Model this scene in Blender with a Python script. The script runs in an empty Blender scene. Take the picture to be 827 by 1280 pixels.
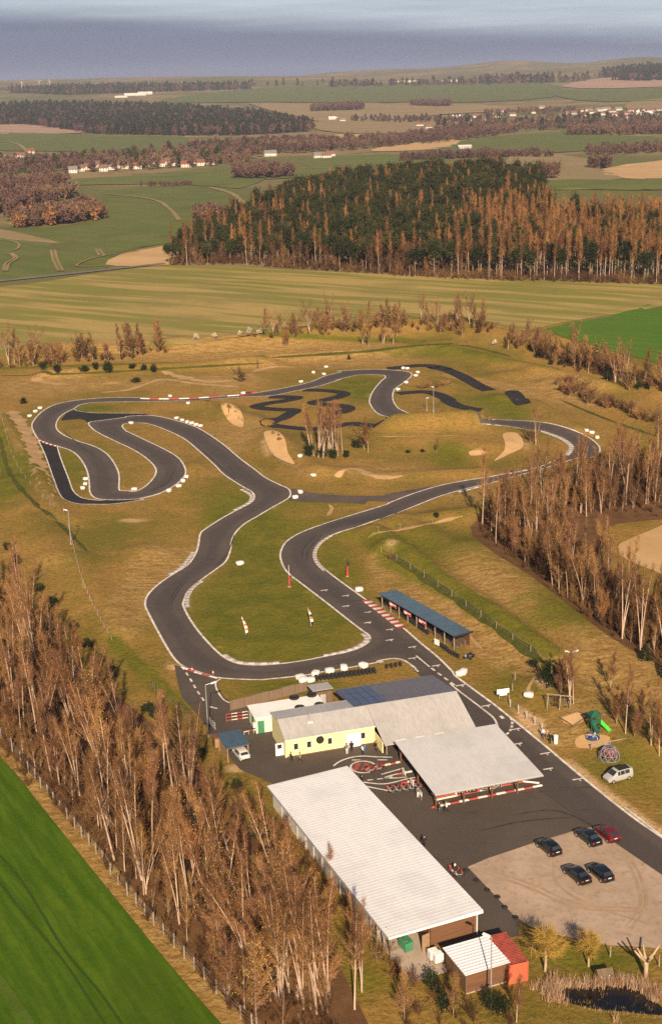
import bpy, bmesh, math, random
import numpy as np
from mathutils import Vector, Matrix
from mathutils.geometry import delaunay_2d_cdt

random.seed(7); RNG = np.random.default_rng(11)
S = bpy.context.scene
COL = S.collection
R = math.radians

# ------------------------------------------------------------------ camera
FPX, CAMH = 1700.0, 100.0
PITCH, ROLL = R(17.47), R(1.5)
CP = np.array([0.0, 0.0, CAMH])
_F = np.array([0, math.cos(PITCH), -math.sin(PITCH)])
_R0 = np.array([1.0, 0, 0]); _U0 = np.array([0, math.sin(PITCH), math.cos(PITCH)])
_Rt = math.cos(ROLL)*_R0 - math.sin(ROLL)*_U0
_Up = math.sin(ROLL)*_R0 + math.cos(ROLL)*_U0
cam = bpy.data.cameras.new('camera'); camo = bpy.data.objects.new('camera', cam); COL.objects.link(camo)
cam.sensor_fit = 'AUTO'; cam.sensor_width = 36; cam.lens = 36*FPX/1280
cam.clip_start = 1; cam.clip_end = 60000
m = Matrix([list(_Rt)+[0], list(_Up)+[0], list(-_F)+[0], [0,0,0,1]]).transposed()
m.translation = Vector(CP); camo.matrix_world = m
S.camera = camo

def rays(p):
    p = np.asarray(p, float).reshape(-1, 2)
    d = _F[None]*FPX + _Rt[None]*(p[:, :1]-413.5) - _Up[None]*(p[:, 1:]-640)
    return d/np.linalg.norm(d, axis=1)[:, None]
def PZ(px, py, z=0.0):                       # a measured point at a known height
    d = rays([(px, py)])[0]; t = (z-CAMH)/d[2]
    return Vector(CP+d*t)
def scale_at(px, py):                        # metres -> pixels there, and foreshortening
    d = rays([(px, py)])[0]; t = -CAMH/d[2]
    return FPX/(t*float(d@_F)), -d[2]

# ------------------------------------------------------------------ terrain
def sstep(a, b, x):
    t = np.clip((x-a)/(b-a), 0, 1); return t*t*(3-2*t)
MOUNDS, RIDGES = [], []
def mound(px, py, rx, ry, h):
    s, f = scale_at(px, py); c = PZ(px, py)
    MOUNDS.append((c.x, c.y, rx/s, ry/s/f, h))
def ridge(a, b, w, h):
    A, B = PZ(*a), PZ(*b); RIDGES.append((A.x, A.y, B.x, B.y, w, h))
ridge((496, 540), (588, 535), 6.5, 5.2); mound(540, 552, 90, 10, 1.6)
mound(285, 515, 14, 8, 1.6); mound(345, 555, 30, 14, 1.2); mound(425, 592, 40, 6, 1.0)
mound(625, 500, 16, 5, 1.4); mound(560, 482, 16, 5, 1.2)
ridge((40, 445), (330, 430), 11, 4.5); ridge((330, 430), (560, 410), 11, 5.5); ridge((560, 410), (700, 442), 10, 6.0)
ridge((700, 442), (850, 492), 9, 4.5); ridge((60, 470), (330, 456), 5, 2.4); ridge((330, 450), (560, 436), 5, 2.2); ridge((560, 440), (760, 486), 5, 2.6)
ridge((468, 668), (596, 758), 4, 2.6); ridge((596, 758), (694, 832), 4, 2.6); ridge((500, 652), (640, 730), 5, 1.8); ridge((640, 730), (740, 830), 5, 1.8)
ridge((580, 690), (827, 868), 8, 2.2); ridge((470, 658), (600, 642), 4, 1.6); ridge((690, 860), (800, 930), 7, 1.5)
ridge((0, 525), (75, 650), 4, 1.8); ridge((20, 600), (70, 700), 5, 1.6); ridge((690, 480), (827, 540), 5, 2.2); ridge((660, 505), (720, 540), 4, 1.6)
ridge((470, 598), (600, 590), 4, 1.3); ridge((95, 700), (150, 790), 4, 1.2); ridge((330, 540), (400, 595), 3.5, 1.5); ridge((250, 505), (330, 530), 4, 1.5)
mound(240, 585, 16, 8, .8); mound(430, 660, 22, 8, 1.0); mound(600, 560, 40, 6, 1.0); mound(180, 690, 25, 10, .9); mound(475, 690, 14, 6, 1.2); mound(300, 455, 30, 3, 1.2); mound(640, 470, 30, 4, 1.5)
_yc = PZ(560, 1000)
def T(x, y):
    x = np.asarray(x, float); y = np.asarray(y, float)
    r = np.hypot(x, y)
    z = 0.16*(np.sin(x/9.1+1.3)*np.sin(y/13.7)+np.sin(x/21+y/17+.4)+np.sin((x-y)/29+2))
    # level ground round the buildings and the yard
    flat = sstep(0.75, 1.35, np.sqrt(((x-12)/62)**2+((y-172)/62)**2))
    z = z*flat
    for cx, cy, rx, ry, h in MOUNDS:
        z = z+h*np.exp(-((x-cx)/rx)**2-((y-cy)/ry)**2)
    rz = np.zeros_like(z)
    for ax, ay, bx, by, w, h in RIDGES:
        dx, dy = bx-ax, by-ay; L2 = dx*dx+dy*dy
        t = np.clip(((x-ax)*dx+(y-ay)*dy)/L2, 0, 1)
        d = np.hypot(x-ax-t*dx, y-ay-t*dy)
        rz = np.maximum(rz, h*np.exp(-(d/w)**2))
    z = z+rz
    # wooded rise, the valley behind it, and the far hills
    z = z+16*np.exp(-((x-150)/230)**2-((y-1180)/330)**2)*sstep(690, 900, y)
    z = z-7*sstep(600, 1000, r)*np.exp(-((x+260)/260)**2)*np.exp(-((y-1300)/600)**2)
    f = sstep(2400, 9000, r)
    z = z+f*(146+13*np.sin(x/1150+.6)+12*np.sin(x/430+y/900+1.0))
    z = z+sstep(2300, 4200, r)*9*np.sin(x/520+y/1300)*np.sin(y/800+.5)
    z = z+48*np.exp(-((x-2010)/270)**2-((y-9000)/700)**2)+50*np.exp(-((x-1300)/380)**2-((y-9700)/700)**2)+28*np.exp(-((x-250)/500)**2-((y-9700)/700)**2)+40*np.exp(-((x+2300)/900)**2-((y-9300)/1500)**2)
    z = z-60*sstep(9600, 13000, r)
    return z
_ts = np.concatenate([np.arange(60, 700, 1.6), 700*1.006**np.arange(0, 520)])
def UP(pts):
    """photograph point -> point on the terrain; returns (n,3)"""
    d = rays(pts); out = np.zeros((len(d), 3))
    for i, v in enumerate(d):
        q = CP[None]+v[None]*_ts[:, None]
        g = q[:, 2]-T(q[:, 0], q[:, 1])
        k = np.argmax(g < 0)
        if g[k] >= 0: k = len(_ts)-1
        k = max(k, 1)
        a = g[k-1]/(g[k-1]-g[k]) if g[k] != g[k-1] else 0
        t = _ts[k-1]+min(max(a, 0), 1)*(_ts[k]-_ts[k-1])
        p = CP+v*t; p[2] = T(p[0], p[1]); out[i] = p
    return out
def G(px, py):
    return Vector(UP([(px, py)])[0])
def TZ(x, y): return float(T(x, y))

def crom(P, n=5, closed=False):
    P = [np.asarray(p, float) for p in P]; out = []
    N = len(P); segs = N if closed else N-1
    for i in range(segs):
        if closed: p0, p1, p2, p3 = P[i-1], P[i], P[(i+1) % N], P[(i+2) % N]
        else: p0, p1, p2, p3 = P[max(i-1, 0)], P[i], P[i+1], P[min(i+2, N-1)]
        for k in range(n):
            t = k/n
            out.append(.5*((2*p1)+(-p0+p2)*t+(2*p0-5*p1+4*p2-p3)*t*t+(-p0+3*p1-3*p2+p3)*t**3))
    if not closed: out.append(P[-1])
    return np.array(out)
def crop(ox, oy, k, pts): return [(ox+a/k, oy+b/k) for a, b in pts]
K5 = 827/160

# ------------------------------------------------------------------ objects
def tag(o, label=None, cat=None, group=None, kind=None):
    if label: o['label'] = label
    if cat: o['category'] = cat
    if group: o['group'] = group
    if kind: o['kind'] = kind
    return o
def mesh_obj(name, verts, faces, mats, parent=None, mi=None, smooth=False, loc=None):
    me = bpy.data.meshes.new(name)
    me.from_pydata([tuple(v) for v in verts], [], [tuple(f) for f in faces])
    for mt in (mats if isinstance(mats, (list, tuple)) else [mats]): me.materials.append(mt)
    if mi is not None: me.polygons.foreach_set('material_index', np.asarray(mi, dtype=np.int32))
    if smooth: me.polygons.foreach_set('use_smooth', np.ones(len(me.polygons), dtype=bool))
    me.update()
    o = bpy.data.objects.new(name, me); COL.objects.link(o)
    if parent: o.parent = parent
    if loc is not None: o.location = loc
    return o
def np_mesh(name, V, F, mats, mi=None, smooth=False):
    """fast mesh from numpy arrays; F is (n,3) or (n,4)"""
    me = bpy.data.meshes.new(name); V = np.asarray(V, np.float32); F = np.asarray(F, np.int32)
    k = F.shape[1]; me.vertices.add(len(V)); me.vertices.foreach_set('co', V.ravel())
    me.loops.add(F.size); me.loops.foreach_set('vertex_index', F.ravel())
    me.polygons.add(len(F)); me.polygons.foreach_set('loop_start', np.arange(0, F.size, k, dtype=np.int32))
    for mt in (mats if isinstance(mats, (list, tuple)) else [mats]): me.materials.append(mt)
    if mi is not None: me.polygons.foreach_set('material_index', np.asarray(mi, dtype=np.int32))
    if smooth: me.polygons.foreach_set('use_smooth', np.ones(len(F), dtype=bool))
    me.update(calc_edges=True); me.validate()
    return me
def link(name, me, parent=None):
    o = bpy.data.objects.new(name, me); COL.objects.link(o)
    if parent: o.parent = parent
    return o
def empty(name, loc=(0, 0, 0), rz=0.0, label=None, cat=None, group=None):
    o = bpy.data.objects.new(name, None); COL.objects.link(o)
    o.empty_display_size = .5
    o.location = loc; o.rotation_euler = (0, 0, rz)
    return tag(o, label, cat, group)
_KIDS = {}
def copy_tree(o, parent=None):
    c = o.copy(); COL.objects.link(c)
    if parent: c.parent = parent
    for ch in o.children: copy_tree(ch, c)
    return c
class MB:
    """collects shapes; build() links them as one mesh object"""
    def __init__(s): s.v = []; s.f = []; s.mi = []; s.m = 0
    def add(s, vs, fs):
        n = len(s.v); s.v += [tuple(v) for v in vs]
        for f in fs: s.f.append(tuple(i+n for i in f)); s.mi.append(s.m)
        return s
    def box(s, c, size, rz=0.0, bev=0.0, top=1.0):
        x, y, z = size[0]/2, size[1]/2, size[2]/2
        ca, sa = math.cos(rz), math.sin(rz)
        if bev <= 0:
            vs = [(-x, -y, -z), (x, -y, -z), (x, y, -z), (-x, y, -z), (-x*top, -y*top, z), (x*top, -y*top, z), (x*top, y*top, z), (-x*top, y*top, z)]
            fs = [(3, 2, 1, 0), (4, 5, 6, 7), (0, 1, 5, 4), (1, 2, 6, 5), (2, 3, 7, 6), (3, 0, 4, 7)]
        else:
            b = bev; rings = []
            for zz, ins in ((-z, b), (-z+b, 0), (z-b, 0), (z, b)):
                X, Y = x-ins, y-ins
                rings.append([(-X+b, -Y, zz), (X-b, -Y, zz), (X, -Y+b, zz), (X, Y-b, zz), (X-b, Y, zz), (-X+b, Y, zz), (-X, Y-b, zz), (-X, -Y+b, zz)])
            vs = [p for r_ in rings for p in r_]; fs = [tuple(range(7, -1, -1)), tuple(range(24, 32))]
            for k in range(3):
                for i in range(8): fs.append((k*8+i, k*8+(i+1) % 8, k*8+8+(i+1) % 8, k*8+8+i))
        return s.add([(c[0]+p[0]*ca-p[1]*sa, c[1]+p[0]*sa+p[1]*ca, c[2]+p[2]) for p in vs], fs)
    def tube(s, pts, r, n=6, r2=None, cap=True):
        pts = [Vector(p) for p in pts]; N = len(pts)
        rs = r if isinstance(r, (list, tuple)) else [r+((r2 if r2 is not None else r)-r)*i/(N-1) for i in range(N)]
        vs = []; fs = []; up = Vector((0, 0, 1))
        for i, p in enumerate(pts):
            t = (pts[min(i+1, N-1)]-pts[max(i-1, 0)]).normalized()
            a = t.cross(up if abs(t.z) < .95 else Vector((1, 0, 0))).normalized(); b = t.cross(a)
            for k in range(n):
                w = 2*math.pi*k/n; vs.append(p+a*(math.cos(w)*rs[i])+b*(math.sin(w)*rs[i]))
        for i in range(N-1):
            for k in range(n): fs.append((i*n+k, i*n+(k+1) % n, (i+1)*n+(k+1) % n, (i+1)*n+k))
        if cap: fs += [tuple(range(n-1, -1, -1)), tuple(range((N-1)*n, N*n))]
        return s.add(vs, fs)
    def disc(s, c, r, h, n=16, r_top=None, axis='z'):
        vs = []; fs = []
        for zz, rr in ((0, r), (h, r if r_top is None else r_top)):
            for k in range(n):
                w = 2*math.pi*k/n; p = (math.cos(w)*rr, math.sin(w)*rr, zz)
                if axis == 'y': p = (p[0], p[2]-h/2, p[1])
                if axis == 'x': p = (p[2]-h/2, p[0], p[1])
                vs.append((c[0]+p[0], c[1]+p[1], c[2]+p[2]))
        for k in range(n): fs.append((k, (k+1) % n, n+(k+1) % n, n+k))
        fs += [tuple(range(n-1, -1, -1)), tuple(range(n, 2*n))]
        return s.add(vs, fs)
    def prism(s, poly, z0, z1):
        n = len(poly)
        vs = [(p[0], p[1], z0) for p in poly]+[(p[0], p[1], z1) for p in poly]
        fs = [tuple(range(n-1, -1, -1)), tuple(range(n, 2*n))]+[(i, (i+1) % n, n+(i+1) % n, n+i) for i in range(n)]
        return s.add(vs, fs)
    def torus(s, c, r, t, n=14, k=6, flat=1.0):
        vs = []; fs = []
        for i in range(n):
            a = 2*math.pi*i/n
            for j in range(k):
                b = 2*math.pi*j/k; q = r+t*math.cos(b)
                vs.append((c[0]+q*math.cos(a), c[1]+q*math.sin(a), c[2]+t*flat*math.sin(b)))
        for i in range(n):
            for j in range(k): fs.append((i*k+j, ((i+1) % n)*k+j, ((i+1) % n)*k+(j+1) % k, i*k+(j+1) % k))
        return s.add(vs, fs)
    def build(s, name, mats, parent=None, smooth=False, loc=None, rz=0):
        o = mesh_obj(name, s.v, s.f, mats, parent, s.mi if isinstance(mats, (list, tuple)) and len(mats) > 1 else None, smooth, loc)
        if rz: o.rotation_euler = (0, 0, rz)
        return o
ORD = 'first second third fourth fifth sixth seventh eighth ninth tenth eleventh twelfth thirteenth fourteenth fifteenth sixteenth seventeenth eighteenth nineteenth twentieth'.split()
def ordinal(i, n):
    if n == 2: return ('left one', 'right one')[i]
    if i == 0: return 'leftmost'
    if i == n-1: return 'rightmost'
    if i < n/2: return ORD[i]+' from the left'
    return ORD[n-1-i]+' from the right'

# ------------------------------------------------------------------ materials
def nd(nt, t, **kw):
    n = nt.nodes.new(t)
    for k, v in kw.items(): setattr(n, k, v)
    return n
def new_mat(name):
    mt = bpy.data.materials.new(name); mt.use_nodes = True; nt = mt.node_tree
    return mt, nt, nt.nodes['Principled BSDF']
def mixc(nt, fac, a, b, mode='MIX'):
    n = nd(nt, 'ShaderNodeMix', data_type='RGBA', blend_type=mode)
    for sock, v in ((n.inputs[0], fac), (n.inputs[6], a), (n.inputs[7], b)):
        if hasattr(v, 'links'): nt.links.new(v, sock)
        elif isinstance(v, (int, float)): sock.default_value = v
        else: sock.default_value = (*v, 1)
    return n.outputs[2]
def noise(nt, scale, detail=4, rough=.6, vec=None, sx=None):
    n = nd(nt, 'ShaderNodeTexNoise'); n.inputs['Scale'].default_value = scale
    n.inputs['Detail'].default_value = detail; n.inputs['Roughness'].default_value = rough
    if vec is not None: nt.links.new(vec, n.inputs['Vector'])
    return n.outputs['Fac']
def ramp(nt, fac, a, b):
    n = nd(nt, 'ShaderNodeMapRange'); n.inputs[1].default_value = a; n.inputs[2].default_value = b
    n.interpolation_type = 'SMOOTHSTEP'
    nt.links.new(fac, n.inputs[0]); return n.outputs[0]
def pos(nt): return nd(nt, 'ShaderNodeNewGeometry').outputs['Position']
def scaled(nt, vec, s, rz=0.0):
    n = nd(nt, 'ShaderNodeMapping'); n.inputs['Scale'].default_value = s; n.inputs['Rotation'].default_value = (0, 0, rz)
    nt.links.new(vec, n.inputs['Vector']); return n.outputs[0]
def bump(nt, b, h, strength=.3, dist=.1):
    n = nd(nt, 'ShaderNodeBump'); n.inputs['Strength'].default_value = strength; n.inputs['Distance'].default_value = dist
    nt.links.new(h, n.inputs['Height']); nt.links.new(n.outputs[0], b.inputs['Normal'])
def mat(name, c, c2=None, sc=1.0, rough=.7, metal=0.0, bumps=0.0, spec=.4, obj_rand=0.0, stretch=(1, 1, 1)):
    mt, nt, b = new_mat(name)
    b.inputs['Roughness'].default_value = rough; b.inputs['Metallic'].default_value = metal
    b.inputs['Specular IOR Level'].default_value = spec
    c2 = c2 or tuple(v*.72 for v in c)
    v = scaled(nt, nd(nt, 'ShaderNodeTexCoord').outputs['Object'] if obj_rand else pos(nt), stretch)
    f = noise(nt, sc, 5, .65, v)
    o = mixc(nt, ramp(nt, f, .33, .68), c, c2)
    if obj_rand:
        rnd = nd(nt, 'ShaderNodeObjectInfo').outputs['Random']
        h = nd(nt, 'ShaderNodeHueSaturation'); mr = nd(nt, 'ShaderNodeMapRange')
        nt.links.new(rnd, mr.inputs[0]); mr.inputs[3].default_value = 1-obj_rand; mr.inputs[4].default_value = 1+obj_rand
        nt.links.new(mr.outputs[0], h.inputs['Value']); nt.links.new(o, h.inputs['Color'])
        o = h.outputs[0]
    nt.links.new(o, b.inputs['Base Color'])
    if bumps: bump(nt, b, f, bumps, .05)
    return mt
# ------------------------------------------------------------------ light, sky, air
SUN_EL, SUN_AZ = R(29), R(3)
W = bpy.data.worlds.new('World'); S.world = W; W.use_nodes = True
nt = W.node_tree; nt.nodes.clear()
out = nd(nt, 'ShaderNodeOutputWorld'); bg = nd(nt, 'ShaderNodeBackground'); bg2 = nd(nt, 'ShaderNodeBackground')
sky = nd(nt, 'ShaderNodeTexSky', sky_type='NISHITA'); sky.sun_disc = False
sky.sun_elevation = SUN_EL; sky.sun_rotation = math.pi-SUN_AZ; sky.dust_density = 2.0
nt.links.new(sky.outputs[0], bg.inputs[0]); bg.inputs[1].default_value = .05
tc = nd(nt, 'ShaderNodeTexCoord'); sp = nd(nt, 'ShaderNodeSeparateXYZ'); nt.links.new(tc.outputs['Generated'], sp.inputs[0])
cl = noise(nt, 1.0, 5, .6, scaled(nt, tc.outputs['Generated'], (5, 5, 90)))
cl2 = noise(nt, 1.0, 4, .6, scaled(nt, tc.outputs['Generated'], (7, 7, 120)))
ad = nd(nt, 'ShaderNodeMath', operation='MULTIPLY_ADD'); nt.links.new(cl, ad.inputs[0]); ad.inputs[1].default_value = .012
nt.links.new(sp.outputs[2], ad.inputs[2])
tl = nd(nt, 'ShaderNodeMath', operation='MULTIPLY_ADD'); nt.links.new(sp.outputs[0], tl.inputs[0]); tl.inputs[1].default_value = .055
nt.links.new(ad.outputs[0], tl.inputs[2])
edge = ramp(nt, tl.outputs[0], .036, .056)          # flat underside of the cloud bank
streak = mixc(nt, ramp(nt, cl2, .3, .7), (.34, .385, .42), (.27, .31, .355))
bank = mixc(nt, ramp(nt, cl2, .2, .8), (.118, .134, .186), (.128, .145, .195))
nt.links.new(mixc(nt, edge, bank, streak), bg2.inputs[0]); bg2.inputs[1].default_value = 1.0
mx = nd(nt, 'ShaderNodeMixShader'); nt.links.new(ramp(nt, sp.outputs[2], .11, .32), mx.inputs[0])
nt.links.new(bg2.outputs[0], mx.inputs[1]); nt.links.new(bg.outputs[0], mx.inputs[2]); nt.links.new(mx.outputs[0], out.inputs[0])

sl = bpy.data.lights.new('sun', 'SUN'); so = bpy.data.objects.new('sun', sl); COL.objects.link(so)
sl.energy = 5.0; sl.angle = R(.5); sl.color = (1.0, .82, .585)
so.rotation_euler = (math.pi/2-SUN_EL, 0, SUN_AZ); so.location = (0, -50, 300)

vs = S.view_settings; vs.view_transform = 'Standard'; vs.look = 'None'; vs.gamma = 1; vs.use_curve_mapping = False
vs.exposure = .74
S.cycles.max_bounces = 5; S.cycles.diffuse_bounces = 2; S.cycles.glossy_bounces = 2; S.cycles.transparent_max_bounces = 8
S.cycles.use_adaptive_sampling = True; S.cycles.adaptive_threshold = .012
S.cycles.volume_bounces = 0; S.cycles.use_denoising = False

hz, hnt, hb = new_mat('haze_air'); hnt.nodes.remove(hb)
pv = nd(hnt, 'ShaderNodeVolumePrincipled'); hnt.links.new(pv.outputs[0], hnt.nodes['Material Output'].inputs['Volume'])
pv.inputs['Color'].default_value = (.60, .64, .88, 1); pv.inputs['Density'].default_value = 4.6e-5; pv.inputs['Anisotropy'].default_value = 0.0
tag(MB().box((0, 2000, 75), (26000, 22000, 350)).build('haze', hz), kind='stuff')

# ------------------------------------------------------------------ ground sheet
rr = np.concatenate([np.linspace(4, 92, 12), np.arange(94, 560, 1.7), 560*1.0135**np.arange(0, 236)])
an = np.concatenate([np.linspace(-180, -24, 26), np.arange(-23, 23.01, .26), np.linspace(24, 176, 26)])*math.pi/180
A, Rr = np.meshgrid(an, rr); gx = (Rr*np.sin(A)).ravel(); gy = (Rr*np.cos(A)).ravel(); gz = T(gx, gy)
nA, nR = len(an), len(rr)
i, j = np.meshgrid(np.arange(nR-1), np.arange(nA), indexing='ij')
F4 = np.stack([i*nA+j, i*nA+(j+1) % nA, (i+1)*nA+(j+1) % nA, (i+1)*nA+j], -1).reshape(-1, 4)[:, ::-1]
# ground cover: r = dry, g = bare earth, b = lush
cov = np.zeros((len(gx), 4), np.float32); cov[:, 3] = 1
def cover(px, py, rx, ry, ch, amt=1.0):
    s, f = scale_at(px, py); c = PZ(px, py)
    e = np.exp(-((gx-c.x)/(rx/s))**2-((gy-c.y)/(ry/s/f))**2)
    cov[:, ch] = np.clip(cov[:, ch]+amt*e, 0, 1)
def cover_line(a, b, w, ch, amt=1.0):
    A_, B_ = PZ(*a), PZ(*b); dx, dy = B_.x-A_.x, B_.y-A_.y
    t = np.clip(((gx-A_.x)*dx+(gy-A_.y)*dy)/(dx*dx+dy*dy), 0, 1)
    d = np.hypot(gx-A_.x-t*dx, gy-A_.y-t*dy)
    cov[:, ch] = np.clip(cov[:, ch]+amt*np.exp(-(d/w)**2), 0, 1)
for a in [(340, 770, 120, 70, 1.0), (90, 580, 60, 40, .5), (280, 620, 60, 30, .4), (700, 740, 60, 40, .5), (520, 690, 50, 30, .5), (420, 720, 20, 30, .5), (600, 500, 60, 12, .5), (440, 480, 60, 15, .5), (330, 680, 60, 45, .5), (300, 650, 40, 25, .6), (150, 660, 70, 25, .35), (110, 700, 40, 50, .3), (720, 780, 90, 25, .4), (600, 680, 60, 30, .4),
          (640, 520, 30, 20, .6), (110, 510, 40, 5, .9), (460, 490, 35, 18, .6), (560, 570, 30, 16, .7), (430, 655, 60, 30, .4), (640, 860, 40, 30, .4), (770, 960, 60, 40, .5),
          (370, 860, 50, 8, .7), (540, 440, 80, 8, .5), (600, 450, 60, 12, .4), (20, 600, 25, 60, .5), (745, 1200, 80, 20, .7), (450, 1230, 60, 30, .4), (120, 590, 30, 15, .2), (400, 625, 60, 8, .4)]:
    cover(*a[:4], 2, a[4])
for a in [(230, 720, 60, 60, .6), (170, 740, 30, 60, .8), (520, 565, 120, 10, .2), (470, 590, 120, 14, .6), (300, 440, 300, 14, .8), (560, 700, 60, 30, .3), (640, 740, 60, 35, .5),
          (700, 490, 90, 30, .6), (40, 480, 60, 25, .5), (130, 480, 140, 10, .6), (190, 590, 40, 25, .3), (480, 740, 20, 40, .6), (560, 730, 40, 25, .7), (640, 800, 50, 25, .8), (610, 740, 30, 25, .7), (250, 700, 30, 20, .4), (300, 480, 60, 20, .5),
          (760, 860, 60, 40, .8), (700, 920, 60, 30, .7), (430, 450, 150, 10, .5), (580, 620, 60, 20, .4), (300, 545, 40, 30, .7), (60, 720, 60, 60, .4)]:
    cover(*a[:4], 0, a[4])
for a in [(170, 650, 30, 5, .8), (175, 690, 14, 8, .6), (250, 600, 5, 8, .6), (215, 835, 10, 4, .7), (680, 860, 18, 16, .8), (670, 905, 20, 12, .7), (560, 760, 40, 30, .25), (490, 690, 14, 7, .7),
          (300, 960, 30, 8, .8), (600, 565, 10, 3, .8), (480, 575, 14, 2, .7), (520, 590, 60, 4, .4), (660, 560, 16, 10, .6), (400, 850, 30, 4, .5), (560, 1180, 30, 14, .6), (520, 1180, 20, 14, .8),
          (655, 890, 10, 14, .5), (335, 560, 14, 20, .7), (110, 485, 50, 5, .4), (250, 480, 60, 5, .4), (470, 600, 10, 4, .6)]:
    cover(*a[:4], 1, a[4])
for a, b, w, ch, amt in [((470, 680), (600, 770), 2.5, 2, .9), ((600, 770), (690, 830), 2.2, 2, .9), ((475, 700), (660, 835), 3.5, 0, .8), ((490, 712), (655, 838), 4.5, 0, .7), ((560, 760), (640, 840), 3, 1, .3), ((600, 700), (800, 850), 5, 0, .45), ((640, 700), (760, 800), 4, 0, .8), ((540, 660), (690, 780), 2.5, 1, .35),
                         ((0, 540), (20, 620), 2.0, 2, .9), ((0, 460), (330, 452), 2.2, 2, .9), ((330, 432), (560, 425), 3, 2, .7), ((130, 480), (320, 468), 2, 1, .5), ((560, 468), (800, 520), 3, 0, .8),
                         ((500, 425), (700, 470), 4, 2, .5), ((85, 700), (140, 800), 1.0, 1, .5), ((140, 800), (230, 890), 1.5, 2, .9), ((0, 520), (70, 640), 3, 1, .5), ((690, 960), (830, 1065), 3.0, 1, .9),
                         ((0, 925), (100, 1040), 4, 0, 1), ((100, 1040), (200, 1160), 4, 0, 1), ((200, 1160), (310, 1290), 4, 0, 1)]:
    cover_line(a, b, w, ch, amt)

gm, nt, b = new_mat('meadow'); b.inputs['Roughness'].default_value = .95; b.inputs['Specular IOR Level'].default_value = .1
P = pos(nt)
at = nd(nt, 'ShaderNodeAttribute', attribute_name='cover'); sc_ = nd(nt, 'ShaderNodeSeparateColor'); nt.links.new(at.outputs['Color'], sc_.inputs[0])
n_fine = noise(nt, 1.3, 6, .7, P); n_mid = noise(nt, .16, 6, .65, P); n_big = noise(nt, .03, 5, .6, P); n_far = noise(nt, .0022, 5, .6, P)
n_str = noise(nt, 1.0, 4, .6, scaled(nt, P, (.25, .8, .5), .5))
def madd(a, k, c):
    n = nd(nt, 'ShaderNodeMath', operation='MULTIPLY_ADD'); nt.links.new(a, n.inputs[0]); n.inputs[1].default_value = k
    if hasattr(c, 'links'): nt.links.new(c, n.inputs[2])
    else: n.inputs[2].default_value = c
    return n.outputs[0]
c = mixc(nt, ramp(nt, n_mid, .3, .7), (.235, .150, .030), (.150, .112, .018))
c = mixc(nt, ramp(nt, n_big, .38, .64), c, (.31, .172, .046))
dryf = ramp(nt, madd(n_mid, 1.1, madd(n_str, .6, sc_.outputs[0])), 1.05, 1.5)
c = mixc(nt, dryf, c, mixc(nt, ramp(nt, n_str, .35, .65), (.40, .245, .085), (.27, .145, .042)))
lush = ramp(nt, madd(n_mid, 1.0, madd(n_big, .5, sc_.outputs[2])), .86, 1.35)
c = mixc(nt, lush, c, mixc(nt, ramp(nt, n_mid, .35, .65), (.098, .104, .008), (.165, .138, .015)))
bare = ramp(nt, madd(n_mid, .9, madd(n_fine, .4, sc_.outputs[1])), 1.05, 1.45)
c = mixc(nt, bare, c, (.55, .345, .175))
c = mixc(nt, ramp(nt, noise(nt, .5, 4, .6, P), .60, .78), c, (.115, .072, .02))
c = mixc(nt, madd(ramp(nt, n_fine, .38, .72), .62, 0.0), c, (.075, .058, .013))
# the valley: pasture and fallow
ln = nd(nt, 'ShaderNodeVectorMath', operation='LENGTH'); nt.links.new(P, ln.inputs[0])
farc = mixc(nt, ramp(nt, n_far, .42, .58), (.115, .115, .034), (.24, .165, .080))
farc = mixc(nt, ramp(nt, noise(nt, .012, 4, .6, P), .4, .7), farc, (.125, .105, .042))
c = mixc(nt, ramp(nt, ln.outputs['Value'], 560, 640), c, farc)
nt.links.new(c, b.inputs['Base Color'])
bump(nt, b, madd(n_fine, .7, n_mid), .8, .5)
gme = me = np_mesh('ground', np.stack([gx, gy, gz], 1), F4, gm, smooth=True)
ca = me.color_attributes.new('cover', 'FLOAT_COLOR', 'POINT'); ca.data.foreach_set('color', cov.ravel())
tag(link('ground', me), kind='structure')

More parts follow.
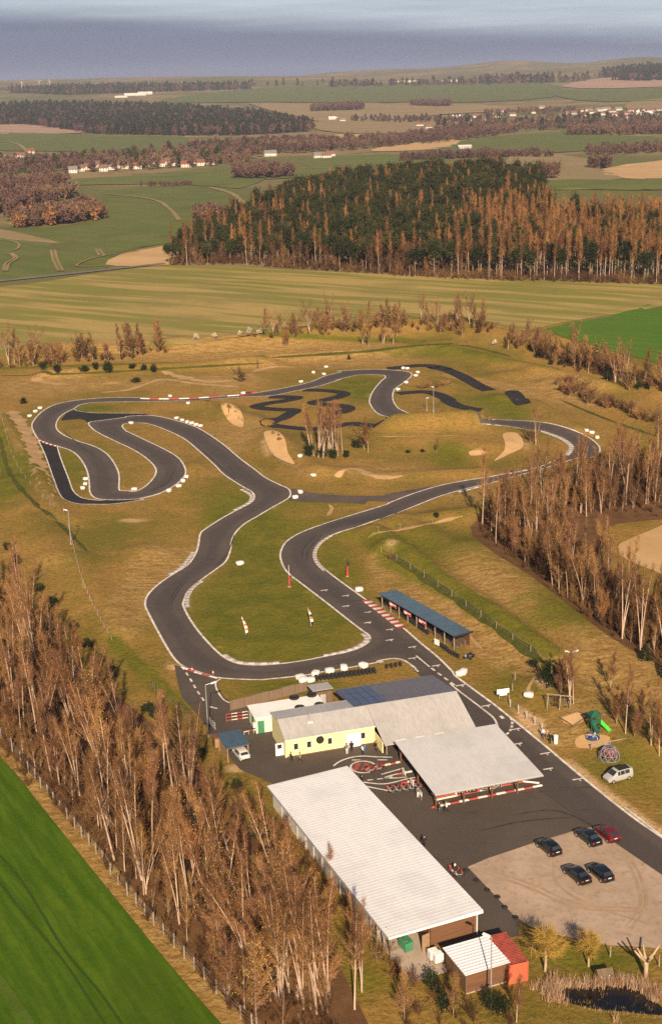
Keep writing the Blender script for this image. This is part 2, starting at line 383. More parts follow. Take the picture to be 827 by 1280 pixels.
# ------------------------------------------------------------------ sheets laid on the terrain
_LV = [0]
def sheet(name, xy, mt, lvl=.04, step=3.0, holes=(), kind='structure', thick=None):
    """a polygon of ground points triangulated so that it follows the terrain"""
    xy = np.asarray(xy, float)[:, :2]
    def dens(q):
        o = []
        for a, b_ in zip(q, np.roll(q, -1, 0)):
            n = max(1, int(np.hypot(*(b_-a))/step))
            for k in range(n): o.append(a+(b_-a)*k/n)
        return np.array(o)
    loops = [dens(xy)]+[dens(np.asarray(h, float)[:, :2]) for h in holes]
    V, E, n0 = [], [], 0
    for L in loops:
        V += [Vector(p) for p in L]; E += [(n0+k, n0+(k+1) % len(L)) for k in range(len(L))]; n0 += len(L)
    lo, hi = xy.min(0), xy.max(0)
    def inside(q, poly):
        x, y = q[:, 0], q[:, 1]; r = np.zeros(len(q), bool); px, py = poly[:, 0], poly[:, 1]
        for k in range(len(poly)):
            x1, y1, x2, y2 = px[k], py[k], px[k-1], py[k-1]
            if y1 == y2: continue
            r ^= ((y1 > y) != (y2 > y)) & (x < (x2-x1)*(y-y1)/(y2-y1)+x1)
        return r
    g = np.stack(np.meshgrid(np.arange(lo[0], hi[0], step), np.arange(lo[1], hi[1], step)), -1).reshape(-1, 2)
    g = g+RNG.uniform(-.2, .2, g.shape)*step
    if len(g):
        ok = inside(g, loops[0])
        for h in loops[1:]: ok &= ~inside(g, h)
        V += [Vector(p) for p in g[ok]]
    v, e, f, *_ = delaunay_2d_cdt(V, E, [], 0, 1e-4)
    v = np.array([tuple(p) for p in v]); f = np.array([t for t in f if len(t) == 3])
    cen = v[f].mean(1); ok = inside(cen, loops[0])
    for h in loops[1:]: ok &= ~inside(cen, h)
    f = f[ok]
    a, b_, c_ = v[f[:, 0]], v[f[:, 1]], v[f[:, 2]]
    flip = ((b_[:, 0]-a[:, 0])*(c_[:, 1]-a[:, 1])-(b_[:, 1]-a[:, 1])*(c_[:, 0]-a[:, 0])) < 0
    f[flip] = f[flip][:, ::-1]
    r = np.hypot(v[:, 0], v[:, 1])
    z = T(v[:, 0], v[:, 1])+lvl+np.maximum(0, r-500)*.00045
    return tag(link(name, np_mesh(name, np.column_stack([v, z]), f, mt, smooth=True)), kind=kind)
def ribbon(name, xy, w, mt, lvl=.06, kind='structure', off=0.0, h=0.0, parent=None):
    """a strip along a line of ground points; off shifts it to the right, h gives it a raised body"""
    p = np.asarray(xy, float)[:, :2]
    keep = [0]
    for k in range(1, len(p)):
        if np.hypot(*(p[k]-p[keep[-1]])) > .25: keep.append(k)
    p = p[keep]
    t = np.gradient(p, axis=0); t /= np.linalg.norm(t, axis=1)[:, None]+1e-9
    nrm = np.stack([t[:, 1], -t[:, 0]], 1)
    w = np.broadcast_to(np.asarray(w, float), (len(p),))[:, None]
    a = p+nrm*(off-w/2); b_ = p+nrm*(off+w/2)
    def zz(q):
        r = np.hypot(q[:, 0], q[:, 1]); return T(q[:, 0], q[:, 1])+lvl+np.maximum(0, r-500)*.00045
    n = len(p); k = np.arange(n-1)
    if h:
        V = np.concatenate([np.column_stack([a, zz(a)]), np.column_stack([a+nrm*.04, zz(a)+h]), np.column_stack([b_-nrm*.04, zz(b_)+h]), np.column_stack([b_, zz(b_)])])
        F = np.concatenate([np.stack([k+q*n, k+q*n+1, k+(q+1)*n+1, k+(q+1)*n], 1) for q in range(3)])[:, ::-1]
    else:
        V = np.concatenate([np.column_stack([a, zz(a)]), np.column_stack([b_, zz(b_)])])
        F = np.stack([k, k+1, k+n+1, k+n], 1)[:, ::-1]
    o = link(name, np_mesh(name, V, F, mt), parent)
    return tag(o, kind=kind) if kind else o
def UPs(pts, n=5, closed=False): return UP(crom(pts, n, closed))
def arclen(p):
    return np.concatenate([[0], np.cumsum(np.hypot(*np.diff(p[:, :2], axis=0).T))])
def resample(p, d):
    L = arclen(p); n = max(2, int(L[-1]/d)+1); s = np.linspace(0, L[-1], n)
    return np.stack([np.interp(s, L, p[:, k]) for k in range(p.shape[1])], 1)

def asphalt(name, c, c2, patch=.5):
    mt, nt, b = new_mat(name); P = pos(nt); b.inputs['Roughness'].default_value = .82; b.inputs['Specular IOR Level'].default_value = .25
    a = mixc(nt, ramp(nt, noise(nt, .09, 5, .6, P), .35, .66), c, c2)
    a = mixc(nt, ramp(nt, noise(nt, 1.0, 4, .6, scaled(nt, P, (.12, .9, 1), .6)), .56, .76), a, tuple(v*patch for v in c))
    f = noise(nt, 5, 3, .7, P); a = mixc(nt, ramp(nt, f, .4, .75), a, tuple(v*.78 for v in c2))
    nt.links.new(a, b.inputs['Base Color']); bump(nt, b, f, .2, .02); return mt
M_track = asphalt('track_asphalt', (.076, .058, .050), (.092, .070, .060), .6)
def rubber_line(mt):
    nt = mt.node_tree
    def madd(a, k, c):
        n = nd(nt, 'ShaderNodeMath', operation='MULTIPLY_ADD'); nt.links.new(a, n.inputs[0]); n.inputs[1].default_value = k
        if hasattr(c, 'links'): nt.links.new(c, n.inputs[2])
        else: n.inputs[2].default_value = c
        return n.outputs[0]
    b = nt.nodes['Principled BSDF']; src = b.inputs['Base Color'].links[0].from_socket; P = pos(nt)
    e = nd(nt, 'ShaderNodeAttribute', attribute_name='lane'); n = noise(nt, .07, 4, .6, P); n2 = noise(nt, .6, 4, .65, scaled(nt, P, (1, .35, 1), .4))
    a = nd(nt, 'ShaderNodeMath', operation='MULTIPLY_ADD'); nt.links.new(n, a.inputs[0]); a.inputs[1].default_value = 2.4; nt.links.new(e.outputs['Fac'], a.inputs[2])
    f = ramp(nt, a.outputs[0], 2.9, 4.3); o = mixc(nt, madd(f, .55, 0.0), src, (.050, .040, .038))
    o = mixc(nt, madd(ramp(nt, n2, .55, .75), .3, 0.0), o, (.10, .076, .066))
    ed = ramp(nt, madd(n2, 1.2, e.outputs['Fac']), 1.5, .6); o = mixc(nt, madd(ed, .45, 0.0), o, (.13, .092, .068)); nt.links.new(o, b.inputs['Base Color'])
rubber_line(M_track)
M_old = asphalt('old_asphalt', (.12, .085, .066), (.075, .055, .05), .7)
M_black = asphalt('pump_track_asphalt', (.018, .014, .015), (.025, .02, .02), .6)
M_yard = asphalt('yard_asphalt', (.070, .053, .043), (.088, .067, .054), .62)
M_line = mat('white_paint', (.70, .63, .57), (.40, .34, .30), .8, .75)
M_red = mat('red_paint', (.40, .058, .04), (.28, .042, .03), 1.2, .65)
M_kerbgrey = mat('kerb_concrete', (.58, .50, .44), (.42, .36, .32), 1.0, .8)

# --- the circuit, right-hand edge all the way round (one closed outline)
fT = lambda pts: crop(20, 480, K5, pts)
fB = lambda pts: crop(160, 480, K5, pts)
fN = lambda pts: crop(290, 440, K5, pts)
fC = lambda pts: crop(420, 440, K5, pts)
fD = lambda pts: crop(520, 440, K5, pts)
fE = lambda pts: crop(620, 500, K5, pts)
fF = lambda pts: crop(320, 580, K5, pts)
fH = lambda pts: crop(460, 560, K5, pts)
g1 = lambda pts: crop(160, 600, K5, pts)
g2 = lambda pts: crop(160, 720, K5, pts)
g3 = lambda pts: crop(320, 720, K5, pts)
g4 = lambda pts: crop(440, 700, K5, pts)
g5 = lambda pts: crop(560, 780, K5, pts)
g8 = lambda pts: crop(667, 880, K5, pts)
E_pit = list(reversed(g4([(0, 190), (100, 262), (230, 355), (345, 448), (450, 540), (560, 630), (660, 730)])+g5([(50, 335), (150, 410), (300, 520), (450, 640), (640, 795)])+g8([(200, 375), (430, 565), (640, 730), (780, 827)])+[(850, 1062)]))
E_east = fF([(640, 827), (540, 752), (460, 690), (410, 640), (388, 585), (425, 515), (500, 460), (700, 395), (827, 350)])[1:]+fH([(250, 400), (450, 320), (600, 275), (700, 250), (800, 228)])
E_ne = [(632, 599), (655, 593), (690, 583), (722, 573)]+list(reversed(fE([(0, 128), (200, 136), (350, 152), (480, 188), (580, 232), (650, 282), (672, 325), (640, 370)])))
E_hid = fD([(330, 432)])+[(560, 524), (530, 523)]
E_s = fC([(450, 395), (400, 360), (370, 310), (375, 250), (410, 220), (460, 185), (490, 152), (476, 132), (400, 120), (250, 112), (100, 118), (0, 125)])
E_top = fN([(700, 130), (600, 155), (500, 195), (350, 230), (150, 265)])+fB([(640, 77), (420, 90), (200, 94)])+fT([(827, 90), (650, 88), (500, 95), (350, 112), (250, 135), (180, 170), (130, 215), (100, 265), (113, 312), (145, 360)])
E_leg = fT([(200, 385), (265, 404), (340, 428), (390, 460), (430, 510), (458, 570), (470, 640), (474, 700), (505, 737), (570, 750), (680, 752), (800, 745)])
E_hp = fB([(80, 742), (180, 718), (250, 690), (310, 655), (355, 615), (378, 575), (368, 530), (330, 478), (250, 428), (130, 370), (0, 308)])
E_hp2 = fT([(720, 308), (692, 277), (705, 260), (745, 253)])+fB([(0, 257), (100, 255), (200, 282), (350, 350), (450, 430), (550, 520), (620, 590), (740, 668)])
E_down = g1([(790, 75), (812, 110), (785, 150), (690, 200), (600, 250), (500, 315), (462, 350), (450, 420), (430, 480), (380, 550), (270, 620), (180, 685), (120, 750), (105, 810)])
E_bot = g2([(130, 250), (200, 385), (280, 520), (345, 585), (420, 615), (500, 640), (600, 665), (827, 676)])+g3([(100, 670), (250, 655), (360, 640), (430, 625), (530, 610), (700, 580), (827, 555)])+g4([(150, 663), (250, 643), (320, 650), (370, 680), (405, 707)])
OUT = E_pit+E_east+E_ne+E_hid+E_s+E_top+E_leg+E_hp+E_hp2+E_down+E_bot
# left-hand edge: the infield island
I_pit = g3([(735, 412), (722, 380), (690, 358), (600, 290), (480, 195), (350, 95), (225, 0)])+fF([(250, 745), (192, 690), (160, 620), (162, 560), (200, 500), (300, 440), (480, 375), (640, 325), (827, 268)])[0:]
I_east = fH([(150, 350), (300, 293), (460, 245), (620, 213), (800, 185)])+fE([(130, 463), (280, 433), (380, 388), (450, 348), (477, 312), (460, 278), (400, 240), (280, 198)])+[(662, 538), (640, 534), (600, 530), (565, 530), (520, 530)]
I_s = fC([(350, 425), (270, 400), (225, 350), (215, 310), (240, 250), (290, 190), (318, 165), (290, 150), (150, 150), (50, 170), (0, 185)])
I_top = fN([(700, 178), (560, 222), (400, 255), (250, 284)])+fB([(740, 85), (640, 92), (420, 108), (200, 113)])+fT([(827, 115), (520, 120), (420, 135), (380, 158), (330, 182), (282, 217), (260, 265), (272, 302), (320, 337), (400, 370), (520, 410), (600, 465), (650, 540), (668, 600), (667, 680), (690, 692), (760, 690)])
I_hp = fB([(0, 692), (50, 695), (110, 665), (163, 612), (183, 560), (150, 508), (80, 453), (0, 408)])+fT([(650, 375), (540, 320), (490, 285), (474, 250), (560, 236), (700, 218)])+fB([(0, 210), (150, 205), (300, 235), (450, 285), (600, 380), (720, 480), (827, 560)])
I_down = fF([(60, 90), (150, 135), (205, 160), (222, 190), (205, 225), (100, 285), (0, 345)])+g1([(760, 280), (700, 335), (670, 395), (660, 460), (630, 530), (560, 585), (470, 650), (390, 720), (358, 795)])+g2([(362, 205), (400, 280), (480, 390), (600, 512), (700, 565), (827, 578)])+g3([(150, 570), (300, 550), (430, 525), (600, 490), (695, 452)])
INN = I_pit+I_east+I_s+I_top+I_hp+I_down
def UPtrack(q):
    o = UP(q)                       # the stretch behind the mound lies on the flat ground, not on the mound that hides it
    for k, (x, y) in enumerate(q):
        if 489 < x < 596 and 512 < y < 536: p = PZ(x, y); o[k] = (p.x, p.y, TZ(p.x, p.y))
    return o
outw = UPtrack(crom(OUT, 4)); innw = UPtrack(crom(INN, 4, True))
ymid = UP([(850, 1062), (700, 985), (640, 935), (600, 893), (560, 850), (525, 832)])     # inner side of the pit straight
tk = sheet('kart_track', np.concatenate([outw, UP([(560, 880), (640, 965), (740, 1035), (850, 1110)])]), M_track, .07, 1.6, [innw])
edge_pts = np.concatenate([outw, innw])[:, :2]
def edge_dist(q, pts=None):
    E_ = resample(edge_pts, 2.0) if pts is None else pts; r = np.empty(len(q))
    for k in range(0, len(q), 4000): r[k:k+4000] = np.sqrt(((q[k:k+4000, None, :2]-E_[None])**2).sum(-1)).min(1)
    return r
Eo, Ei = resample(outw[:, :2], 1.5), resample(innw[:, :2], 1.5); EE = np.concatenate([Eo, Ei])
tv = np.zeros(len(tk.data.vertices)*3, np.float32); tk.data.vertices.foreach_get('co', tv); tv = tv.reshape(-1, 3)
ta = tk.data.attributes.new('lane', 'FLOAT', 'POINT'); print('EDGE', edge_dist(tv, EE).max(), len(tv), np.median(edge_dist(tv, EE))); ta.data.foreach_set('value', edge_dist(tv, EE).astype(np.float32))
near = np.where((np.hypot(gx, gy) < 520) & (np.hypot(gx, gy) > 150) & (np.abs(gx) < 150))[0]
dd_ = edge_dist(np.stack([gx[near], gy[near]], 1), EE)
cov[near, 1] = np.clip(cov[near, 1]+.42*np.exp(-((dd_-1.2)/1.6)**2), 0, 1)
gme.color_attributes['cover'].data.foreach_set('color', cov.ravel())
tag(ribbon('track_edge_line', innw, .42, M_line, .105), kind='structure')
ribbon('track_edge_line', outw, .42, M_line, .105, off=-.2)
# ------------------------------------------------------------------ more asphalt
def soil(name, c, c2, c3=None, sc=.12, rough=.95):
    mt, nt, b = new_mat(name); P = pos(nt); b.inputs['Roughness'].default_value = rough; b.inputs['Specular IOR Level'].default_value = .12
    n1 = noise(nt, sc, 6, .65, P); n2 = noise(nt, sc*9, 5, .7, P)
    o = mixc(nt, ramp(nt, n1, .32, .68), c, c2)
    o = mixc(nt, madd2(nt, ramp(nt, n2, .45, .8), .6), o, c3 or tuple(v*.6 for v in c2))
    nt.links.new(o, b.inputs['Base Color']); bump(nt, b, n2, .35, .08); return mt
def madd2(nt, a, k):
    n = nd(nt, 'ShaderNodeMath', operation='MULTIPLY'); nt.links.new(a, n.inputs[0]); n.inputs[1].default_value = k; return n.outputs[0]
def rows(name, c, c2, ang, period, warp=.25, c3=None, lo=.4, hi=.6, sc3=.02):
    """a field worked in rows: stripes across the given heading, broken up by noise"""
    mt, nt, b = new_mat(name); P = pos(nt); b.inputs['Roughness'].default_value = .95; b.inputs['Specular IOR Level'].default_value = .1
    n1 = noise(nt, .02, 5, .6, P)
    v = nd(nt, 'ShaderNodeVectorMath', operation='MULTIPLY_ADD'); nt.links.new(n1, v.inputs[0]); v.inputs[1].default_value = (0, period*warp*3, 0)
    nt.links.new(scaled(nt, P, (1, 1, 1), -ang), v.inputs[2])
    w = noise(nt, 1.0, 3, .55, scaled(nt, v.outputs[0], (.10/period, 1/period, .01)))
    o = mixc(nt, ramp(nt, w, lo, hi), c, c2)
    o = mixc(nt, ramp(nt, noise(nt, sc3, 5, .6, P), .45, .75), o, c3 or tuple(q*.8 for q in c))
    o = mixc(nt, madd2(nt, ramp(nt, noise(nt, .9, 4, .7, P), .45, .8), .45), o, tuple(q*.6 for q in c))
    nt.links.new(o, b.inputs['Base Color']); return mt
def head(a, b):
    A, B = UP([a, b]); return math.atan2(B[1]-A[1], B[0]-A[0])
poly = lambda pts, n=3: UP(crom(pts, n, True))
raw = lambda pts: UP(pts)

sheet('kart_track', poly(fT([(145, 362), (190, 460), (240, 600), (280, 705), (320, 750), (400, 775), (500, 779), (640, 776), (827, 748), (800, 730), (640, 735), (560, 757), (460, 747), (410, 728), (370, 690), (340, 610), (290, 480), (268, 400), (200, 380)])), M_black, .062, 2.2)
sheet('kart_track', raw(fT([(325, 190), (385, 166), (500, 187), (650, 189), (827, 191)])+fB([(150, 202), (220, 232), (0, 232)])+fT([(560, 255), (482, 266), (450, 236), (415, 226), (290, 236)])), M_black, .058, 2.2)
for pts in (fT([(145, 362), (190, 460), (240, 600), (280, 705), (320, 750), (400, 775), (500, 779), (640, 776), (827, 748)])+fB([(80, 745), (180, 720), (250, 690)]), fT([(268, 404), (290, 480), (340, 610), (370, 690), (410, 728), (460, 745), (560, 754)]), fT([(380, 164), (400, 175), (500, 188), (650, 190), (827, 192)])):
    ribbon('track_edge_line', UPs(pts), .34, M_line, .11)
sheet('access_track', poly(fF([(225, 160), (330, 183), (560, 204), (827, 204)])+fH([(110, 300), (300, 266), (440, 247), (480, 262), (300, 310), (150, 345), (0, 344)])+fF([(700, 258), (560, 250), (400, 246), (215, 235)])), M_old, .05, 2.5)
def pts_track(pts, w, lvl=.07, mt=None, name='pump_track'): return ribbon(name, resample(UPs(pts), 1.0), w, mt or M_black, lvl)
pts_track(fN([(240, 290), (330, 291), (425, 296), (330, 318), (230, 332), (155, 352), (210, 366), (300, 372), (405, 377), (370, 402), (320, 430), (222, 450), (260, 474), (350, 486), (470, 497), (600, 492), (740, 467), (827, 466)])+fC([(160, 470), (265, 476)]), 4.6)
pts_track(fN([(460, 246), (560, 248), (650, 254), (722, 268), (690, 290), (600, 310), (522, 327), (600, 340), (720, 350), (752, 366), (720, 386), (640, 398)]), 4.6)
pts_track(fC([(330, 108), (400, 102), (480, 92), (560, 88), (650, 95), (720, 117)])+fD([(100, 97), (180, 112), (260, 142), (330, 178), (400, 218), (470, 250)]), 5.2)
sheet('pump_track', poly(fD([(570, 257), (655, 250), (700, 290), (742, 325), (690, 340), (640, 345), (602, 305)]), 2), M_black, .07, 2)
pts_track(fC([(395, 270), (480, 262), (580, 259), (660, 277), (730, 312)])+fD([(200, 312), (260, 346), (350, 368), (420, 375)]), 5.0)

# paddock yard: bottom strip, behind the clubhouse, the apron and the pit straight's near side
yard = g2([(300, 575), (320, 690), (350, 790)])+[(246, 893), (256, 905), (268, 925), (300, 962), (345, 982), (420, 1060), (560, 1190), (648, 1170), (650, 1140), (600, 1088), (640, 1075), (700, 1055), (745, 1048), (790, 1075), (860, 1122), (860, 1090), (720, 985), (600, 880), (510, 822), (517, 838), (545, 862), (430, 884), (380, 870), (345, 882), (295, 882), (281, 872), (273, 862), (272, 850), (240, 838)]
sheet('paddock_yard', raw(yard), M_yard, .045, 2.5)
M_gravel = soil('gravel', (.42, .305, .225), (.32, .225, .16), (.15, .098, .066), .11)
sheet('gravel_car_park', raw([(584, 1084), (610, 1073), (640, 1063), (672, 1052), (704, 1043), (722, 1037), (744, 1034), (790, 1065), (862, 1114), (862, 1190), (800, 1184), (760, 1182), (700, 1170), (665, 1160), (645, 1148)]), M_gravel, .06, 2.5)
M_ruts = soil('gravel_ruts', (.37, .25, .165), (.31, .20, .13), (.20, .125, .08), .4)
M_sand = soil('sand', (.56, .35, .165), (.47, .28, .125), (.36, .2, .09), .2)
M_path = soil('trodden_earth', (.42, .265, .13), (.33, .20, .09), (.24, .14, .06), .25)
for pts in (fB([(600, 130), (690, 138), (735, 190), (745, 275), (690, 268), (640, 225)]), fN([(205, 520), (290, 512), (340, 560), (360, 650), (405, 725), (330, 702), (262, 662), (232, 600)]),
            fD([(560, 528), (650, 524), (690, 580), (680, 622), (600, 660), (500, 706), (565, 640), (572, 590)]), fD([(345, 642), (400, 636), (455, 645), (440, 662), (350, 670)]), fN([(660, 800), (690, 770), (725, 765), (700, 812)])):
    sheet('sand_bank', poly(pts), M_sand, .06, 2)
f5 = lambda pts: crop(0, 420, 827/300, pts)
for pts, w in ((f5([(350, 195), (440, 186), (520, 160), (570, 150), (680, 165), (827, 176)]), 3.0), (f5([(560, 122), (620, 140), (720, 158), (827, 150)]), 5), (f5([(110, 145), (160, 160), (240, 168)]), 4), (f5([(40, 258), (90, 330), (130, 430), (170, 560)]), 5.5),
               (fN([(130, 132), (200, 110), (290, 96), (400, 100)]), 3), (fC([(0, 790), (60, 762), (140, 757), (230, 802), (350, 812), (430, 800)]), 2.5), (fC([(260, 752), (330, 765), (400, 772)]), 2.5), (fC([(250, 548), (500, 545), (827, 540)]), .7), (fF([(470, 262), (490, 290), (460, 335)]), 2.0),
               (g5([(590, 320), (555, 350), (535, 380), (515, 420), (520, 480)]), 1.3), ([(700, 982), (740, 1010), (780, 1040), (840, 1085)], 3.2), (fH([(0, 580), (50, 550), (200, 530), (400, 490), (610, 440)]), 1.2),
               (g4([(660, 420), (760, 500), (840, 580)]), 1.2)):
    p = resample(UPs(pts), 1.2); n = len(p)
    ww = w*(.75+.35*np.sin(np.arange(n)*.9+n)*np.sin(np.arange(n)*.37))*np.minimum(1, np.minimum(np.arange(n)+1, n-np.arange(n))/4.0)
    ribbon('dirt_path', p, ww, M_path, .05)

# ------------------------------------------------------------------ fields
M_wheat = rows('winter_wheat', (.040, .086, .003), (.072, .122, .007), head((0, 1080), (120, 1270)), 1.4, .1, (.046, .074, .004), .35, .7, .03)
M_tram = soil('wheel_marks', (.026, .060, .004), (.034, .066, .006), (.045, .055, .01), .4)
sheet('wheat_field', poly([(0, 946), (42, 996), (114, 1086), (169, 1154), (220, 1216), (276, 1280), (330, 1340), (-160, 1340), (-160, 800)], 2), M_wheat, .10, 2.5)
f8 = lambda pts: crop(0, 900, 827/350, pts)
for pts in (f8([(0, 482), (60, 560), (130, 642), (210, 745), (300, 885), (330, 930)]), f8([(0, 400), (80, 500), (190, 680), (290, 800), (370, 915)])):
    ribbon('wheel_track', UPs(pts), .34, M_tram, .13); 
ribbon('wheel_track', UPs(f8([(-60, 700), (0, 775), (40, 830), (90, 905)])), 1.3, soil('pale_wheel_marks', (.07, .11, .012), (.055, .09, .008)), .13)

hd = head((30, 362), (420, 390))
M_stub = rows('stubble', (.33, .23, .078), (.175, .160, .034), hd, 11, .05, (.20, .16, .05), .42, .58)
sheet('stubble_field', poly([(-60, 374), (60, 352), (130, 341), (215, 332), (330, 336), (430, 341), (560, 347), (700, 352), (880, 358), (880, 372), (800, 388), (700, 404), (640, 414), (560, 396), (450, 396), (330, 416), (240, 430), (120, 436), (-60, 446)], 2), M_stub, .12, 14)
M_green = rows('young_crop', (.060, .130, .010), (.082, .142, .014), hd, 5, .1, (.075, .120, .016))
sheet('green_field', poly([(683, 411), (760, 396), (880, 368), (880, 462), (800, 448), (740, 432)], 2), M_green, .14, 10)
M_gdark = rows('winter_cereal', (.095, .116, .026), (.120, .124, .034), head((0, 290), (150, 310)), 14, .2, (.095, .092, .026))
M_fallow = rows('fallow', (.27, .185, .095), (.21, .16, .07), hd, 26, .2)
M_tan = rows('bare_field', (.47, .30, .145), (.42, .262, .125), hd, 18, .2, (.40, .25, .12))
M_pink = rows('ploughed_field', (.36, .225, .155), (.30, .19, .13), hd, 30, .2)
M_meadow = rows('meadow_strip', (.105, .122, .030), (.130, .130, .036), hd, 40, .3)
FIELDS = [
 ('cereal_field', M_gdark, [(-60, 352), (60, 346), (128, 338), (138, 328), (152, 316), (205, 305), (248, 298), (290, 276), (322, 256), (285, 238), (220, 232), (130, 240), (118, 272), (60, 285), (-60, 290)], 12),
 ('bare_field', M_tan, [(132, 331), (150, 319), (205, 308), (248, 303), (250, 318), (215, 331), (168, 333)], 8),
 ('bare_field', M_fallow, [(-40, 284), (0, 287), (40, 295), (75, 304), (40, 302), (-40, 294)], 8),
 ('cereal_field', M_meadow, [(100, 232), (220, 230), (300, 236), (330, 225), (380, 222), (420, 212), (350, 206), (240, 212), (170, 220), (95, 224)], 20),
 ('cereal_field', M_gdark, [(-60, 168), (60, 167), (130, 171), (228, 171), (242, 188), (190, 194), (80, 190), (-60, 186)], 40),
 ('bare_field', M_pink, [(-60, 153), (15, 155), (60, 159), (112, 166), (40, 168), (-60, 167)], 40),
 ('cereal_field', M_gdark, [(190, 129), (260, 117), (340, 110), (430, 106), (560, 103), (640, 104), (700, 108), (690, 122), (600, 128), (520, 128), (420, 129), (330, 128)], 120),
 ('bare_field', M_fallow, [(310, 130), (400, 131), (450, 129), (600, 131), (650, 138), (560, 143), (480, 151), (410, 153), (380, 148)], 60),
 ('ploughed_field', M_pink, [(700, 109), (745, 99), (820, 95), (900, 91), (900, 104), (770, 111)], 120),
 ('cereal_field', M_gdark, [(690, 113), (780, 112), (900, 106), (900, 122), (760, 128), (700, 122)], 120),
 ('bare_field', M_fallow, [(785, 128), (900, 120), (900, 138), (800, 141)], 60),
 ('cereal_field', M_gdark, [(560, 183), (600, 173), (690, 166), (760, 169), (840, 174), (840, 181), (700, 191), (620, 196), (520, 197)], 30),
 ('bare_field', M_tan, [(466, 190), (480, 184), (565, 175), (572, 180), (545, 187)], 30),
 ('bare_field', M_tan, [(752, 212), (827, 201), (900, 198), (900, 222), (782, 224)], 20),
 ('fallow_field', M_fallow, [(640, 192), (750, 200), (748, 212), (778, 224), (690, 226), (640, 218)], 20),
 ('cereal_field', M_meadow, [(672, 226), (780, 225), (900, 223), (900, 236), (690, 238)], 16),
 ('fallow_field', M_fallow, [(400, 152), (480, 152), (560, 146), (600, 150), (560, 162), (480, 168), (420, 166), (390, 160)], 40),
 ('cereal_field', M_meadow, [(380, 200), (480, 193), (560, 196), (530, 205), (470, 214), (400, 214)], 30),
 ('bare_field', M_tan, [(370, 174), (420, 169), (470, 169), (430, 175)], 30),
]
for k, (n, mt, pts, st) in enumerate(FIELDS): sheet(n, poly(pts, 2), mt, .10+.012*k, st)
q4 = lambda pts: crop(0, 160, 827/200, pts)
for pts in (q4([(22, 744), (30, 705), (75, 678), (55, 658), (25, 655)]), q4([(38, 744), (48, 708), (92, 676), (62, 652)]), q4([(0, 585), (60, 588), (100, 605), (95, 625), (70, 638)]), q4([(265, 635), (278, 690), (305, 744)]), q4([(285, 635), (300, 690), (328, 744)]),
            q4([(498, 630), (515, 665)]), q4([(515, 630), (540, 665)]), q4([(590, 655), (480, 678), (420, 700), (398, 716), (440, 722), (540, 716)])):
    ribbon('wheel_track', UPs(pts), 1.9, M_fallow, .6)
M_ditch_shade = rows('ditch_grass_shade', (.052, .058, .011), (.075, .070, .014), .5, 2.0, .2, (.10, .075, .02))  # rank ditch grass, with the banks' shadow lines put into its dark colour
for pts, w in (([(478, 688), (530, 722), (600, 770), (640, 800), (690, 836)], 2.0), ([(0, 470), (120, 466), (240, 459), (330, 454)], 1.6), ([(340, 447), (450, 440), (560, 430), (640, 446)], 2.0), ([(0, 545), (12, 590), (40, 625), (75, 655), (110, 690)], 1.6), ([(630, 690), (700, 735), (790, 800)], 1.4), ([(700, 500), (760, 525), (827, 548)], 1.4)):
    p_ = resample(UPs(pts), 1.5); n_ = len(p_); ribbon('ditch_grass_shade', p_, w*(.8+.3*np.sin(np.arange(n_)*.8)*np.sin(np.arange(n_)*.31+1))*np.minimum(1, np.minimum(np.arange(n_)+.5, n_-.5-np.arange(n_))/5), M_ditch_shade, .05)
M_road = mat('country_road', (.16, .135, .115), (.12, .10, .09), .2, .9)
ribbon('country_road', UPs([(-60, 359), (0, 352), (76, 344), (150, 336), (206, 330)]), 7, M_road, .35)
for pts, w in (([(262, 235), (290, 243), (303, 255), (312, 272)], 9), ([(130, 243), (190, 250), (212, 262), (224, 276)], 6), ([(-20, 178), (20, 180), (36, 192)], 12), ([(165, 218), (300, 214), (420, 204)], 5)):
    ribbon('farm_track', UPs(pts), w*.6, M_fallow, .6)

# ------------------------------------------------------------------ kerbs and paint
def striped(name, pts, w, mats, seg, lvl=.09, h=.06, off=0, px=True, n=5):
    p = resample(UPs(pts, n) if px else np.asarray(pts), seg)
    o = ribbon(name, p, w, mats[0], lvl, off=off, h=h); me = o.data
    for mt in mats[1:]: me.materials.append(mt)
    q = len(p)-1; me.polygons.foreach_set('material_index', np.array([(k % q) % len(mats) for k in range(len(me.polygons))], dtype=np.int32)); return o
KW = [M_kerbgrey, mat('kerb_dark', (.36, .31, .28), (.28, .24, .22), 1, .8)]; KR = [M_red, M_line]
striped('kerb', g1([(740, 662-600+0), (785, 85), (808, 112), (785, 150), (690, 200)]), 1.1, KW, .9, off=.3)
striped('kerb', g1([(436, 468), (425, 490), (378, 550), (330, 590), (270, 620)]), .95, KW, .8, off=.6)
striped('kerb', g1([(462, 655), (410, 690), (372, 750), (366, 800)])+g2([(372, 210)]), .95, KW, .8, off=-.5)
striped('kerb', g2([(610, 515), (700, 562), (827, 572)])+g3([(150, 567)]), 1.0, KW, 1.1, off=-.4)
striped('kerb', g3([(440, 522), (600, 488), (692, 448), (730, 412), (716, 382), (700, 372)]), .95, KW, .8, off=-.5)
striped('kerb', fF([(495, 466), (425, 515), (392, 580), (410, 640), (460, 692)]), .95, KW, .8, off=.5)
striped('kerb', g4([(100, 258), (200, 330), (270, 385), (340, 440)]), 1.7, KR, 1.0, off=.5)
striped('kerb', fE([(290, 205), (400, 245), (462, 285), (476, 318), (440, 360)]), 1.6, KW, 1.0, off=-.3)
striped('kerb', fE([(280, 433), (130, 463), (40, 478)]), 1.0, KW, 1.2, off=-.4)
striped('kerb', fH([(570, 285), (640, 268), (720, 247)]), 1.0, KW, 1.2, off=.4)
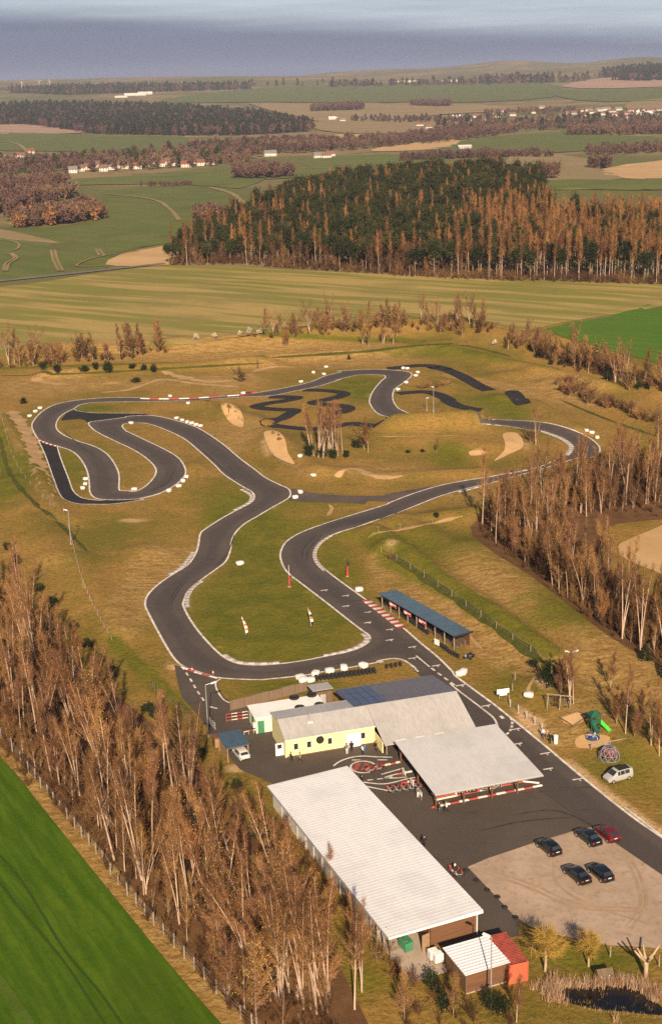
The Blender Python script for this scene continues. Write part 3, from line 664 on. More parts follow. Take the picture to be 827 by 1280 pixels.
striped('kerb', fB([(90, 92), (250, 95), (420, 90), (580, 80)]), .8, [M_line, M_red], 3.2, off=.9, h=.25)
striped('kerb', fB([(640, 76), (720, 70), (780, 62)])+fN([(60, 268), (150, 258)]), .8, [M_line, M_red], 3.2, off=.9, h=.25)
striped('kerb', fT([(145, 362), (200, 385), (265, 404)]), .7, KR, 1.0, h=.2)
striped('kerb', g2([(350, 590), (420, 618), (500, 642), (580, 662)]), .6, [M_line, M_red], 1.6, h=.08)
def dashes(pts, w=.35, on=1.4, gap=1.4, lvl=.125, n=5):
    p = UPs(pts, n); L = arclen(p); s = 0
    while s+on < L[-1]:
        q = np.linspace(s, s+on, 4)
        ribbon('road_dash', np.stack([np.interp(q, L, p[:, k]) for k in range(3)], 1), w, M_line, lvl); s += on+gap
def line(pts, w=.3, lvl=.125, n=5, mt=None, name='road_line'): return ribbon(name, resample(UPs(pts, n), .7), w, mt or M_line, lvl)
dashes(g2([(350, 590), (400, 665), (450, 750), (520, 850)]))
dashes([(262, 884), (276, 888), (284, 893)], .4, 1.6, 1.2)
line(g2([(600, 668), (568, 690), (575, 740), (620, 805), (680, 830)])); line(g4([(412, 622), (500, 695)])); dashes(g4([(510, 702), (670, 820)]), .4, 1.3, 1.0); dashes(g4([(405, 707), (460, 755)]), .4, 1.3, 1)
line(g5([(10, 388), (60, 430), (250, 575), (300, 622), (322, 680)]), .35); dashes(g5([(405, 612), (412, 650), (400, 690), (375, 718)]), .4, .8, .5); line(g5([(335, 598), (355, 615)]), .6)
def gridmark(px, py):
    c = G(px, py); a, b = PZ(px-4, py+.6), PZ(px+4.5, py-.8)
    u = np.array([b.x-a.x, b.y-a.y]); u /= np.linalg.norm(u); v = np.array([-u[1], u[0]])
    mb = MB()
    for o_, l, w in ((0, 1.3, .16), ):
        P4 = [np.array([c.x, c.y])+u*s*l*.62+v*t*w for s, t in ((-1, -1), (1, -1), (1, 1), (-1, 1))]
        mb.add([(p[0], p[1], TZ(*p)+.13) for p in P4], [(0, 1, 2, 3)])
    P4 = [np.array([c.x, c.y])+u*s+v*t for s, t in ((.1, -.75), (.3, -.75), (.3, -.16), (.1, -.16))]
    mb.add([(p[0], p[1], TZ(*p)+.13) for p in P4], [(0, 1, 2, 3)])
    tag(mb.build('grid_marking', M_line), kind='structure')
for p in g3([(440, 95), (578, 130), (580, 197), (720, 237), (720, 305)])+g4([(100, 340), (98, 407), (243, 452), (240, 520), (388, 565), (388, 638), (540, 686), (700, 812)])+g5([(75, 400), (243, 532), (435, 683), (445, 778)])+g8([(70, 323), (90, 423), (280, 490)]): gridmark(*p)
# pit lane paint
p6 = lambda pts: crop(400, 900, K5, pts)
line(p6([(85, 302), (130, 270), (200, 246), (280, 237), (350, 242), (465, 245)])); line(p6([(205, 263), (260, 262)]), .25); line(p6([(370, 262), (435, 262)]), .25)
el = [(278+82*math.cos(2*math.pi*k/24), 308+38*math.sin(2*math.pi*k/24)) for k in range(24)]
w_ = UP(crom(p6(el), 2, True)); line(p6(el+el[:1]), .3, .125, 2)
for x in (235, 290, 345, 390): line(p6([(x-14, 330), (x+14, 284)]), .75, .115, 2, M_red)
line(p6([(225, 400), (310, 410), (400, 418), (470, 408), (560, 385), (640, 372)])); line(p6([(250, 422), (330, 440), (450, 463)])); dashes(p6([(240, 398), (320, 392), (420, 380), (520, 360)]), .3, .9, .6); line(p6([(395, 356), (450, 340), (540, 315)])); line(p6([(415, 375), (500, 352), (575, 340)])); line(p6([(415, 378), (480, 380), (560, 372)])); line(p6([(185, 355), (240, 368)]), .3)
striped('kerb', p6([(380, 300), (440, 290), (520, 272)]), .55, KR, .9, .09, .15); striped('kerb', p6([(520, 412), (590, 398), (640, 385)]), .55, KR, .9, .09, .15); striped('kerb', p6([(500, 352), (545, 344), (590, 335)]), .5, KR, .9, .09, .15)
line([(478, 1040), (484, 1036), (490, 1034)], .25)
striped('kerb', crop(540, 900, K5, [(-10, 568), (340, 495), (705, 424)]), .55, KR, 1.4, .06, .14, n=3)
striped('kerb', crop(540, 900, K5, [(15, 522), (300, 462), (650, 388), (690, 412)]), .3, [M_line, M_red], 3.0, .06, .2, n=3)
striped('kerb', crop(540, 900, K5, [(20, 508), (300, 448), (640, 376)]), .25, [M_red, M_line], 3.0, .06, .2, n=3)
M_skid = mat('tyre_rubber_marks', (.022, .018, .018), (.05, .04, .037), 1.5, .8)
_sk = 0
for pts in (g4([(180, 570), (215, 550), (250, 533)]), g4([(332, 577), (380, 552), (425, 532)]), g3([(45, 597), (90, 588)]), g3([(510, 180), (560, 150)]), g2([(270, 200), (330, 90), (380, 40)]), g2([(255, 190), (310, 90), (365, 35)]), g1([(560, 560), (640, 480), (690, 350)]), fF([(300, 620), (310, 540), (400, 450)]), fF([(330, 640), (338, 560), (430, 455)]), fT([(300, 300), (420, 400), (520, 480)]), fB([(300, 560), (250, 640), (150, 690)]), fB([(420, 370), (560, 500), (700, 620)]), [(640, 1020), (700, 1015), (770, 1050)], [(480, 1010), (500, 1050), (560, 1080)], [(600, 1040), (650, 1028), (720, 1022)]):
    p_ = resample(UPs(pts), 1.0); ribbon('skid_mark', p_, .28*np.minimum(1, np.minimum(np.arange(len(p_))+.3, len(p_)-.7-np.arange(len(p_)))/3), M_skid, .106+.002*_sk); _sk += 1
_rk = 0
for pts in ([(600, 1090), (660, 1110), (720, 1135), (790, 1140), (850, 1150)], [(604, 1086), (664, 1106), (724, 1131), (792, 1136), (850, 1145)], [(690, 1075), (700, 1110), (760, 1140), (850, 1165)], [(770, 1062), (790, 1090), (800, 1130), (780, 1160)], [(776, 1062), (797, 1090), (807, 1130), (788, 1160)]):
    p_ = resample(UPs(pts), 1.0); ribbon('wheel_track', p_, .45*np.minimum(1, np.minimum(np.arange(len(p_))+.3, len(p_)-.7-np.arange(len(p_)))/4), M_ruts, .068+.004*_rk); _rk += 1
line([(828, 1047), (780, 1010)], .3)
# ------------------------------------------------------------------ buildings
def streaky(name, c, c2, rough=.45, sx=(.4, 2.2, 1), spec=.4, sc=1.2, metal=0):
    mt, nt, b = new_mat(name); v = nd(nt, 'ShaderNodeTexCoord').outputs['Object']
    b.inputs['Roughness'].default_value = rough; b.inputs['Specular IOR Level'].default_value = spec; b.inputs['Metallic'].default_value = metal
    o = mixc(nt, ramp(nt, noise(nt, sc, 5, .65, scaled(nt, v, sx)), .35, .72), c, c2)
    o = mixc(nt, madd2(nt, ramp(nt, noise(nt, .18, 4, .6, v), .45, .7), .5), o, tuple(q*.82 for q in c2))
    nt.links.new(o, b.inputs['Base Color']); return mt
def boards(name, c, c2, period=.16, axis=2):
    mt, nt, b = new_mat(name); v = nd(nt, 'ShaderNodeTexCoord').outputs['Object']
    b.inputs['Roughness'].default_value = .75
    s = [.25, .25, .25]; s[axis] = 1/period
    n = noise(nt, 1.0, 2, .5, scaled(nt, v, tuple(s)))
    sp = nd(nt, 'ShaderNodeSeparateXYZ'); nt.links.new(v, sp.inputs[0])
    fr = nd(nt, 'ShaderNodeMath', operation='FRACT'); ml = madd2(nt, sp.outputs[axis], 1/period); nt.links.new(ml, fr.inputs[0])
    o = mixc(nt, ramp(nt, n, .3, .7), c, c2); o = mixc(nt, ramp(nt, fr.outputs[0], .86, .95), o, tuple(q*.35 for q in c))
    nt.links.new(o, b.inputs['Base Color']); return mt
M_wroof = streaky('white_roof_metal', (.68, .655, .665), (.63, .605, .615), .5)
M_groof = streaky('grey_roof_metal', (.42, .39, .38), (.35, .325, .315), .42, (2.2, .4, 1))
M_broof = streaky('blue_roof_metal', (.060, .095, .135), (.048, .075, .11), .4, (2.2, .4, 1))
M_proof = streaky('pale_roof_metal', (.55, .525, .52), (.505, .48, .475), .5, (2.2, .4, 1))
M_rear_roof = streaky('rear_roof_metal', (.150, .135, .155), (.115, .105, .125), .5, (2.2, .4, 1))  # rear garage slope, darker and bluer than the front one
M_yellow = streaky('yellow_render', (.76, .68, .37), (.68, .60, .31), .85, (1, 1, 1), .2)
M_cream = streaky('cream_panel', (.72, .72, .52), (.62, .62, .45), .7)
M_white = mat('white_lacquer', (.78, .76, .73), (.68, .66, .63), 1, .5)
M_grey = streaky('grey_cladding', (.40, .37, .35), (.33, .30, .285), .6, (1.5, 1.5, .3))
M_lgrey = streaky('pale_cladding', (.62, .58, .55), (.54, .50, .47), .6, (1.5, 1.5, .3))
M_timber = boards('timber_boards', (.165, .075, .032), (.12, .052, .024))
M_timber2 = boards('weathered_boards', (.16, .10, .06), (.11, .07, .042), .2, 0)
M_wood = mat('bare_wood', (.33, .21, .11), (.24, .15, .08), 2, .8)
M_postw = mat('weathered_post', (.30, .235, .18), (.20, .155, .12), 2, .85)
M_dark = mat('dark_interior', (.025, .02, .018), (.015, .012, .012), 1, .9)
M_rubber = mat('rubber', (.016, .015, .015), (.028, .026, .025), 2, .85, spec=.2)
M_glass = mat('window_glass', (.02, .025, .03), (.03, .035, .04), .3, .08, spec=.8)
M_steel = mat('galvanised_steel', (.42, .41, .40), (.34, .33, .32), 2, .45, .4)
M_solar = mat('solar_cell', (.012, .02, .075), (.018, .03, .095), 1.0, .22, spec=.6)
M_green = mat('green_lacquer', (.05, .22, .11), (.04, .17, .09), 1, .5)
M_conc = soil('concrete', (.42, .33, .26), (.36, .28, .22), (.25, .19, .15), .4)
M_contred = streaky('red_container_steel', (.56, .13, .065), (.42, .095, .05), .55, (3, 3, .5))
def rectfit(p):
    p = [Vector((q.x, q.y)) for q in p]; c = sum(p, Vector((0, 0)))/4
    u = (p[1]-p[0])+(p[2]-p[3]); v = (p[3]-p[0])+(p[2]-p[1])
    a = math.atan2(u.y, u.x); b = math.atan2(v.y, v.x)-math.pi/2
    d = (b-a+math.pi) % (2*math.pi)-math.pi
    return c, a+d*.4, u.length/2, v.length/2
def ribbed(mb, p0, p1, p2, p3, n, hgt=.05):
    """profiled sheet: ribs run p0->p3, repeated n times from p0 to p1"""
    p0, p1, p2, p3 = [Vector(q) for q in (p0, p1, p2, p3)]; N = (p1-p0).cross(p3-p0).normalized()*hgt
    vs = []
    for i in range(n):
        for t, h in ((0, 0), (.62, 0), (.70, 1), (.92, 1)):
            s = (i+t)/n; vs += [p0.lerp(p1, s)+N*h, p3.lerp(p2, s)+N*h]
    vs += [p1, p2]; k = len(vs)//2
    mb.add(vs, [(2*i, 2*i+2, 2*i+3, 2*i+1) for i in range(k-1)])
    dn = Vector((0, 0, -.09)); mb.add([p0+dn, p1+dn, p2+dn, p3+dn, p0, p1, p2, p3], [(3, 2, 1, 0), (0, 1, 5, 4), (1, 2, 6, 5), (2, 3, 7, 6), (3, 0, 4, 7)])
    return mb
def bx(name, lo, hi, mt, parent, bev=0):
    mb = MB(); mb.box([(a+b)/2 for a, b in zip(lo, hi)], [b-a for a, b in zip(lo, hi)], 0, bev)
    return mb.build(name, mt, parent)
def window(parent, x, y, z, w, h, face='y-', fm=None):
    """frame with its pane, set proud of a wall"""
    f = MB(); t = .07; sgn = -1 if '-' in face else 1
    for dx, dz, ww, hh in ((-w/2, 0, t, h), (w/2, 0, t, h), (0, h/2, w+t, t), (0, -h/2, w+t, t)):
        f.box((x+dx, y+sgn*.03, z+dz) if face[0] == 'y' else (x+sgn*.03, y+dx, z+dz), (ww, .08, hh) if face[0] == 'y' else (.08, ww, hh))
    o = f.build('window', fm or M_white, parent)
    g = MB().box((x, y+sgn*.015, z) if face[0] == 'y' else (x+sgn*.015, y, z), (w-.05, .03, h-.05) if face[0] == 'y' else (.03, w-.05, h-.05)); g.build('pane', M_glass, o)
    return o
def local(root, px, py, z=0):
    p = PZ(px, py, z); d = Vector((p.x-root.location.x, p.y-root.location.y)); a = -root.rotation_euler.z
    return d.x*math.cos(a)-d.y*math.sin(a), d.x*math.sin(a)+d.y*math.cos(a)

# --- long kart hall
zr = 3.7
c, a, Lx, Ly = rectfit([PZ(332, 980, zr), PZ(487, 1170, zr), PZ(605, 1137, zr), PZ(433, 958, zr)])
hall = empty('kart_hall', (c.x, c.y, 0), a, 'long kart hall under a huge white ribbed metal roof beside the wood', 'hall')
X, Y = Lx/2, Ly/2
rb = ribbed(MB(), (-X, -Y, zr-.25), (X, -Y, zr-.25), (X, Y, zr), (-X, Y, zr), int(Lx/.62), .014); ro = rb.build('roof', M_wroof, hall)
bx('gutter', (-X, -Y-.14, zr-.42), (X, -Y-.02, zr-.28), M_steel, hall)
bx('fascia', (X+.01, -Y, zr-.42), (X+.06, Y, zr-.12), M_white, hall)
bay = 6.0
bx('wall', (-X+.5, -Y+.7, 0), (-X*.35, -Y+.85, zr-.4), M_lgrey, hall); bx('wall', (-X*.35+.02, -Y+.72, 0), (X-bay, -Y+.87, zr-.4), M_grey, hall)
bx('wall', (-X+.5, Y-.6, 0), (X-.5, Y-.45, zr-.2), M_lgrey, hall); bx('end_wall', (-X+.35, -Y+.7, 0), (-X+.48, Y-.45, zr-.3), M_lgrey, hall)
bx('timber_wall', (X-.75, -Y*.08, 0), (X-.6, Y-.62, zr-.22), M_timber, hall); bx('timber_wall', (X-bay, -Y*.08-.15, 0), (X-.76, -Y*.08-.02, zr-.3), M_timber, hall)
bx('timber_wall', (X-bay-.15, -Y+.72, 0), (X-bay-.02, -Y*.08, zr-.35), M_grey, hall)
for k in range(4): bx('post', (X-.4-k*1.9, -Y+.3, 0), (X-.25-k*1.9, -Y+.45, zr-.4), M_postw, hall)
for k in range(9):
    x = -X+4+k*(Lx-14)/9
    bx('wall_post', (x, -Y+.5, 0), (x+.16, -Y+.66, zr-.45), M_grey, hall)
for k in range(6):
    x = -X+4+k*(Lx-10)/5
    d = bx('roller_door', (x, Y-.43, 0), (x+3.2, Y-.38, 2.7), M_grey, hall)
ap = empty('storage_bay', (c.x, c.y, 0), a)
bpy.data.objects.remove(ap)
# things in and by the open bay
def in_hall(x, y): return Vector((c.x+x*math.cos(a)-y*math.sin(a), c.y+x*math.sin(a)+y*math.cos(a), 0))
cp = [in_hall(*q) for q in ((X-bay, -Y+.5), (X+4.5, -Y+.6), (X+4.5, -Y*.05), (X-bay, -Y*.05))]
sheet('concrete_pad', [(q.x, q.y) for q in cp], M_conc, .075, 2)
p = in_hall(X-1.6, -Y+3.0); t = empty('waste_bin', p, a+.1, 'green wheeled waste bin under the roof edge of the white hall', 'bin')
MB().box((0, 0, .75), (1.7, 1.1, 1.1), 0, .08, ).build('body', M_green, t); MB().box((0, 0, 1.36), (1.8, 1.2, .1), 0, .03).build('lid', M_green, t)
for sx in (-.6, .6):
    for sy in (-.4, .4): MB().disc((sx, sy, .12), .12, .06, 10, axis='x').build('wheel', M_rubber, t)
p = in_hall(X-.2, -Y*.12-.6); t = MB(); t.box((0, 0, 1.2), (.12, 1.1, 2.4), .2); t.box((.08, .2, 1.2), (.06, .1, 2.4), .2); o = t.build('wooden_board', M_wood, None, loc=p, rz=a); tag(o, 'tall wooden board leaning in the open bay of the white hall', 'board')
for k, (px, py) in enumerate([(541, 1199), (547, 1203)]):
    p = PZ(px, py); t = empty('water_tank', p, a, ('white caged plastic tank nearer the wood beside the brown shed', 'white caged plastic tank nearer the brown shed wall')[k], 'tank', 'white tanks by the shed')
    MB().box((0, 0, .78), (1.0, 1.15, 1.15), 0, .09).build('bottle', M_white, t); cg = MB()
    for q in range(5):
        cg.box((0, 0, .3+q*.24), (1.08, 1.23, .03))
    cg.build('cage', M_steel, t); MB().box((0, 0, .09), (1.05, 1.2, .14)).build('pallet', M_wood, t)

# --- brown shed and red container
zs = 2.9
c2, a2, Lx, Ly = rectfit([PZ(581, 1218, zs), PZ(637.7, 1201.7, zs), PZ(607, 1169, zs), PZ(552.5, 1184.8, zs)])
shed = empty('timber_shed', (c2.x, c2.y, 0), a2, 'brown timber shed with white ribbed roof beside the red container', 'shed'); X, Y = Lx/2, Ly/2
ribbed(MB(), (X, -Y, zs-.1), (X, Y, zs), (-X, Y, zs), (-X, -Y, zs-.1), int(Ly/.5), .05).build('roof', M_wroof, shed)
w = MB(); w.box((0, -Y+.35, (zs-.2)/2), (Lx-.5, .12, zs-.2)); w.box((-X+.3, .1, (zs-.2)/2), (.12, Ly-.8, zs-.2)); w.box((X-.3, .1, (zs-.2)/2), (.12, Ly-.8, zs-.2)); w.box((0, Y-.3, (zs-.2)/2), (Lx-.5, .12, zs-.2)); w.build('wall', M_timber, shed)
bx('corner_post', (-X+.2, -Y+.24, 0), (-X+.36, -Y+.38, zs-.18), M_timber2, shed); bx('plinth', (-X+.22, -Y+.26, 0), (X-.22, -Y+.2, .14), M_conc, shed)
bx('door', (-X+.2, -.6, .05), (-X+.24, .6, 2.1), M_timber2, shed)
cc = [PZ(632.5, 1205, 2.6), PZ(655, 1199, 2.6), PZ(628, 1168, 2.6), PZ(611, 1171, 2.6)]
c3, a3, Lx3, Ly3 = rectfit(cc); Lx3 = 2.44; Ly3 = 6.06
cont = empty('shipping_container', (c3.x+.2, c3.y, .0), a3, 'red steel shipping container with stained roof against the brown shed', 'container')
mb = MB(); x, y = Lx3/2, Ly3/2
ribbed(mb, (x, -y, 2.59), (x, y, 2.59), (-x, y, 2.59), (-x, -y, 2.59), 22, .03); mb.build('roof', streaky('stained_container_roof', (.34, .05, .03), (.15, .04, .03), .7, (1, 1, 1)), cont)
mb = MB()
for (p, q) in (((-x, -y), (x, -y)), ((x, -y), (x, y)), ((x, y), (-x, y)), ((-x, y), (-x, -y))):
    p, q = Vector((*p, 0)), Vector((*q, 0)); n = int((q-p).length/.28)
    N = (q-p).cross(Vector((0, 0, 1))).normalized()*.04; vs = []
    for i in range(n):
        for t, h in ((0, 0), (.5, 0), (.6, -1), (.9, -1)):
            b_ = p.lerp(q, (i+t)/n)+N*h; vs += [b_+Vector((0, 0, .12)), b_+Vector((0, 0, 2.5))]
    vs += [q+Vector((0, 0, .12)), q+Vector((0, 0, 2.5))]
    mb.add(vs, [(2*i, 2*i+2, 2*i+3, 2*i+1) for i in range(len(vs)//2-1)])
mb.build('wall', M_contred, cont)
mb = MB()
for sx in (-1, 1):
    for sy in (-1, 1): mb.box((sx*(x-.05), sy*(y-.05), 1.3), (.16, .16, 2.6))
for sy in (-1, 1): mb.box((0, sy*(y-.04), .08), (Lx3-.2, .14, .16)); mb.box((0, sy*(y-.04), 2.52), (Lx3-.2, .14, .14))
mb.build('frame', M_contred, cont)

# --- clubhouse: yellow block and kart garage under one ridge
zR = 4.9
r1, r2 = PZ(342, 900, zR), PZ(568.7, 864, zR); az = math.atan2(r2.y-r1.y, r2.x-r1.x)
club = empty('clubhouse', (r1.x, r1.y, 0), az, 'long yellow clubhouse under a grey ribbed gable roof with solar panels', 'clubhouse')
L = (Vector(r2)-Vector(r1)).length
zf1, zf2, zb = 3.3, 2.9, 3.6
xa, yf = local(club, 360, 925, zf1); x1, _ = local(club, 467, 908, zf1)
_, yf2 = local(club, 608.6, 903.4, zf2); xg, _ = local(club, 483, 925, zf2)
xs, yb2 = local(club, 538, 845, 3.0); _, yb1 = local(club, 400, 882, 3.9)
x1 = (x1+xg)/2; xl = xa*.5
print('club', L, xa, yf, x1, yf2, yb1, yb2)
def slope(y): return zR+(zf1-zR)*y/yf
zf2 = zR+(zf1-zR)*.9*yf2/yf
ribbed(MB(), (xl, yf, zf1), (x1, yf, zf1), (x1, 0, zR), (xl, 0, zR), int((x1-xl)/.35), .04).build('roof', M_groof, club)
ribbed(MB(), (x1, 0, zR-.01), (xl, 0, zR-.01), (xl, yb1, zR-.7), (x1, yb1, zR-.7), 1, .0).v
mb = MB(); ribbed(mb, (x1+4, 0.02, zR-.02), (xl, 0.02, zR-.02), (xl, yb1, zR-.02-.16*yb1), (x1+4, yb1, zR-.02-.16*yb1), int((x1-xl)/.35), .04); mb.build('roof', M_groof, club)
mb = MB(); ribbed(mb, (x1+.01, yf2, zf2), (L+.2, yf2, zf2), (L+.2, 0, zR+.03), (x1+.01, 0, zR+.03), int((L-x1)/.35), .04); mb.build('garage_roof', M_groof, club)
xb0, _ = local(club, 418, 863.5, 3.2); xr0, _ = local(club, 442, 884, zR); print('xb', xb0, xr0); zbk = zR-.16*yb2
mb = MB(); ribbed(mb, (L+.2, 0.03, zR), (xr0, 0.03, zR), (xb0, yb2, zbk), (L+.2, yb2, zbk), int((L-xb0)/.35), .04); mb.build('garage_roof', M_rear_roof, club)
# solar panels on the far slope
sx0, _ = local(club, 444, 883, zR); 
for i in range(4):
    for j in range(3):
        x = xr0+.2+i*1.4; y0 = .5+j*(yb2-.8)/3; y1_ = y0+(yb2-.8)/3-.12
        z0, z1_ = zR-.16*y0+.09, zR-.16*y1_+.09; sk = (xb0-xr0)*(y0+.8)/yb2
        pm = MB(); pm.add([(x+sk, y0, z0), (x+1.33+sk, y0, z0), (x+1.33+sk, y1_, z1_), (x+sk, y1_, z1_), (x+sk, y0, z0-.05), (x+1.33+sk, y0, z0-.05), (x+1.33+sk, y1_, z1_-.05), (x+sk, y1_, z1_-.05)], [(0, 1, 2, 3), (7, 6, 5, 4), (0, 4, 5, 1), (1, 5, 6, 2), (2, 6, 7, 3), (3, 7, 4, 0)])
        pm.build('solar_panel', M_solar, club)
# walls of the yellow block
wy = yf+.45; wb = yb1-.25; gx0 = xl+.35; gx1 = x1
w = MB(); w.box(((gx0+gx1)/2, wy+.08, (zf1-.05)/2), (gx1-gx0, .16, zf1-.05)); w.build('wall', M_yellow, club)
g = MB()
def gable(mb, x, yA, zA, yM, zM, yB, zB, t=.16):
    mb.add([(x, yA, 0), (x, yB, 0), (x, yB, zB), (x, yM, zM), (x, yA, zA), (x+t, yA, 0), (x+t, yB, 0), (x+t, yB, zB), (x+t, yM, zM), (x+t, yA, zA)], [(0, 4, 3, 2, 1), (5, 6, 7, 8, 9), (0, 1, 6, 5), (1, 2, 7, 6), (2, 3, 8, 7), (3, 4, 9, 8), (4, 0, 5, 9)])
gable(g, gx0-.17, wy, zf1-.02, 0, zR-.15, wb, zR-.16*wb-.15); g.build('gable_wall', M_yellow, club)
bx('rear_wall', (gx0, wb-.15, 0), (L-.3, wb, zR-.16*wb-.15), M_lgrey, club)
bx('fascia', (xl, yf-.05, zf1-.22), (x1-.02, yf-.005, zf1-.02), M_cream, club)
bx('plinth', (gx0, wy-.03, 0), (gx1, wy-.005, .25), M_timber2, club)
for px, py in ((368.3, 931), (385, 929), (410.8, 924.5), (452, 917.6)):
    x, _ = local(club, px, py, 1.7); window(club, x, wy, 1.75, .75, 1.1, 'y-')
x, _ = local(club, 441, 924, 1.2); d = bx('door', (x-1.2, wy-.07, .05), (x+1.2, wy-.012, 2.35), M_white, club); bx('handle', (x+.05, wy-.12, 1.05), (x+.18, wy-.075, 1.1), M_steel, d)
x, _ = local(club, 399, 923, 2.4); o = MB(); o.disc((x, wy-.28, 2.35), .62, .22, 18, axis='y'); o.build('round_sign', M_rubber, club)
x, y = local(club, 386.7, 905, zf1+.7); v = MB(); zc = slope(y); v.box((x, y, zc+.12), (.9, .9, .3)); v.m = 1; v.tube([(x, y, zc+.2), (x, y, zc+1.5)], .16, 8); v.tube([(x, y, zc+1.5), (x, y, zc+1.65)], .25, 8); v.build('flue', [M_lgrey, M_steel], club)
x, y = local(club, 343, 935, 0); od = bx('open_door', (gx0-1.5, wy+1.0, .1), (gx0-.2, wy+1.08, 2.2), M_white, club); bx('pane', (gx0-1.2, wy+.985, 1.3), (gx0-.5, wy+.998, 2.0), M_glass, od)
for k in range(5):
    bx('eaves_bracket', (gx0+2+k*4.2, wy-.3, zf1-.35), (gx0+2.1+k*4.2, wy-.01, zf1-.25), M_white, club)
# kart garage front
gy = yf2+1.0
bx('garage_wall', (x1+1.6, wy+2.0, 0), (L-.3, wy+2.15, zf2+.2), M_timber2, club); bx('garage_end_wall', (L-.45, gy, 0), (L-.3, wb, zf2-.1), M_lgrey, club)
bx('return_wall', (x1+.02, gy+.2, 0), (x1+.18, wy+2, zf2-.1), M_yellow, club)
for k in range(8):
    x = x1+.5+k*(L-x1-.9)/7; bx('post', (x-.08, yf2+.45, 0), (x+.08, yf2+.6, zf2+.05), M_postw, club)
for k in range(3): bx('notice_board', (x1+2+k*3.2, yf2+.3, 1.5), (x1+3.6+k*3.2, yf2+.36, 2.3), M_white, club)
bx('fascia', (x1, yf2-.05, zf2-.2), (L+.2, yf2-.005, zf2-.02), M_grey, club)

# --- white flat roofed annexe with four tyres on the roof
za = 2.9
c4, a4, Lx, Ly = rectfit([PZ(317, 898, za), PZ(407, 882, za), PZ(397, 867.6, za), PZ(311, 883.5, za)])
a4 = az
ann = empty('flat_roofed_annexe', (c4.x, c4.y, 0), a4, 'white flat roofed annexe behind the yellow clubhouse with black tyres on top', 'annexe'); X, Y = Lx/2, max(Ly/2, 2.6)
bx('roof', (-X, -Y, za-.16), (X, Y, za), M_white, ann, .03); bx('wall', (-X+.25, -Y+.25, 0), (X-.25, Y-.25, za-.165), M_cream, ann)
dd = bx('door', (-X+.5, -Y+.17, .05), (-X+1.6, -Y+.24, 2.2), M_green, ann); bx('handle', (-X+1.4, -Y+.12, 1.0), (-X+1.5, -Y+.16, 1.1), M_steel, dd)
bx('side_door', (-X+.18, -1.0, .05), (-X+.24, .2, 2.2), M_green, ann); bx('meter_box', (-X-.1, -Y+.7, .9), (-X+.24, -Y+1.3, 1.6), M_white, ann)
for k, (px, py) in enumerate([(367.5, 872.5), (389.5, 869), (374.5, 885), (399, 881.5)]):
    p = PZ(px, py, za+.1); o = MB(); o.torus((0, 0, 0), .62, .26, 18, 8, .8); o.m = 0; o.disc((0, 0, -.18), .45, .05, 16); o = o.build('roof_tyre', M_rubber, None, True, (p.x, p.y, za+.21))
    tag(o, 'black tyre lying on the white annexe roof, '+('far left one', 'far right one', 'near left one', 'near right one')[k], 'tyre', 'tyres on the annexe roof')
# grey hut behind the annexe
zh = 2.7; c5, a5, Lx, Ly = rectfit([PZ(388, 866, zh), PZ(416, 862, zh), PZ(410, 852, zh), PZ(386, 855, zh)])
hut = empty('grey_hut', (c5.x, c5.y, 0), az, 'small grey roofed hut between the annexe and the long tyre wall', 'hut'); X, Y = Lx/2, Ly/2
ribbed(MB(), (-X, -Y, zh+.25), (X, -Y, zh+.25), (X, Y, zh-.1), (-X, Y, zh-.1), 10, .03).build('roof', M_grey, hut); bx('wall', (-X+.2, -Y+.2, 0), (X-.2, Y-.2, zh-.25), M_timber2, hut); bx('door', (-.5, -Y+.14, .05), (.5, -Y+.19, 2), M_grey, hut)
# weathered board fence round the annexe
fa, fb = PZ(288, 889), PZ(384, 864)
fn = empty('board_fence', fa, math.atan2(fb.y-fa.y, fb.x-fa.x), 'weathered brown board fence behind the white annexe', 'fence'); fl = (Vector(fb)-Vector(fa)).length; n = int(fl/2.4)
for k in range(n): bx('board_panel', (k*fl/n+.05, -.03, .1), ((k+1)*fl/n-.05, .03, 1.9-.1*(k % 2)), boards('fence_boards', (.20, .13, .085), (.15, .10, .065), .15, 0) if k == 0 else bpy.data.materials['fence_boards'], fn)
for k in range(n+1): bx('post', (k*fl/n-.05, -.06, 0), (k*fl/n+.05, .06, 2.0), M_timber2, fn)

# --- open kart pavilion
zp = 3.0
c6, a6, Lx, Ly = rectfit([PZ(545, 993.4, zp), PZ(678.6, 968.7, zp), PZ(619.4, 908, zp), PZ(490.7, 928.8, zp)])
pav = empty('kart_pavilion', (c6.x, c6.y, 0), a6, 'open kart pavilion on posts under a broad pale ribbed roof', 'pavilion'); X, Y = Lx/2, Ly/2
ribbed(MB(), (-X, -Y, zp), (X, -Y, zp), (X, Y, zp+.35), (-X, Y, zp+.35), int(Lx/.33), .045).build('roof', M_proof, pav)
for sy in (-.86, -.3, .3, .86):
    bx('beam', (-X+.3, Y*sy-.09, zp-.32+.17*sy), (X-.3, Y*sy+.09, zp-.1+.17*sy), M_wood, pav)
for sx in (-.93, -.42, .1, .58):
    for sy in (-.86, 0, .86):
        pt = bx('post', (X*sx-.1, Y*sy-.1, 0), (X*sx+.1, Y*sy+.1, zp-.3+.17*sy), M_timber, pav)
        if sy == -.86:
            b = MB(); b.tube([(X*sx, Y*sy, zp-1.0), (X*sx-.7, Y*sy, zp-.32)], .06, 4); b.tube([(X*sx, Y*sy, zp-1.0), (X*sx+.7, Y*sy, zp-.32)], .06, 4); b.build('brace', M_timber, pt)
bx('gutter', (-X, -Y-.14, zp-.18), (X, -Y-.03, zp-.06), M_steel, pav)
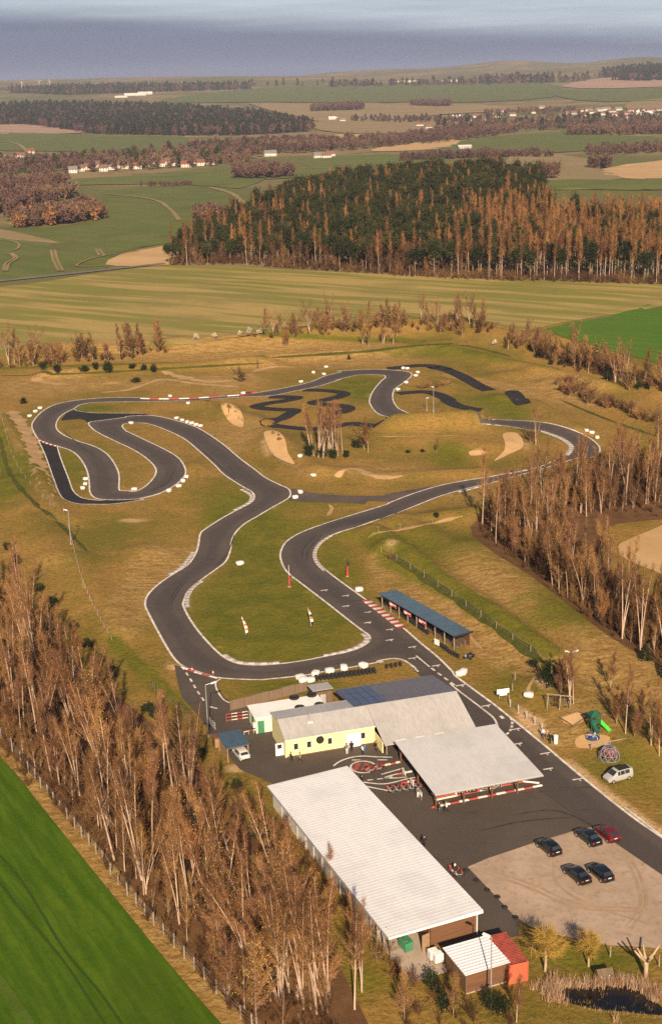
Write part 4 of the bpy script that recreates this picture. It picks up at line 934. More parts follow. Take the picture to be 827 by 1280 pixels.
for k in range(3):
    q = MB(); x = -X-.5; y = Y*(.35-.4*k); q.box((x, y, 1.0), (.08, 1.3, .7)); q.m = 1; q.box((x, y-.5, .4), (.06, .06, .8)); q.box((x, y+.5, .4), (.06, .06, .8))
    p = pav.matrix_basis @ Vector((0, 0, 0)); o = q.build('pit_board', [M_white, M_steel], None, loc=(c6.x, c6.y, 0), rz=a6)
    tag(o, ('first', 'second', 'third')[k]+' white pit board from the clubhouse, at the left side of the pavilion', 'sign board', 'white pit boards')

# --- grandstand shelter
zg = 3.0
c7, a7, Lx, Ly = rectfit([PZ(479.7, 741.6, zg), PZ(560, 797.7, zg), PZ(581.2, 791, zg), PZ(502, 733.9, zg)])
gs = empty('spectator_shelter', (c7.x, c7.y, 0), a7, 'long open spectator shelter with a blue metal roof beside the straight', 'shelter'); X, Y = Lx/2, Ly/2
ribbed(MB(), (-X, -Y, zg+.15), (X, -Y, zg+.15), (X, Y, zg-.15), (-X, Y, zg-.15), int(Lx/.4), .045).build('roof', M_broof, gs)
for k in range(9):
    x = -X+.6+k*(Lx-1.2)/8
    bx('post', (x-.09, -Y+.55, 0), (x+.09, -Y+.73, zg), M_postw, gs)
bx('rear_wall', (-X+.3, Y-.6, 0), (X-.3, Y-.5, zg-.3), M_timber, gs); bx('beam', (-X+.2, -Y+.54, zg-.18), (X-.2, -Y+.74, zg+.02), M_wood, gs)
for k in range(3): bx('bench', (-X+.8, Y-1.4-.9*k, .0), (X-.8, Y-1.0-.9*k, 1.25-.4*k), M_timber2, gs)
bx('gutter', (X+.0, -Y, zg-.22), (X+.1, Y, zg+.1), M_dark, gs)
for k in range(3):
    x = -X+Lx*(.19+.2*k)
    o = MB(); o.box((0, 0, 0), (2.6, .05, .75)); o.m = 1; o.box((-.6, -.035, 0), (.9, .02, .45)); o.box((.5, -.035, .1), (1.1, .02, .18)); o.m = 2; o.box((.5, -.035, -.18), (1.1, .02, .14))
    q = Matrix.Rotation(a7, 3, 'Z') @ Vector((x, -Y+.4, 0)); o = o.build('advert_banner', [mat('banner_red', (.55, .10, .10), (.5, .09, .09)), M_white, M_dark] if k == 0 else [bpy.data.materials['banner_red'], M_white, M_dark], None, loc=(c7.x+q.x, c7.y+q.y, 2.1), rz=a7)
    tag(o, 'red and white banner hung under the blue shelter roof, '+('leftmost', 'middle', 'rightmost')[k]+' of three', 'banner', 'banners under the shelter roof')
# --- carport
zc = 2.6
c8, a8, Lx, Ly = rectfit([PZ(282, 935, zc), PZ(315, 930.5, zc), PZ(298, 913, zc), PZ(271, 920, zc)])
cpt = empty('carport', (c8.x, c8.y, 0), a8, 'small carport with a blue grey roof at the edge of the wood', 'carport'); X, Y = Lx/2, Ly/2
ribbed(MB(), (-X, -Y, zc), (X, -Y, zc), (X, Y, zc+.3), (-X, Y, zc+.3), 14, .04).build('roof', M_broof, cpt)
for sx in (-1, 1):
    for sy in (-1, 1): bx('post', (sx*(X-.3)-.08, sy*(Y-.3)-.08, 0), (sx*(X-.3)+.08, sy*(Y-.3)+.08, zc+.12*(1+sy)-.1), M_wood, cpt)
bx('side_wall', (-X+.32, -Y+.6, 0), (-X+.4, Y-.4, zc-.2), M_wood, cpt); bx('beam', (-X+.2, -Y+.1, zc-.2), (X-.2, -Y+.2, zc-.06), M_wood, cpt)
o = MB(); o.box((0, 0, .9), (1.6, 1.2, 1.8)); o.m = 1; o.box((0, -.62, .9), (1.4, .04, 1.5)); o.m = 0; o.box((0, 0, 1.85), (1.8, 1.4, .1)); p = PZ(285, 938); o = o.build('wood_store', [M_timber, M_wood], None, loc=(p.x-1.6, p.y+1.5, 0), rz=a8); tag(o, 'wooden log store beside the blue grey carport', 'wood store')
# ------------------------------------------------------------------ vehicles
def paint(name, c, rough=.25, metal=.0):
    mt, nt, b = new_mat(name); b.inputs['Base Color'].default_value = (*c, 1); b.inputs['Roughness'].default_value = rough
    b.inputs['Metallic'].default_value = metal; b.inputs['Coat Weight'].default_value = .5
    f = noise(nt, 30, 2, .5, nd(nt, 'ShaderNodeTexCoord').outputs['Object']); mr = nd(nt, 'ShaderNodeMapRange'); nt.links.new(f, mr.inputs[0]); mr.inputs[3].default_value = rough*.8; mr.inputs[4].default_value = rough*1.5
    nt.links.new(mr.outputs[0], b.inputs['Roughness']); return mt
P_black, P_blue, P_red, P_silver, P_grey = paint('black_car_paint', (.006, .006, .007)), paint('dark_blue_car_paint', (.006, .008, .014)), paint('dark_red_car_paint', (.11, .008, .010)), paint('silver_car_paint', (.52, .50, .48)), paint('grey_car_paint', (.36, .34, .33))
M_lampred = mat('tail_lamp', (.45, .02, .015), (.35, .015, .01), 4, .2); M_lampw = mat('head_lamp', (.75, .74, .70), (.6, .6, .58), 4, .15); M_plate = mat('number_plate', (.75, .73, .68), (.7, .68, .64), 3, .5)
M_rim = mat('alloy_rim', (.5, .49, .47), (.4, .39, .38), 3, .35, .6)
HATCH = [(-2.10, .35, .72, .74, .74, .70), (-2.04, .28, .90, .95, .82, .76), (-1.90, .26, .95, 1.02, .86, .78), (-1.40, .24, .97, 1.40, .88, .66), (-.9, .22, .96, 1.47, .89, .66), (.0, .22, .94, 1.48, .89, .66), (.45, .22, .93, 1.41, .89, .65), (1.15, .24, .92, .98, .88, .76), (1.75, .26, .84, .86, .85, .74), (2.08, .28, .68, .70, .78, .66), (2.18, .34, .52, .54, .68, .58)]
SEDAN = [(-2.30, .35, .74, .76, .74, .68), (-2.24, .28, .93, .97, .82, .74), (-1.75, .26, .98, 1.03, .87, .78), (-1.05, .24, .97, 1.36, .88, .64), (-.5, .22, .96, 1.43, .89, .65), (.0, .22, .94, 1.44, .89, .65), (.40, .22, .93, 1.38, .89, .64), (1.15, .24, .92, .98, .88, .76), (1.80, .26, .84, .86, .85, .74), (2.18, .28, .68, .70, .78, .66), (2.28, .34, .52, .54, .68, .58)]
VAN = [(-2.15, .38, .80, .82, .80, .74), (-2.12, .30, 1.05, 1.20, .86, .80), (-2.02, .28, 1.10, 1.74, .88, .72), (-1.5, .25, 1.10, 1.80, .90, .72), (-.6, .24, 1.08, 1.82, .91, .72), (.2, .24, 1.05, 1.80, .91, .72), (.65, .24, 1.03, 1.70, .90, .70), (1.45, .26, 1.02, 1.10, .88, .76), (1.95, .28, .88, .92, .84, .72), (2.16, .32, .66, .68, .76, .64), (2.20, .38, .50, .52, .7, .6)]
def lofted(st):
    V = []; Fc = []; k = 10
    for x, zb, zs, zr_, ws, wr in st:
        half = [(ws*.90, zb), (ws*.99, zb+.22), (ws, zs), (wr, zr_), (wr*.55, zr_+.035)]
        V += [(x, y, z) for y, z in half]+[(x, -y, z) for y, z in reversed(half)]
    for i in range(len(st)-1):
        for j in range(k): Fc.append((i*k+j, i*k+(j+1) % k, (i+1)*k+(j+1) % k, (i+1)*k+j))
    Fc += [tuple(range(k)), tuple(range((len(st)-1)*k+k-1, (len(st)-1)*k-1, -1))]
    return V, Fc
def quadpane(st, a, b, kind, side=1, lo=.12, hi=.88, u0=.06, u1=.94):
    """glass set 1.5 cm proud of the body between two stations"""
    def P(i, j):
        x, zb, zs, zr_, ws, wr = st[i]
        return Vector((x, side*(ws if j == 0 else wr), zs if j == 0 else zr_))
    if kind == 'side': q = [P(a, 0), P(b, 0), P(b, 1), P(a, 1)]
    else:
        xa, xb = st[a], st[b]
        q = [Vector((xa[0], -xa[5], xa[3])), Vector((xa[0], xa[5], xa[3])), Vector((xb[0], xb[5], xb[3])), Vector((xb[0], -xb[5], xb[3]))]
    def bl(u, v): return q[0].lerp(q[1], u).lerp(q[3].lerp(q[2], u), v)
    c = [bl(u0, lo), bl(u1, lo), bl(u1, hi), bl(u0, hi)]
    N = (c[1]-c[0]).cross(c[3]-c[0]).normalized()
    if kind == 'side' and N.y*side < 0: N = -N
    if kind != 'side' and N.z < 0: N = -N
    if kind != 'side': N = N*2.4
    o1 = [p+N*.018 for p in c]; o2 = [p-N*.02 for p in c]
    return o2+o1, [(4, 5, 6, 7), (3, 2, 1, 0), (0, 1, 5, 4), (1, 2, 6, 5), (2, 3, 7, 6), (3, 0, 4, 7)]
def make_car(name, st, pm, label, roofm=None):
    t = empty(name, label=label, cat='car')
    V, Fc = lofted(st); bo = mesh_obj('body', V, Fc, pm, t, smooth=True)
    md = bo.modifiers.new('e', 'EDGE_SPLIT'); md.split_angle = R(38)
    n = len(st); wi = 6 if st is not None else 0
    def pane(nm, *a, **k):
        v, f = quadpane(st, *a, **k); return mesh_obj(nm, v, f, M_glass, t)
    pane('windscreen', 6, 7, 'top', lo=.06, hi=.92, u0=.06, u1=.94)
    ra = 1 if st is VAN else 2
    pane('rear_window', ra, ra+1, 'top', lo=.15, hi=.9, u0=.08, u1=.92)
    for s in (1, -1):
        pane('side_window', 3, 4, 'side', s) if st is not VAN else pane('side_window', 3, 4, 'side', s)
        pane('side_window', 4, 5, 'side', s); pane('side_window', 5, 6, 'side', s)
        x, zb, zs, zr_, ws, wr = st[6]
        MB().box((x+.25, s*(ws+.08), zs+.02), (.14, .2, .14), 0, .03).build('wing_mirror', pm, t)
        e = st[1]; MB().box((e[0]-.0, s*(e[4]-.12), e[2]-.12), (.10, .26, .2), 0, .03).build('tail_light', M_lampred, t)
        e = st[-2]; MB().box((e[0]-.05, s*(e[4]-.13), e[2]-.05), (.16, .26, .13), 0, .03).build('headlight', M_lampw, t)
        for wx in (st[0][0]+.78, st[-1][0]-.80):
            w = MB(); w.disc((wx, s*.80, .31), .31, .20, 20, axis='y'); wo = w.build('wheel', M_rubber, t)
            MB().disc((wx, s*.90, .31), .20, .03, 12, axis='y').build('rim', M_rim, wo)
    MB().box((st[1][0]-.03, 0, .82), (.05, .50, .12)).build('number_plate', M_plate, t)
    MB().box((st[0][0]-.02, 0, .46), (.14, 1.5, .2), 0, .05).build('rear_bumper', M_rubber if roofm is None else pm, t)
    return t
def head_px(f, b):
    A, B = PZ(*b), PZ(*f); return math.atan2(B.y-A.y, B.x-A.x)
def put(o, px, py, rz):
    p = PZ(px, py); o.location = (p.x, p.y, TZ(p.x, p.y)+.07); o.rotation_euler = (0, 0, rz); return o
hc = head_px((500, 415), (500+70, 415+60)); hc = head_px((736.7, 1090.3), (750.3, 1101.9))
grp = 'cars parked on the gravel'
for st, pm, px, py, lab, dh in ((HATCH, P_black, 685, 1064, 'black hatchback parked alone at the top corner of the gravel', .04), (SEDAN, P_blue, 734, 1051, 'dark blue saloon parked beside the dark red car', .03), (HATCH, P_red, 757.5, 1047, 'dark red hatchback parked at the gravel edge', .0),
                              (SEDAN, P_black, 720, 1098, 'black saloon in the front row of the gravel car park, left one', .03), (HATCH, P_blue, 749.5, 1096, 'blue black hatchback in the front row of the gravel car park, right one', .0)):
    c_ = make_car('parked_car', st, pm, lab); c_['group'] = grp; c_.scale = (1.0, 1.0, 1.06); put(c_, px, py, hc+dh)
put(make_car('parked_car', HATCH, P_silver, 'silver hatchback parked half under the blue grey carport'), 301, 946, head_px((292, 934), (308, 952)))
v = make_car('parked_van', VAN, P_grey, 'silver grey family van parked on the grass verge'); put(v, 771.5, 975, head_px((515, 520), (622, 490)) if False else head_px((766, 980.6), (787, 974.8)))
bx('roof_rail', (-1.6, .55, 1.82), (.3, .6, 1.88), M_rubber, v); bx('roof_rail', (-1.6, -.6, 1.82), (.3, -.55, 1.88), M_rubber, v); bx('roof_panel', (-1.7, -.66, 1.845), (.35, .66, 1.875), M_rubber, v)

def make_kart(label, red=True):
    t = empty('go_kart', label=label, cat='go-kart'); pm = M_red if red else M_rubber
    f = MB(); f.box((0, 0, .07), (1.7, .62, .05)); f.tube([(-.8, -.3, .1), (.8, -.25, .1)], .02, 4); f.tube([(-.8, .3, .1), (.8, .25, .1)], .02, 4); f.tube([(-.62, -.62, .14), (-.62, .62, .14)], .03, 6); f.build('frame', M_steel, t)
    for s in (-1, 1):
        MB().box((.05, s*.5, .17), (.85, .28, .2), 0, .06).build('side_pod', pm, t)
        MB().disc((-.62, s*.60, .15), .15, .22, 12, axis='y').build('wheel', M_rubber, t); MB().disc((.62, s*.55, .14), .14, .15, 12, axis='y').build('wheel', M_rubber, t)
    MB().box((.92, 0, .16), (.3, 1.1, .18), 0, .06).build('front_bumper', pm, t); MB().box((.62, 0, .32), (.28, .3, .34), 0, .05, .7).build('nose_panel', M_rubber, t)
    MB().box((-.92, 0, .2), (.12, 1.25, .16), 0, .04).build('rear_bumper', M_rubber, t)
    s = MB(); s.box((-.22, 0, .16), (.42, .42, .1), 0, .04); s.box((-.45, 0, .38), (.12, .42, .46), 0, .04); s.build('seat', M_dark, t)
    MB().torus((0, 0, 0), .15, .018, 12, 5).build('steering_wheel', M_rubber, t, loc=(.28, 0, .52)).rotation_euler = (0, R(-55), 0)
    MB().box((-.5, .42, .28), (.34, .3, .3), 0, .04).build('engine', M_steel, t)
    return t
KART = make_kart('red go-kart with a seated driver by the white hall roof edge'); put(KART, 567, 1088, head_px((563, 1079), (571, 1093)))
kr = [(489, 988, 'first'), (497, 987, 'second'), (506, 986, 'third'), (514, 985, 'fourth'), (521, 983, 'fifth')]
for px, py, w in kr: k_ = copy_tree(KART); put(k_, px, py, head_px((px-4, py-5), (px, py))); k_['label'] = 'red go-kart parked in the short row left of the pavilion, %s from the left' % w; k_['group'] = 'go-karts parked by the pavilion'
for (px, py, lab) in ((461, 963, 'red go-kart standing on the striped oval, left one'), (471, 961, 'red go-kart standing on the striped oval, right one')):
    k_ = copy_tree(KART); put(k_, px, py, head_px((px-5, py-1), (px, py))); k_['label'] = lab; k_['group'] = 'go-karts on the striped oval'
for i, (px, py) in enumerate([(575, 990), (588, 988), (604, 985), (618, 982), (640, 977)]):
    k_ = copy_tree(KART); put(k_, px, py, head_px((px-4, py-5), (px, py))); k_['label'] = 'red go-kart in the shade along the front edge of the pavilion, %s' % ordinal(i, 5); k_['group'] = 'go-karts under the pavilion'
qb = make_kart('black quad bike standing on the bare patch behind the shelter end', False); qb.name = 'quad_bike'; qb['category'] = 'quad bike'
qb.scale = (1.15, 1.1, 1.7); put(qb, 586, 823, R(60))

# ------------------------------------------------------------------ people
def clothmat(n, c): return mat(n, c, tuple(q*.7 for q in c), 6, .85, obj_rand=.05)
M_skin = mat('skin', (.48, .27, .18), (.42, .23, .15), 4, .6); M_hair = mat('hair', (.05, .03, .02), (.03, .02, .012), 6, .7)
CL = {n: clothmat(n+'_cloth', c) for n, c in dict(black=(.015, .015, .018), navy=(.02, .03, .07), blue=(.03, .16, .5), white=(.7, .68, .64), grey=(.16, .15, .15), red=(.5, .05, .04), jeans=(.05, .07, .13), tan=(.35, .24, .13)).items()}
def body_mesh(pose, cols, arms=0.15):
    """one continuous skinned body: z up, facing +x"""
    st = {'stand': ((.02, .09, .48), (.0, .10, .06), (-.02, -.09, .48), (.04, -.10, .06)), 'walk': ((.20, .09, .50), (.26, .10, .07), (-.06, -.09, .50), (-.34, -.10, .12))}
    vs, es, rd = [], [], []
    def v(p, r, par=None):
        vs.append(p); rd.append(r)
        if par is not None: es.append((par, len(vs)-1))
        return len(vs)-1
    if pose == 'sit': H = .22; lean = -.18
    else: H = .94; lean = .0
    pel = v((0, 0, H), .145); ch = v((lean*.5, 0, H+.24), .14, pel); c2 = v((lean, 0, H+.42), .155, ch); nk = v((lean, 0, H+.56), .06, c2); hd = v((lean+.015, 0, H+.67), .095, nk); v((lean+.01, 0, H+.78), .085, hd)
    for s in (1, -1):
        hip = v((0, s*.09, H-.06), .10, pel)
        if pose == 'sit':
            kn = v((.42, s*.14, H+.16), .075, hip); an = v((.72, s*.12, .16), .05, kn); v((.86, s*.12, .14), .045, an)
        else:
            a = st[pose]; k0, f0 = (a[0], a[1]) if s > 0 else (a[2], a[3])
            kn = v(k0, .068, hip); an = v((f0[0], f0[1], f0[2]+.03), .045, kn); v((f0[0]+.17, f0[1], f0[2]-.01), .042, an)
        sh = v((lean, s*.20, H+.46), .072, c2)
        if pose == 'sit': el = v((lean+.18, s*.28, H+.26), .05, sh); ha = v((.26, s*.13, H+.30), .038, el); 
        else:
            sw = .16*s if pose == 'walk' else .04
            el = v((lean-.04-sw, s*.27, H+.19), .05, sh); ha = v((lean+arms-sw*1.5, s*.26, H-.05), .038, el)
        pm = v(tuple(Vector(vs[ha])+Vector((.05, 0, -.06))), .034, ha)
        base = Vector(vs[pm])
        for q in range(5):
            fg = base+Vector((.015*(q-2), s*.004*(q-2), -.07+.006*abs(q-2))) if q < 4 else base+Vector((.05, 0, -.02))
            v(tuple(fg), .009, pm)
    me = bpy.data.meshes.new('skeleton'); me.from_pydata(vs, es, []); o = bpy.data.objects.new('skeleton', me); COL.objects.link(o)
    sk = o.modifiers.new('skin', 'SKIN'); sk.use_smooth_shade = True; sk.branch_smoothing = .3
    for k, sv in enumerate(me.skin_vertices[0].data): sv.radius = (rd[k], rd[k]*(1.0 if k not in (0, 1, 2) else 1.15)); sv.use_root = (k == 0)
    ss = o.modifiers.new('ss', 'SUBSURF'); ss.levels = ss.render_levels = 1
    dg = bpy.context.evaluated_depsgraph_get(); m2 = bpy.data.meshes.new_from_object(o.evaluated_get(dg)); bpy.data.objects.remove(o)
    m2.materials.clear()
    for c_ in (CL[cols[0]], CL[cols[1]], M_skin, M_rubber): m2.materials.append(c_)
    for p in m2.polygons:
        z = p.center.z; hand = abs(p.center.y) > .2 and z < H+.0 and pose != 'sit'
        p.material_index = 2 if (z > H+.53 or hand) else (0 if z > H+.02 and not (pose == 'sit' and p.center.x > .2 and z < H+.22) else 1)
        if pose != 'sit' and z < .09: p.material_index = 3
        p.use_smooth = True
    m2.name = 'person_body'; return m2, (lean+.012, 0, H+.70)
BODY = {}
def person(px, py, rz, pose, cols, label, group=None, z=0.0, helmet=None, xy=None):
    key = (pose, cols)
    if key not in BODY: BODY[key] = body_mesh(pose, cols)
    me, hp = BODY[key]
    o = link('person', me); tag(o, label, 'person', group)
    h = MB(); n = 10
    for i in range(5):                                   # hair / helmet cap over the crown of the head
        pass
    vs = []; fs = []; r = .115 if not helmet else .15
    for i in range(5):
        a = i/4*math.pi*(.5 if not helmet else .72)
        for k in range(n): w = 2*math.pi*k/n; vs.append((hp[0]-.02+r*math.sin(a)*math.cos(w), r*math.sin(a)*math.sin(w), hp[2]+.03+r*math.cos(a)*1.1))
    for i in range(4):
        for k in range(n): fs.append((i*n+k, (i+1)*n+k, (i+1)*n+(k+1) % n, i*n+(k+1) % n))
    mesh_obj('helmet' if helmet else 'hair', vs, fs, CL[helmet] if helmet else M_hair, o, smooth=True)
    if not helmet:
        nz = MB(); nz.box((hp[0]+.105, 0, hp[2]-.02), (.035, .03, .045), 0, .008); nz.build('nose', M_skin, o)
    if xy is None: p = PZ(px, py); xy = (p.x, p.y)
    o.location = (xy[0], xy[1], TZ(*xy)+.06+z); o.rotation_euler = (0, 0, rz); o.scale = (1.08,)*3; return o
PE = [(364, 954, .3, 'walk', ('black', 'black'), 'person in black walking with another below the yellow wall, left one'), (375, 954, 2.9, 'walk', ('tan', 'black'), 'person in tan and black walking below the yellow wall, right one'),
      (433.5, 943, -1.2, 'stand', ('grey', 'white'), 'person in grey top and pale trousers by the white clubhouse door'), (439.5, 940, -1.6, 'stand', ('black', 'black'), 'person all in black just outside the white clubhouse door'),
      (453, 945, .5, 'stand', ('white', 'black'), 'person in white top beside the person in blue, near the striped oval'), (456, 944, 2.8, 'stand', ('blue', 'jeans'), 'person in bright blue jacket near the striped oval'),
      (470, 940, -.5, 'stand', ('black', 'black'), 'person in black standing at the garage corner, nearer the yellow wall'), (478, 940, 2.6, 'stand', ('black', 'grey'), 'person in black and grey standing at the garage corner post'),
      (452.5, 983, 2.4, 'walk', ('black', 'black'), 'person in black walking past the top corner of the white hall roof'), (530, 1060, 1.9, 'stand', ('black', 'black'), 'person in black standing alone on the asphalt beside the white hall'),
      (548.5, 1017, -.3, 'stand', ('black', 'jeans'), 'person in black top in front of the pavilion kerb, left of two'), (557.5, 1016, 2.8, 'walk', ('white', 'black'), 'person in white top in front of the pavilion kerb, right of two'),
      (522, 998, 1.2, 'stand', ('grey', 'white'), 'person in grey top standing at the end of the row of red go-karts'),
      (678, 924, -2.3, 'stand', ('white', 'jeans'), 'spectator in white top behind the straight, left of the group'), (683, 925, -2.3, 'stand', ('tan', 'tan'), 'spectator in tan clothes behind the straight, middle of the group'), (687, 930, -2.3, 'stand', ('black', 'black'), 'spectator in black standing behind the straight beside the white bin')]
for q in PE: person(*q)
kp = KART.matrix_basis
person(0, 0, KART.rotation_euler.z, 'sit', ('black', 'black'), 'driver in black with a white helmet seated in the red go-kart', helmet='white', xy=(KART.location.x-.2*math.cos(KART.rotation_euler.z), KART.location.y-.2*math.sin(KART.rotation_euler.z)), z=.03)
k2 = copy_tree(KART); put(k2, 572, 1092, head_px((568, 1083), (576, 1097))); k2['label'] = 'second red go-kart close behind the driven one by the white hall'; k2['group'] = 'go-karts by the hall'

# ------------------------------------------------------------------ bales, tyres, signs, lamps
M_bale = mat('white_bale_wrap', (.66, .62, .58), (.50, .46, .42), 1.5, .6, bumps=.4, obj_rand=.05)
def bale_mesh(seed):
    r_ = random.Random(seed); bm = bmesh.new(); bmesh.ops.create_cube(bm, size=1)
    bmesh.ops.subdivide_edges(bm, edges=bm.edges[:], cuts=3, use_grid_fill=True)
    for v in bm.verts:
        d = v.co.normalized(); q = v.co*.55+d*.33; q.z = q.z*.72+.38
        v.co = Vector((q.x*1.35, q.y*1.05, max(q.z*1.02, 0)))+Vector((r_.uniform(-.04, .04), r_.uniform(-.04, .04), r_.uniform(-.03, .03) if q.z > .1 else 0))
    me = bpy.data.meshes.new('bale'); bm.to_mesh(me); bm.free(); me.materials.append(M_bale)
    me.polygons.foreach_set('use_smooth', np.ones(len(me.polygons), dtype=bool)); return me
BALES = [bale_mesh(k) for k in range(4)]
BG = [(fB([(315, 226), (350, 239), (383, 251), (412, 259), (440, 269), (468, 276)]), 'in the row of six by the S bends'), (fB([(267, 697), (328, 666), (355, 634), (378, 606)]), 'in the row of four outside the lower hairpin'),
      (fB([(43, 686)]), 'alone on the tip of the grass inside the lower hairpin'), (fT([(745, 258)]), 'alone at the left tip of the upper grass island'), (fT([(90, 212), (128, 184), (157, 162)]), 'outside the far left bend, %s of three'),
      (fT([(432, 680), (450, 652), (452, 620)]), 'on the grass between the two left lanes, %s of three'), (fB([(272, 84)]), 'behind the back straight, on its red and white kerb'), (fB([(745, 64)]), 'behind the back straight, nearest the sand bank'), (fB([(390, 130)]), 'in front of the back straight, by the pale strip'),
      (fN([(72, 274)]), 'behind the back straight beside the small marker posts'), (fN([(445, 198), (525, 138), (592, 148), (607, 101)]), 'at the striped barrier of the top bend'), (fC([(432, 110), (458, 112)]), 'of the pair behind the top right corner'),
      (fC([(398, 248), (450, 203), (513, 158), (525, 137)]), 'down the outside of the top right corner'), (fE([(580, 204), (615, 219), (650, 249)]), 'outside the right hand hairpin, %s of three'), (fF([(253, 223), (285, 190)]), 'of the pair at the mouth of the old link road'),
      (fF([(370, 80)]), 'at the lower end of the sand bank fence'), (fN([(440, 680)]), 'on the slope left of the birch clump'), (fF([(665, 822)]), 'beside the straight, above the red and white kerb'),
      (g3([(285, 665), (305, 686), (350, 684), (385, 645), (475, 625), (567, 607), (693, 592)]), 'along the bottom straight above the tyre wall'), (g4([(697, 745), (716, 738)]), 'of the pair on the grass right of the straight'), ([(660, 871)], 'on the path below the swing frame'), ([(300, 706)], 'low and flat, lying alone on the grass left of the track')]
for pts, where in BG:
    pts = sorted(pts); n = len(pts)
    for i, (px, py) in enumerate(pts):
        if n == 1: lab = 'white wrapped bale '+where
        elif '%s' in where: lab = 'white wrapped bale '+where % ('leftmost', 'middle', 'rightmost')[i]
        elif n == 2: lab = 'white wrapped bale, '+('left' if i == 0 else 'right')+' '+where
        else: lab = 'white wrapped bale '+where+', '+ordinal(i, n)
        g = G(px, py); o = link('wrapped_bale', BALES[i % 4]); tag(o, lab, 'bale', 'white wrapped bales round the circuit'); sc_b = .98 if py < 700 else 1.1
        o.location = (g.x, g.y, g.z+.05); o.rotation_euler = (0, 0, random.uniform(0, 3)); o.scale = (sc_b, sc_b, sc_b*random.uniform(.85, 1.1))
def tyre_stack_mesh():
    mb = MB()
    for k in range(4): mb.torus((.02*(k % 2), .015*(k % 3), .11+.2*k), .2, .11, 12, 6)
    o = mb.build('tyre_stack', M_rubber, None, True); me = o.data; bpy.data.objects.remove(o); return me
TS = tyre_stack_mesh()
def tyre_wall(a, b, label, rows_=1):
    A_, B_ = G(*a), G(*b); L_ = (B_-A_).length; t = empty('tyre_wall', A_, 0, label, 'tyre wall'); n = max(2, int(L_/.66)); d = (B_-A_)/n; nrm = Vector((-d.y, d.x, 0)).normalized()
    for k in range(n+1):
        for r_ in range(rows_):
            o = link('tyre_stack', TS, t); o.location = d*k+nrm*(.62*r_)+Vector((0, 0, .02)); o.rotation_euler = (0, 0, k)
tyre_wall((396, 851), (468, 841.5), 'long black tyre wall behind the grey hut and the solar panels', 2)
tyre_wall((483, 835.5), (500, 832.5), 'short black tyre wall on the grass tip near the pit exit')
tyre_wall((475.5, 752), (534, 793), 'long dark tyre wall in front of the blue roofed shelter')
tyre_wall((551, 809), (558, 814), 'short tyre wall below the shelter corner, upper one'); tyre_wall((561, 817), (572, 822.5), 'short tyre wall below the shelter corner, lower one')
for i, (a, b) in enumerate([(68, 340), (108, 378), (150, 415), (190, 442), (218, 482), (260, 522)]):
    p = PZ(560+a/3.097, 980+b/3.097); o = MB(); o.torus((0, 0, .13), .26, .13, 14, 6); o = o.build('edge_tyre', M_rubber, None, True, (p.x, p.y, .07)); tag(o, 'black tyre marking the gravel edge beside the white hall, %s' % ordinal(i, 6), 'tyre', 'tyres along the gravel edge')
def board(px, py, w, h, z, rz, label, cat, cols=None, post=True):
    g = G(px, py); t = empty('sign_board', (g.x, g.y, g.z), rz, label, cat)
    MB().box((0, 0, z+h/2), (w, .06, h)).build('panel', cols or M_white, t)
    if post:
        for s in (-1, 1): MB().tube([(s*w*.3, .06, 0), (s*w*.3, .06, z+h*.9)], .05, 6).build('post', M_steel, t)
    return t
b_ = board(628, 873, 2.2, .85, .9, .25, 'white sign board on posts on the grass right of the straight', 'sign'); bx('lower_panel', (-.55, -.03, .55), (.7, .03, .88), M_white, b_)
board(545.5, 807, 1.3, 1.1, .15, -.9, 'small white board leaning at the tyre wall by the shelter', 'sign')
o = MB(); o.disc((0, 0, 0), .3, 1.3, 14, .36); o.disc((0, 0, 1.3), .38, .08, 14); p = PZ(694, 930); tag(o.build('litter_bin', M_white, None, loc=(p.x, p.y, TZ(p.x, p.y))), 'white bin beside the spectators behind the straight', 'bin')
def lamp(px, py, h, label, arm=(1.0, 0), heads=1):
    g = G(px, py); t = empty('lamp_post', g, 0, label, 'lamp post')
    MB().tube([(0, 0, 0), (0, 0, h)], .10, 8, .06).build('pole', M_steel, t); MB().disc((0, 0, 0), .2, .5, 10).build('base', M_steel, t)
    for k in range(heads):
        s = 1 if k == 0 else -1; ax, ay = arm[0]*s, arm[1]
        MB().tube([(0, 0, h-.05), (ax, ay, h+.15)], .045, 6).build('arm', M_steel, t)
        b = MB(); b.box((0, 0, 0), (.9 if heads == 1 else 1.2, .45, .16), 0, .05); lo = b.build('lamp_head', M_white, t, loc=(ax*1.15, ay, h+.18)); lo.rotation_euler = (0, -s*.25, math.atan2(ay, ax) if s > 0 else 0)
lamp(260.5, 921, 9.2, 'tall grey street lamp beside the carport and entrance', (1.1, .3)); lamp(89, 681, 8.2, 'tall grey lamp post alone on the grass left of the track', (-.5, 0)); lamp(613, 1253, 8.6, 'tall grey lamp post in front of the brown shed', (-.5, .2))
lamp(711, 878, 9.0, 'floodlight mast with two white heads by the swing frame', (.55, 0), 2); lamp(541.5, 515.5, 7.6, 'slim tall mast on the mound by the top right corner', (-.2, 0)); lamp(533, 513.5, 4.0, 'short white mast beside the slim mast on the mound', (.2, 0))
def marshal(px, py, h, label, dark=False):
    g = G(px, py); t = empty('flag_post', g, 0, label, 'flag post'); MB().disc((0, 0, 0), .35, .12, 10).build('base', M_conc, t)
    MB().disc((0, 0, .12), .24, h*.52, 12, .22).build('padding', M_red, t); MB().tube([(0, 0, .1), (0, 0, h)], .06, 6, .04).build('pole', M_white if not dark else M_rubber, t)
    if dark: MB().box((.2, 0, h*.72), (.5, .06, .9), 0, .02).build('flag_holder', M_rubber, t)
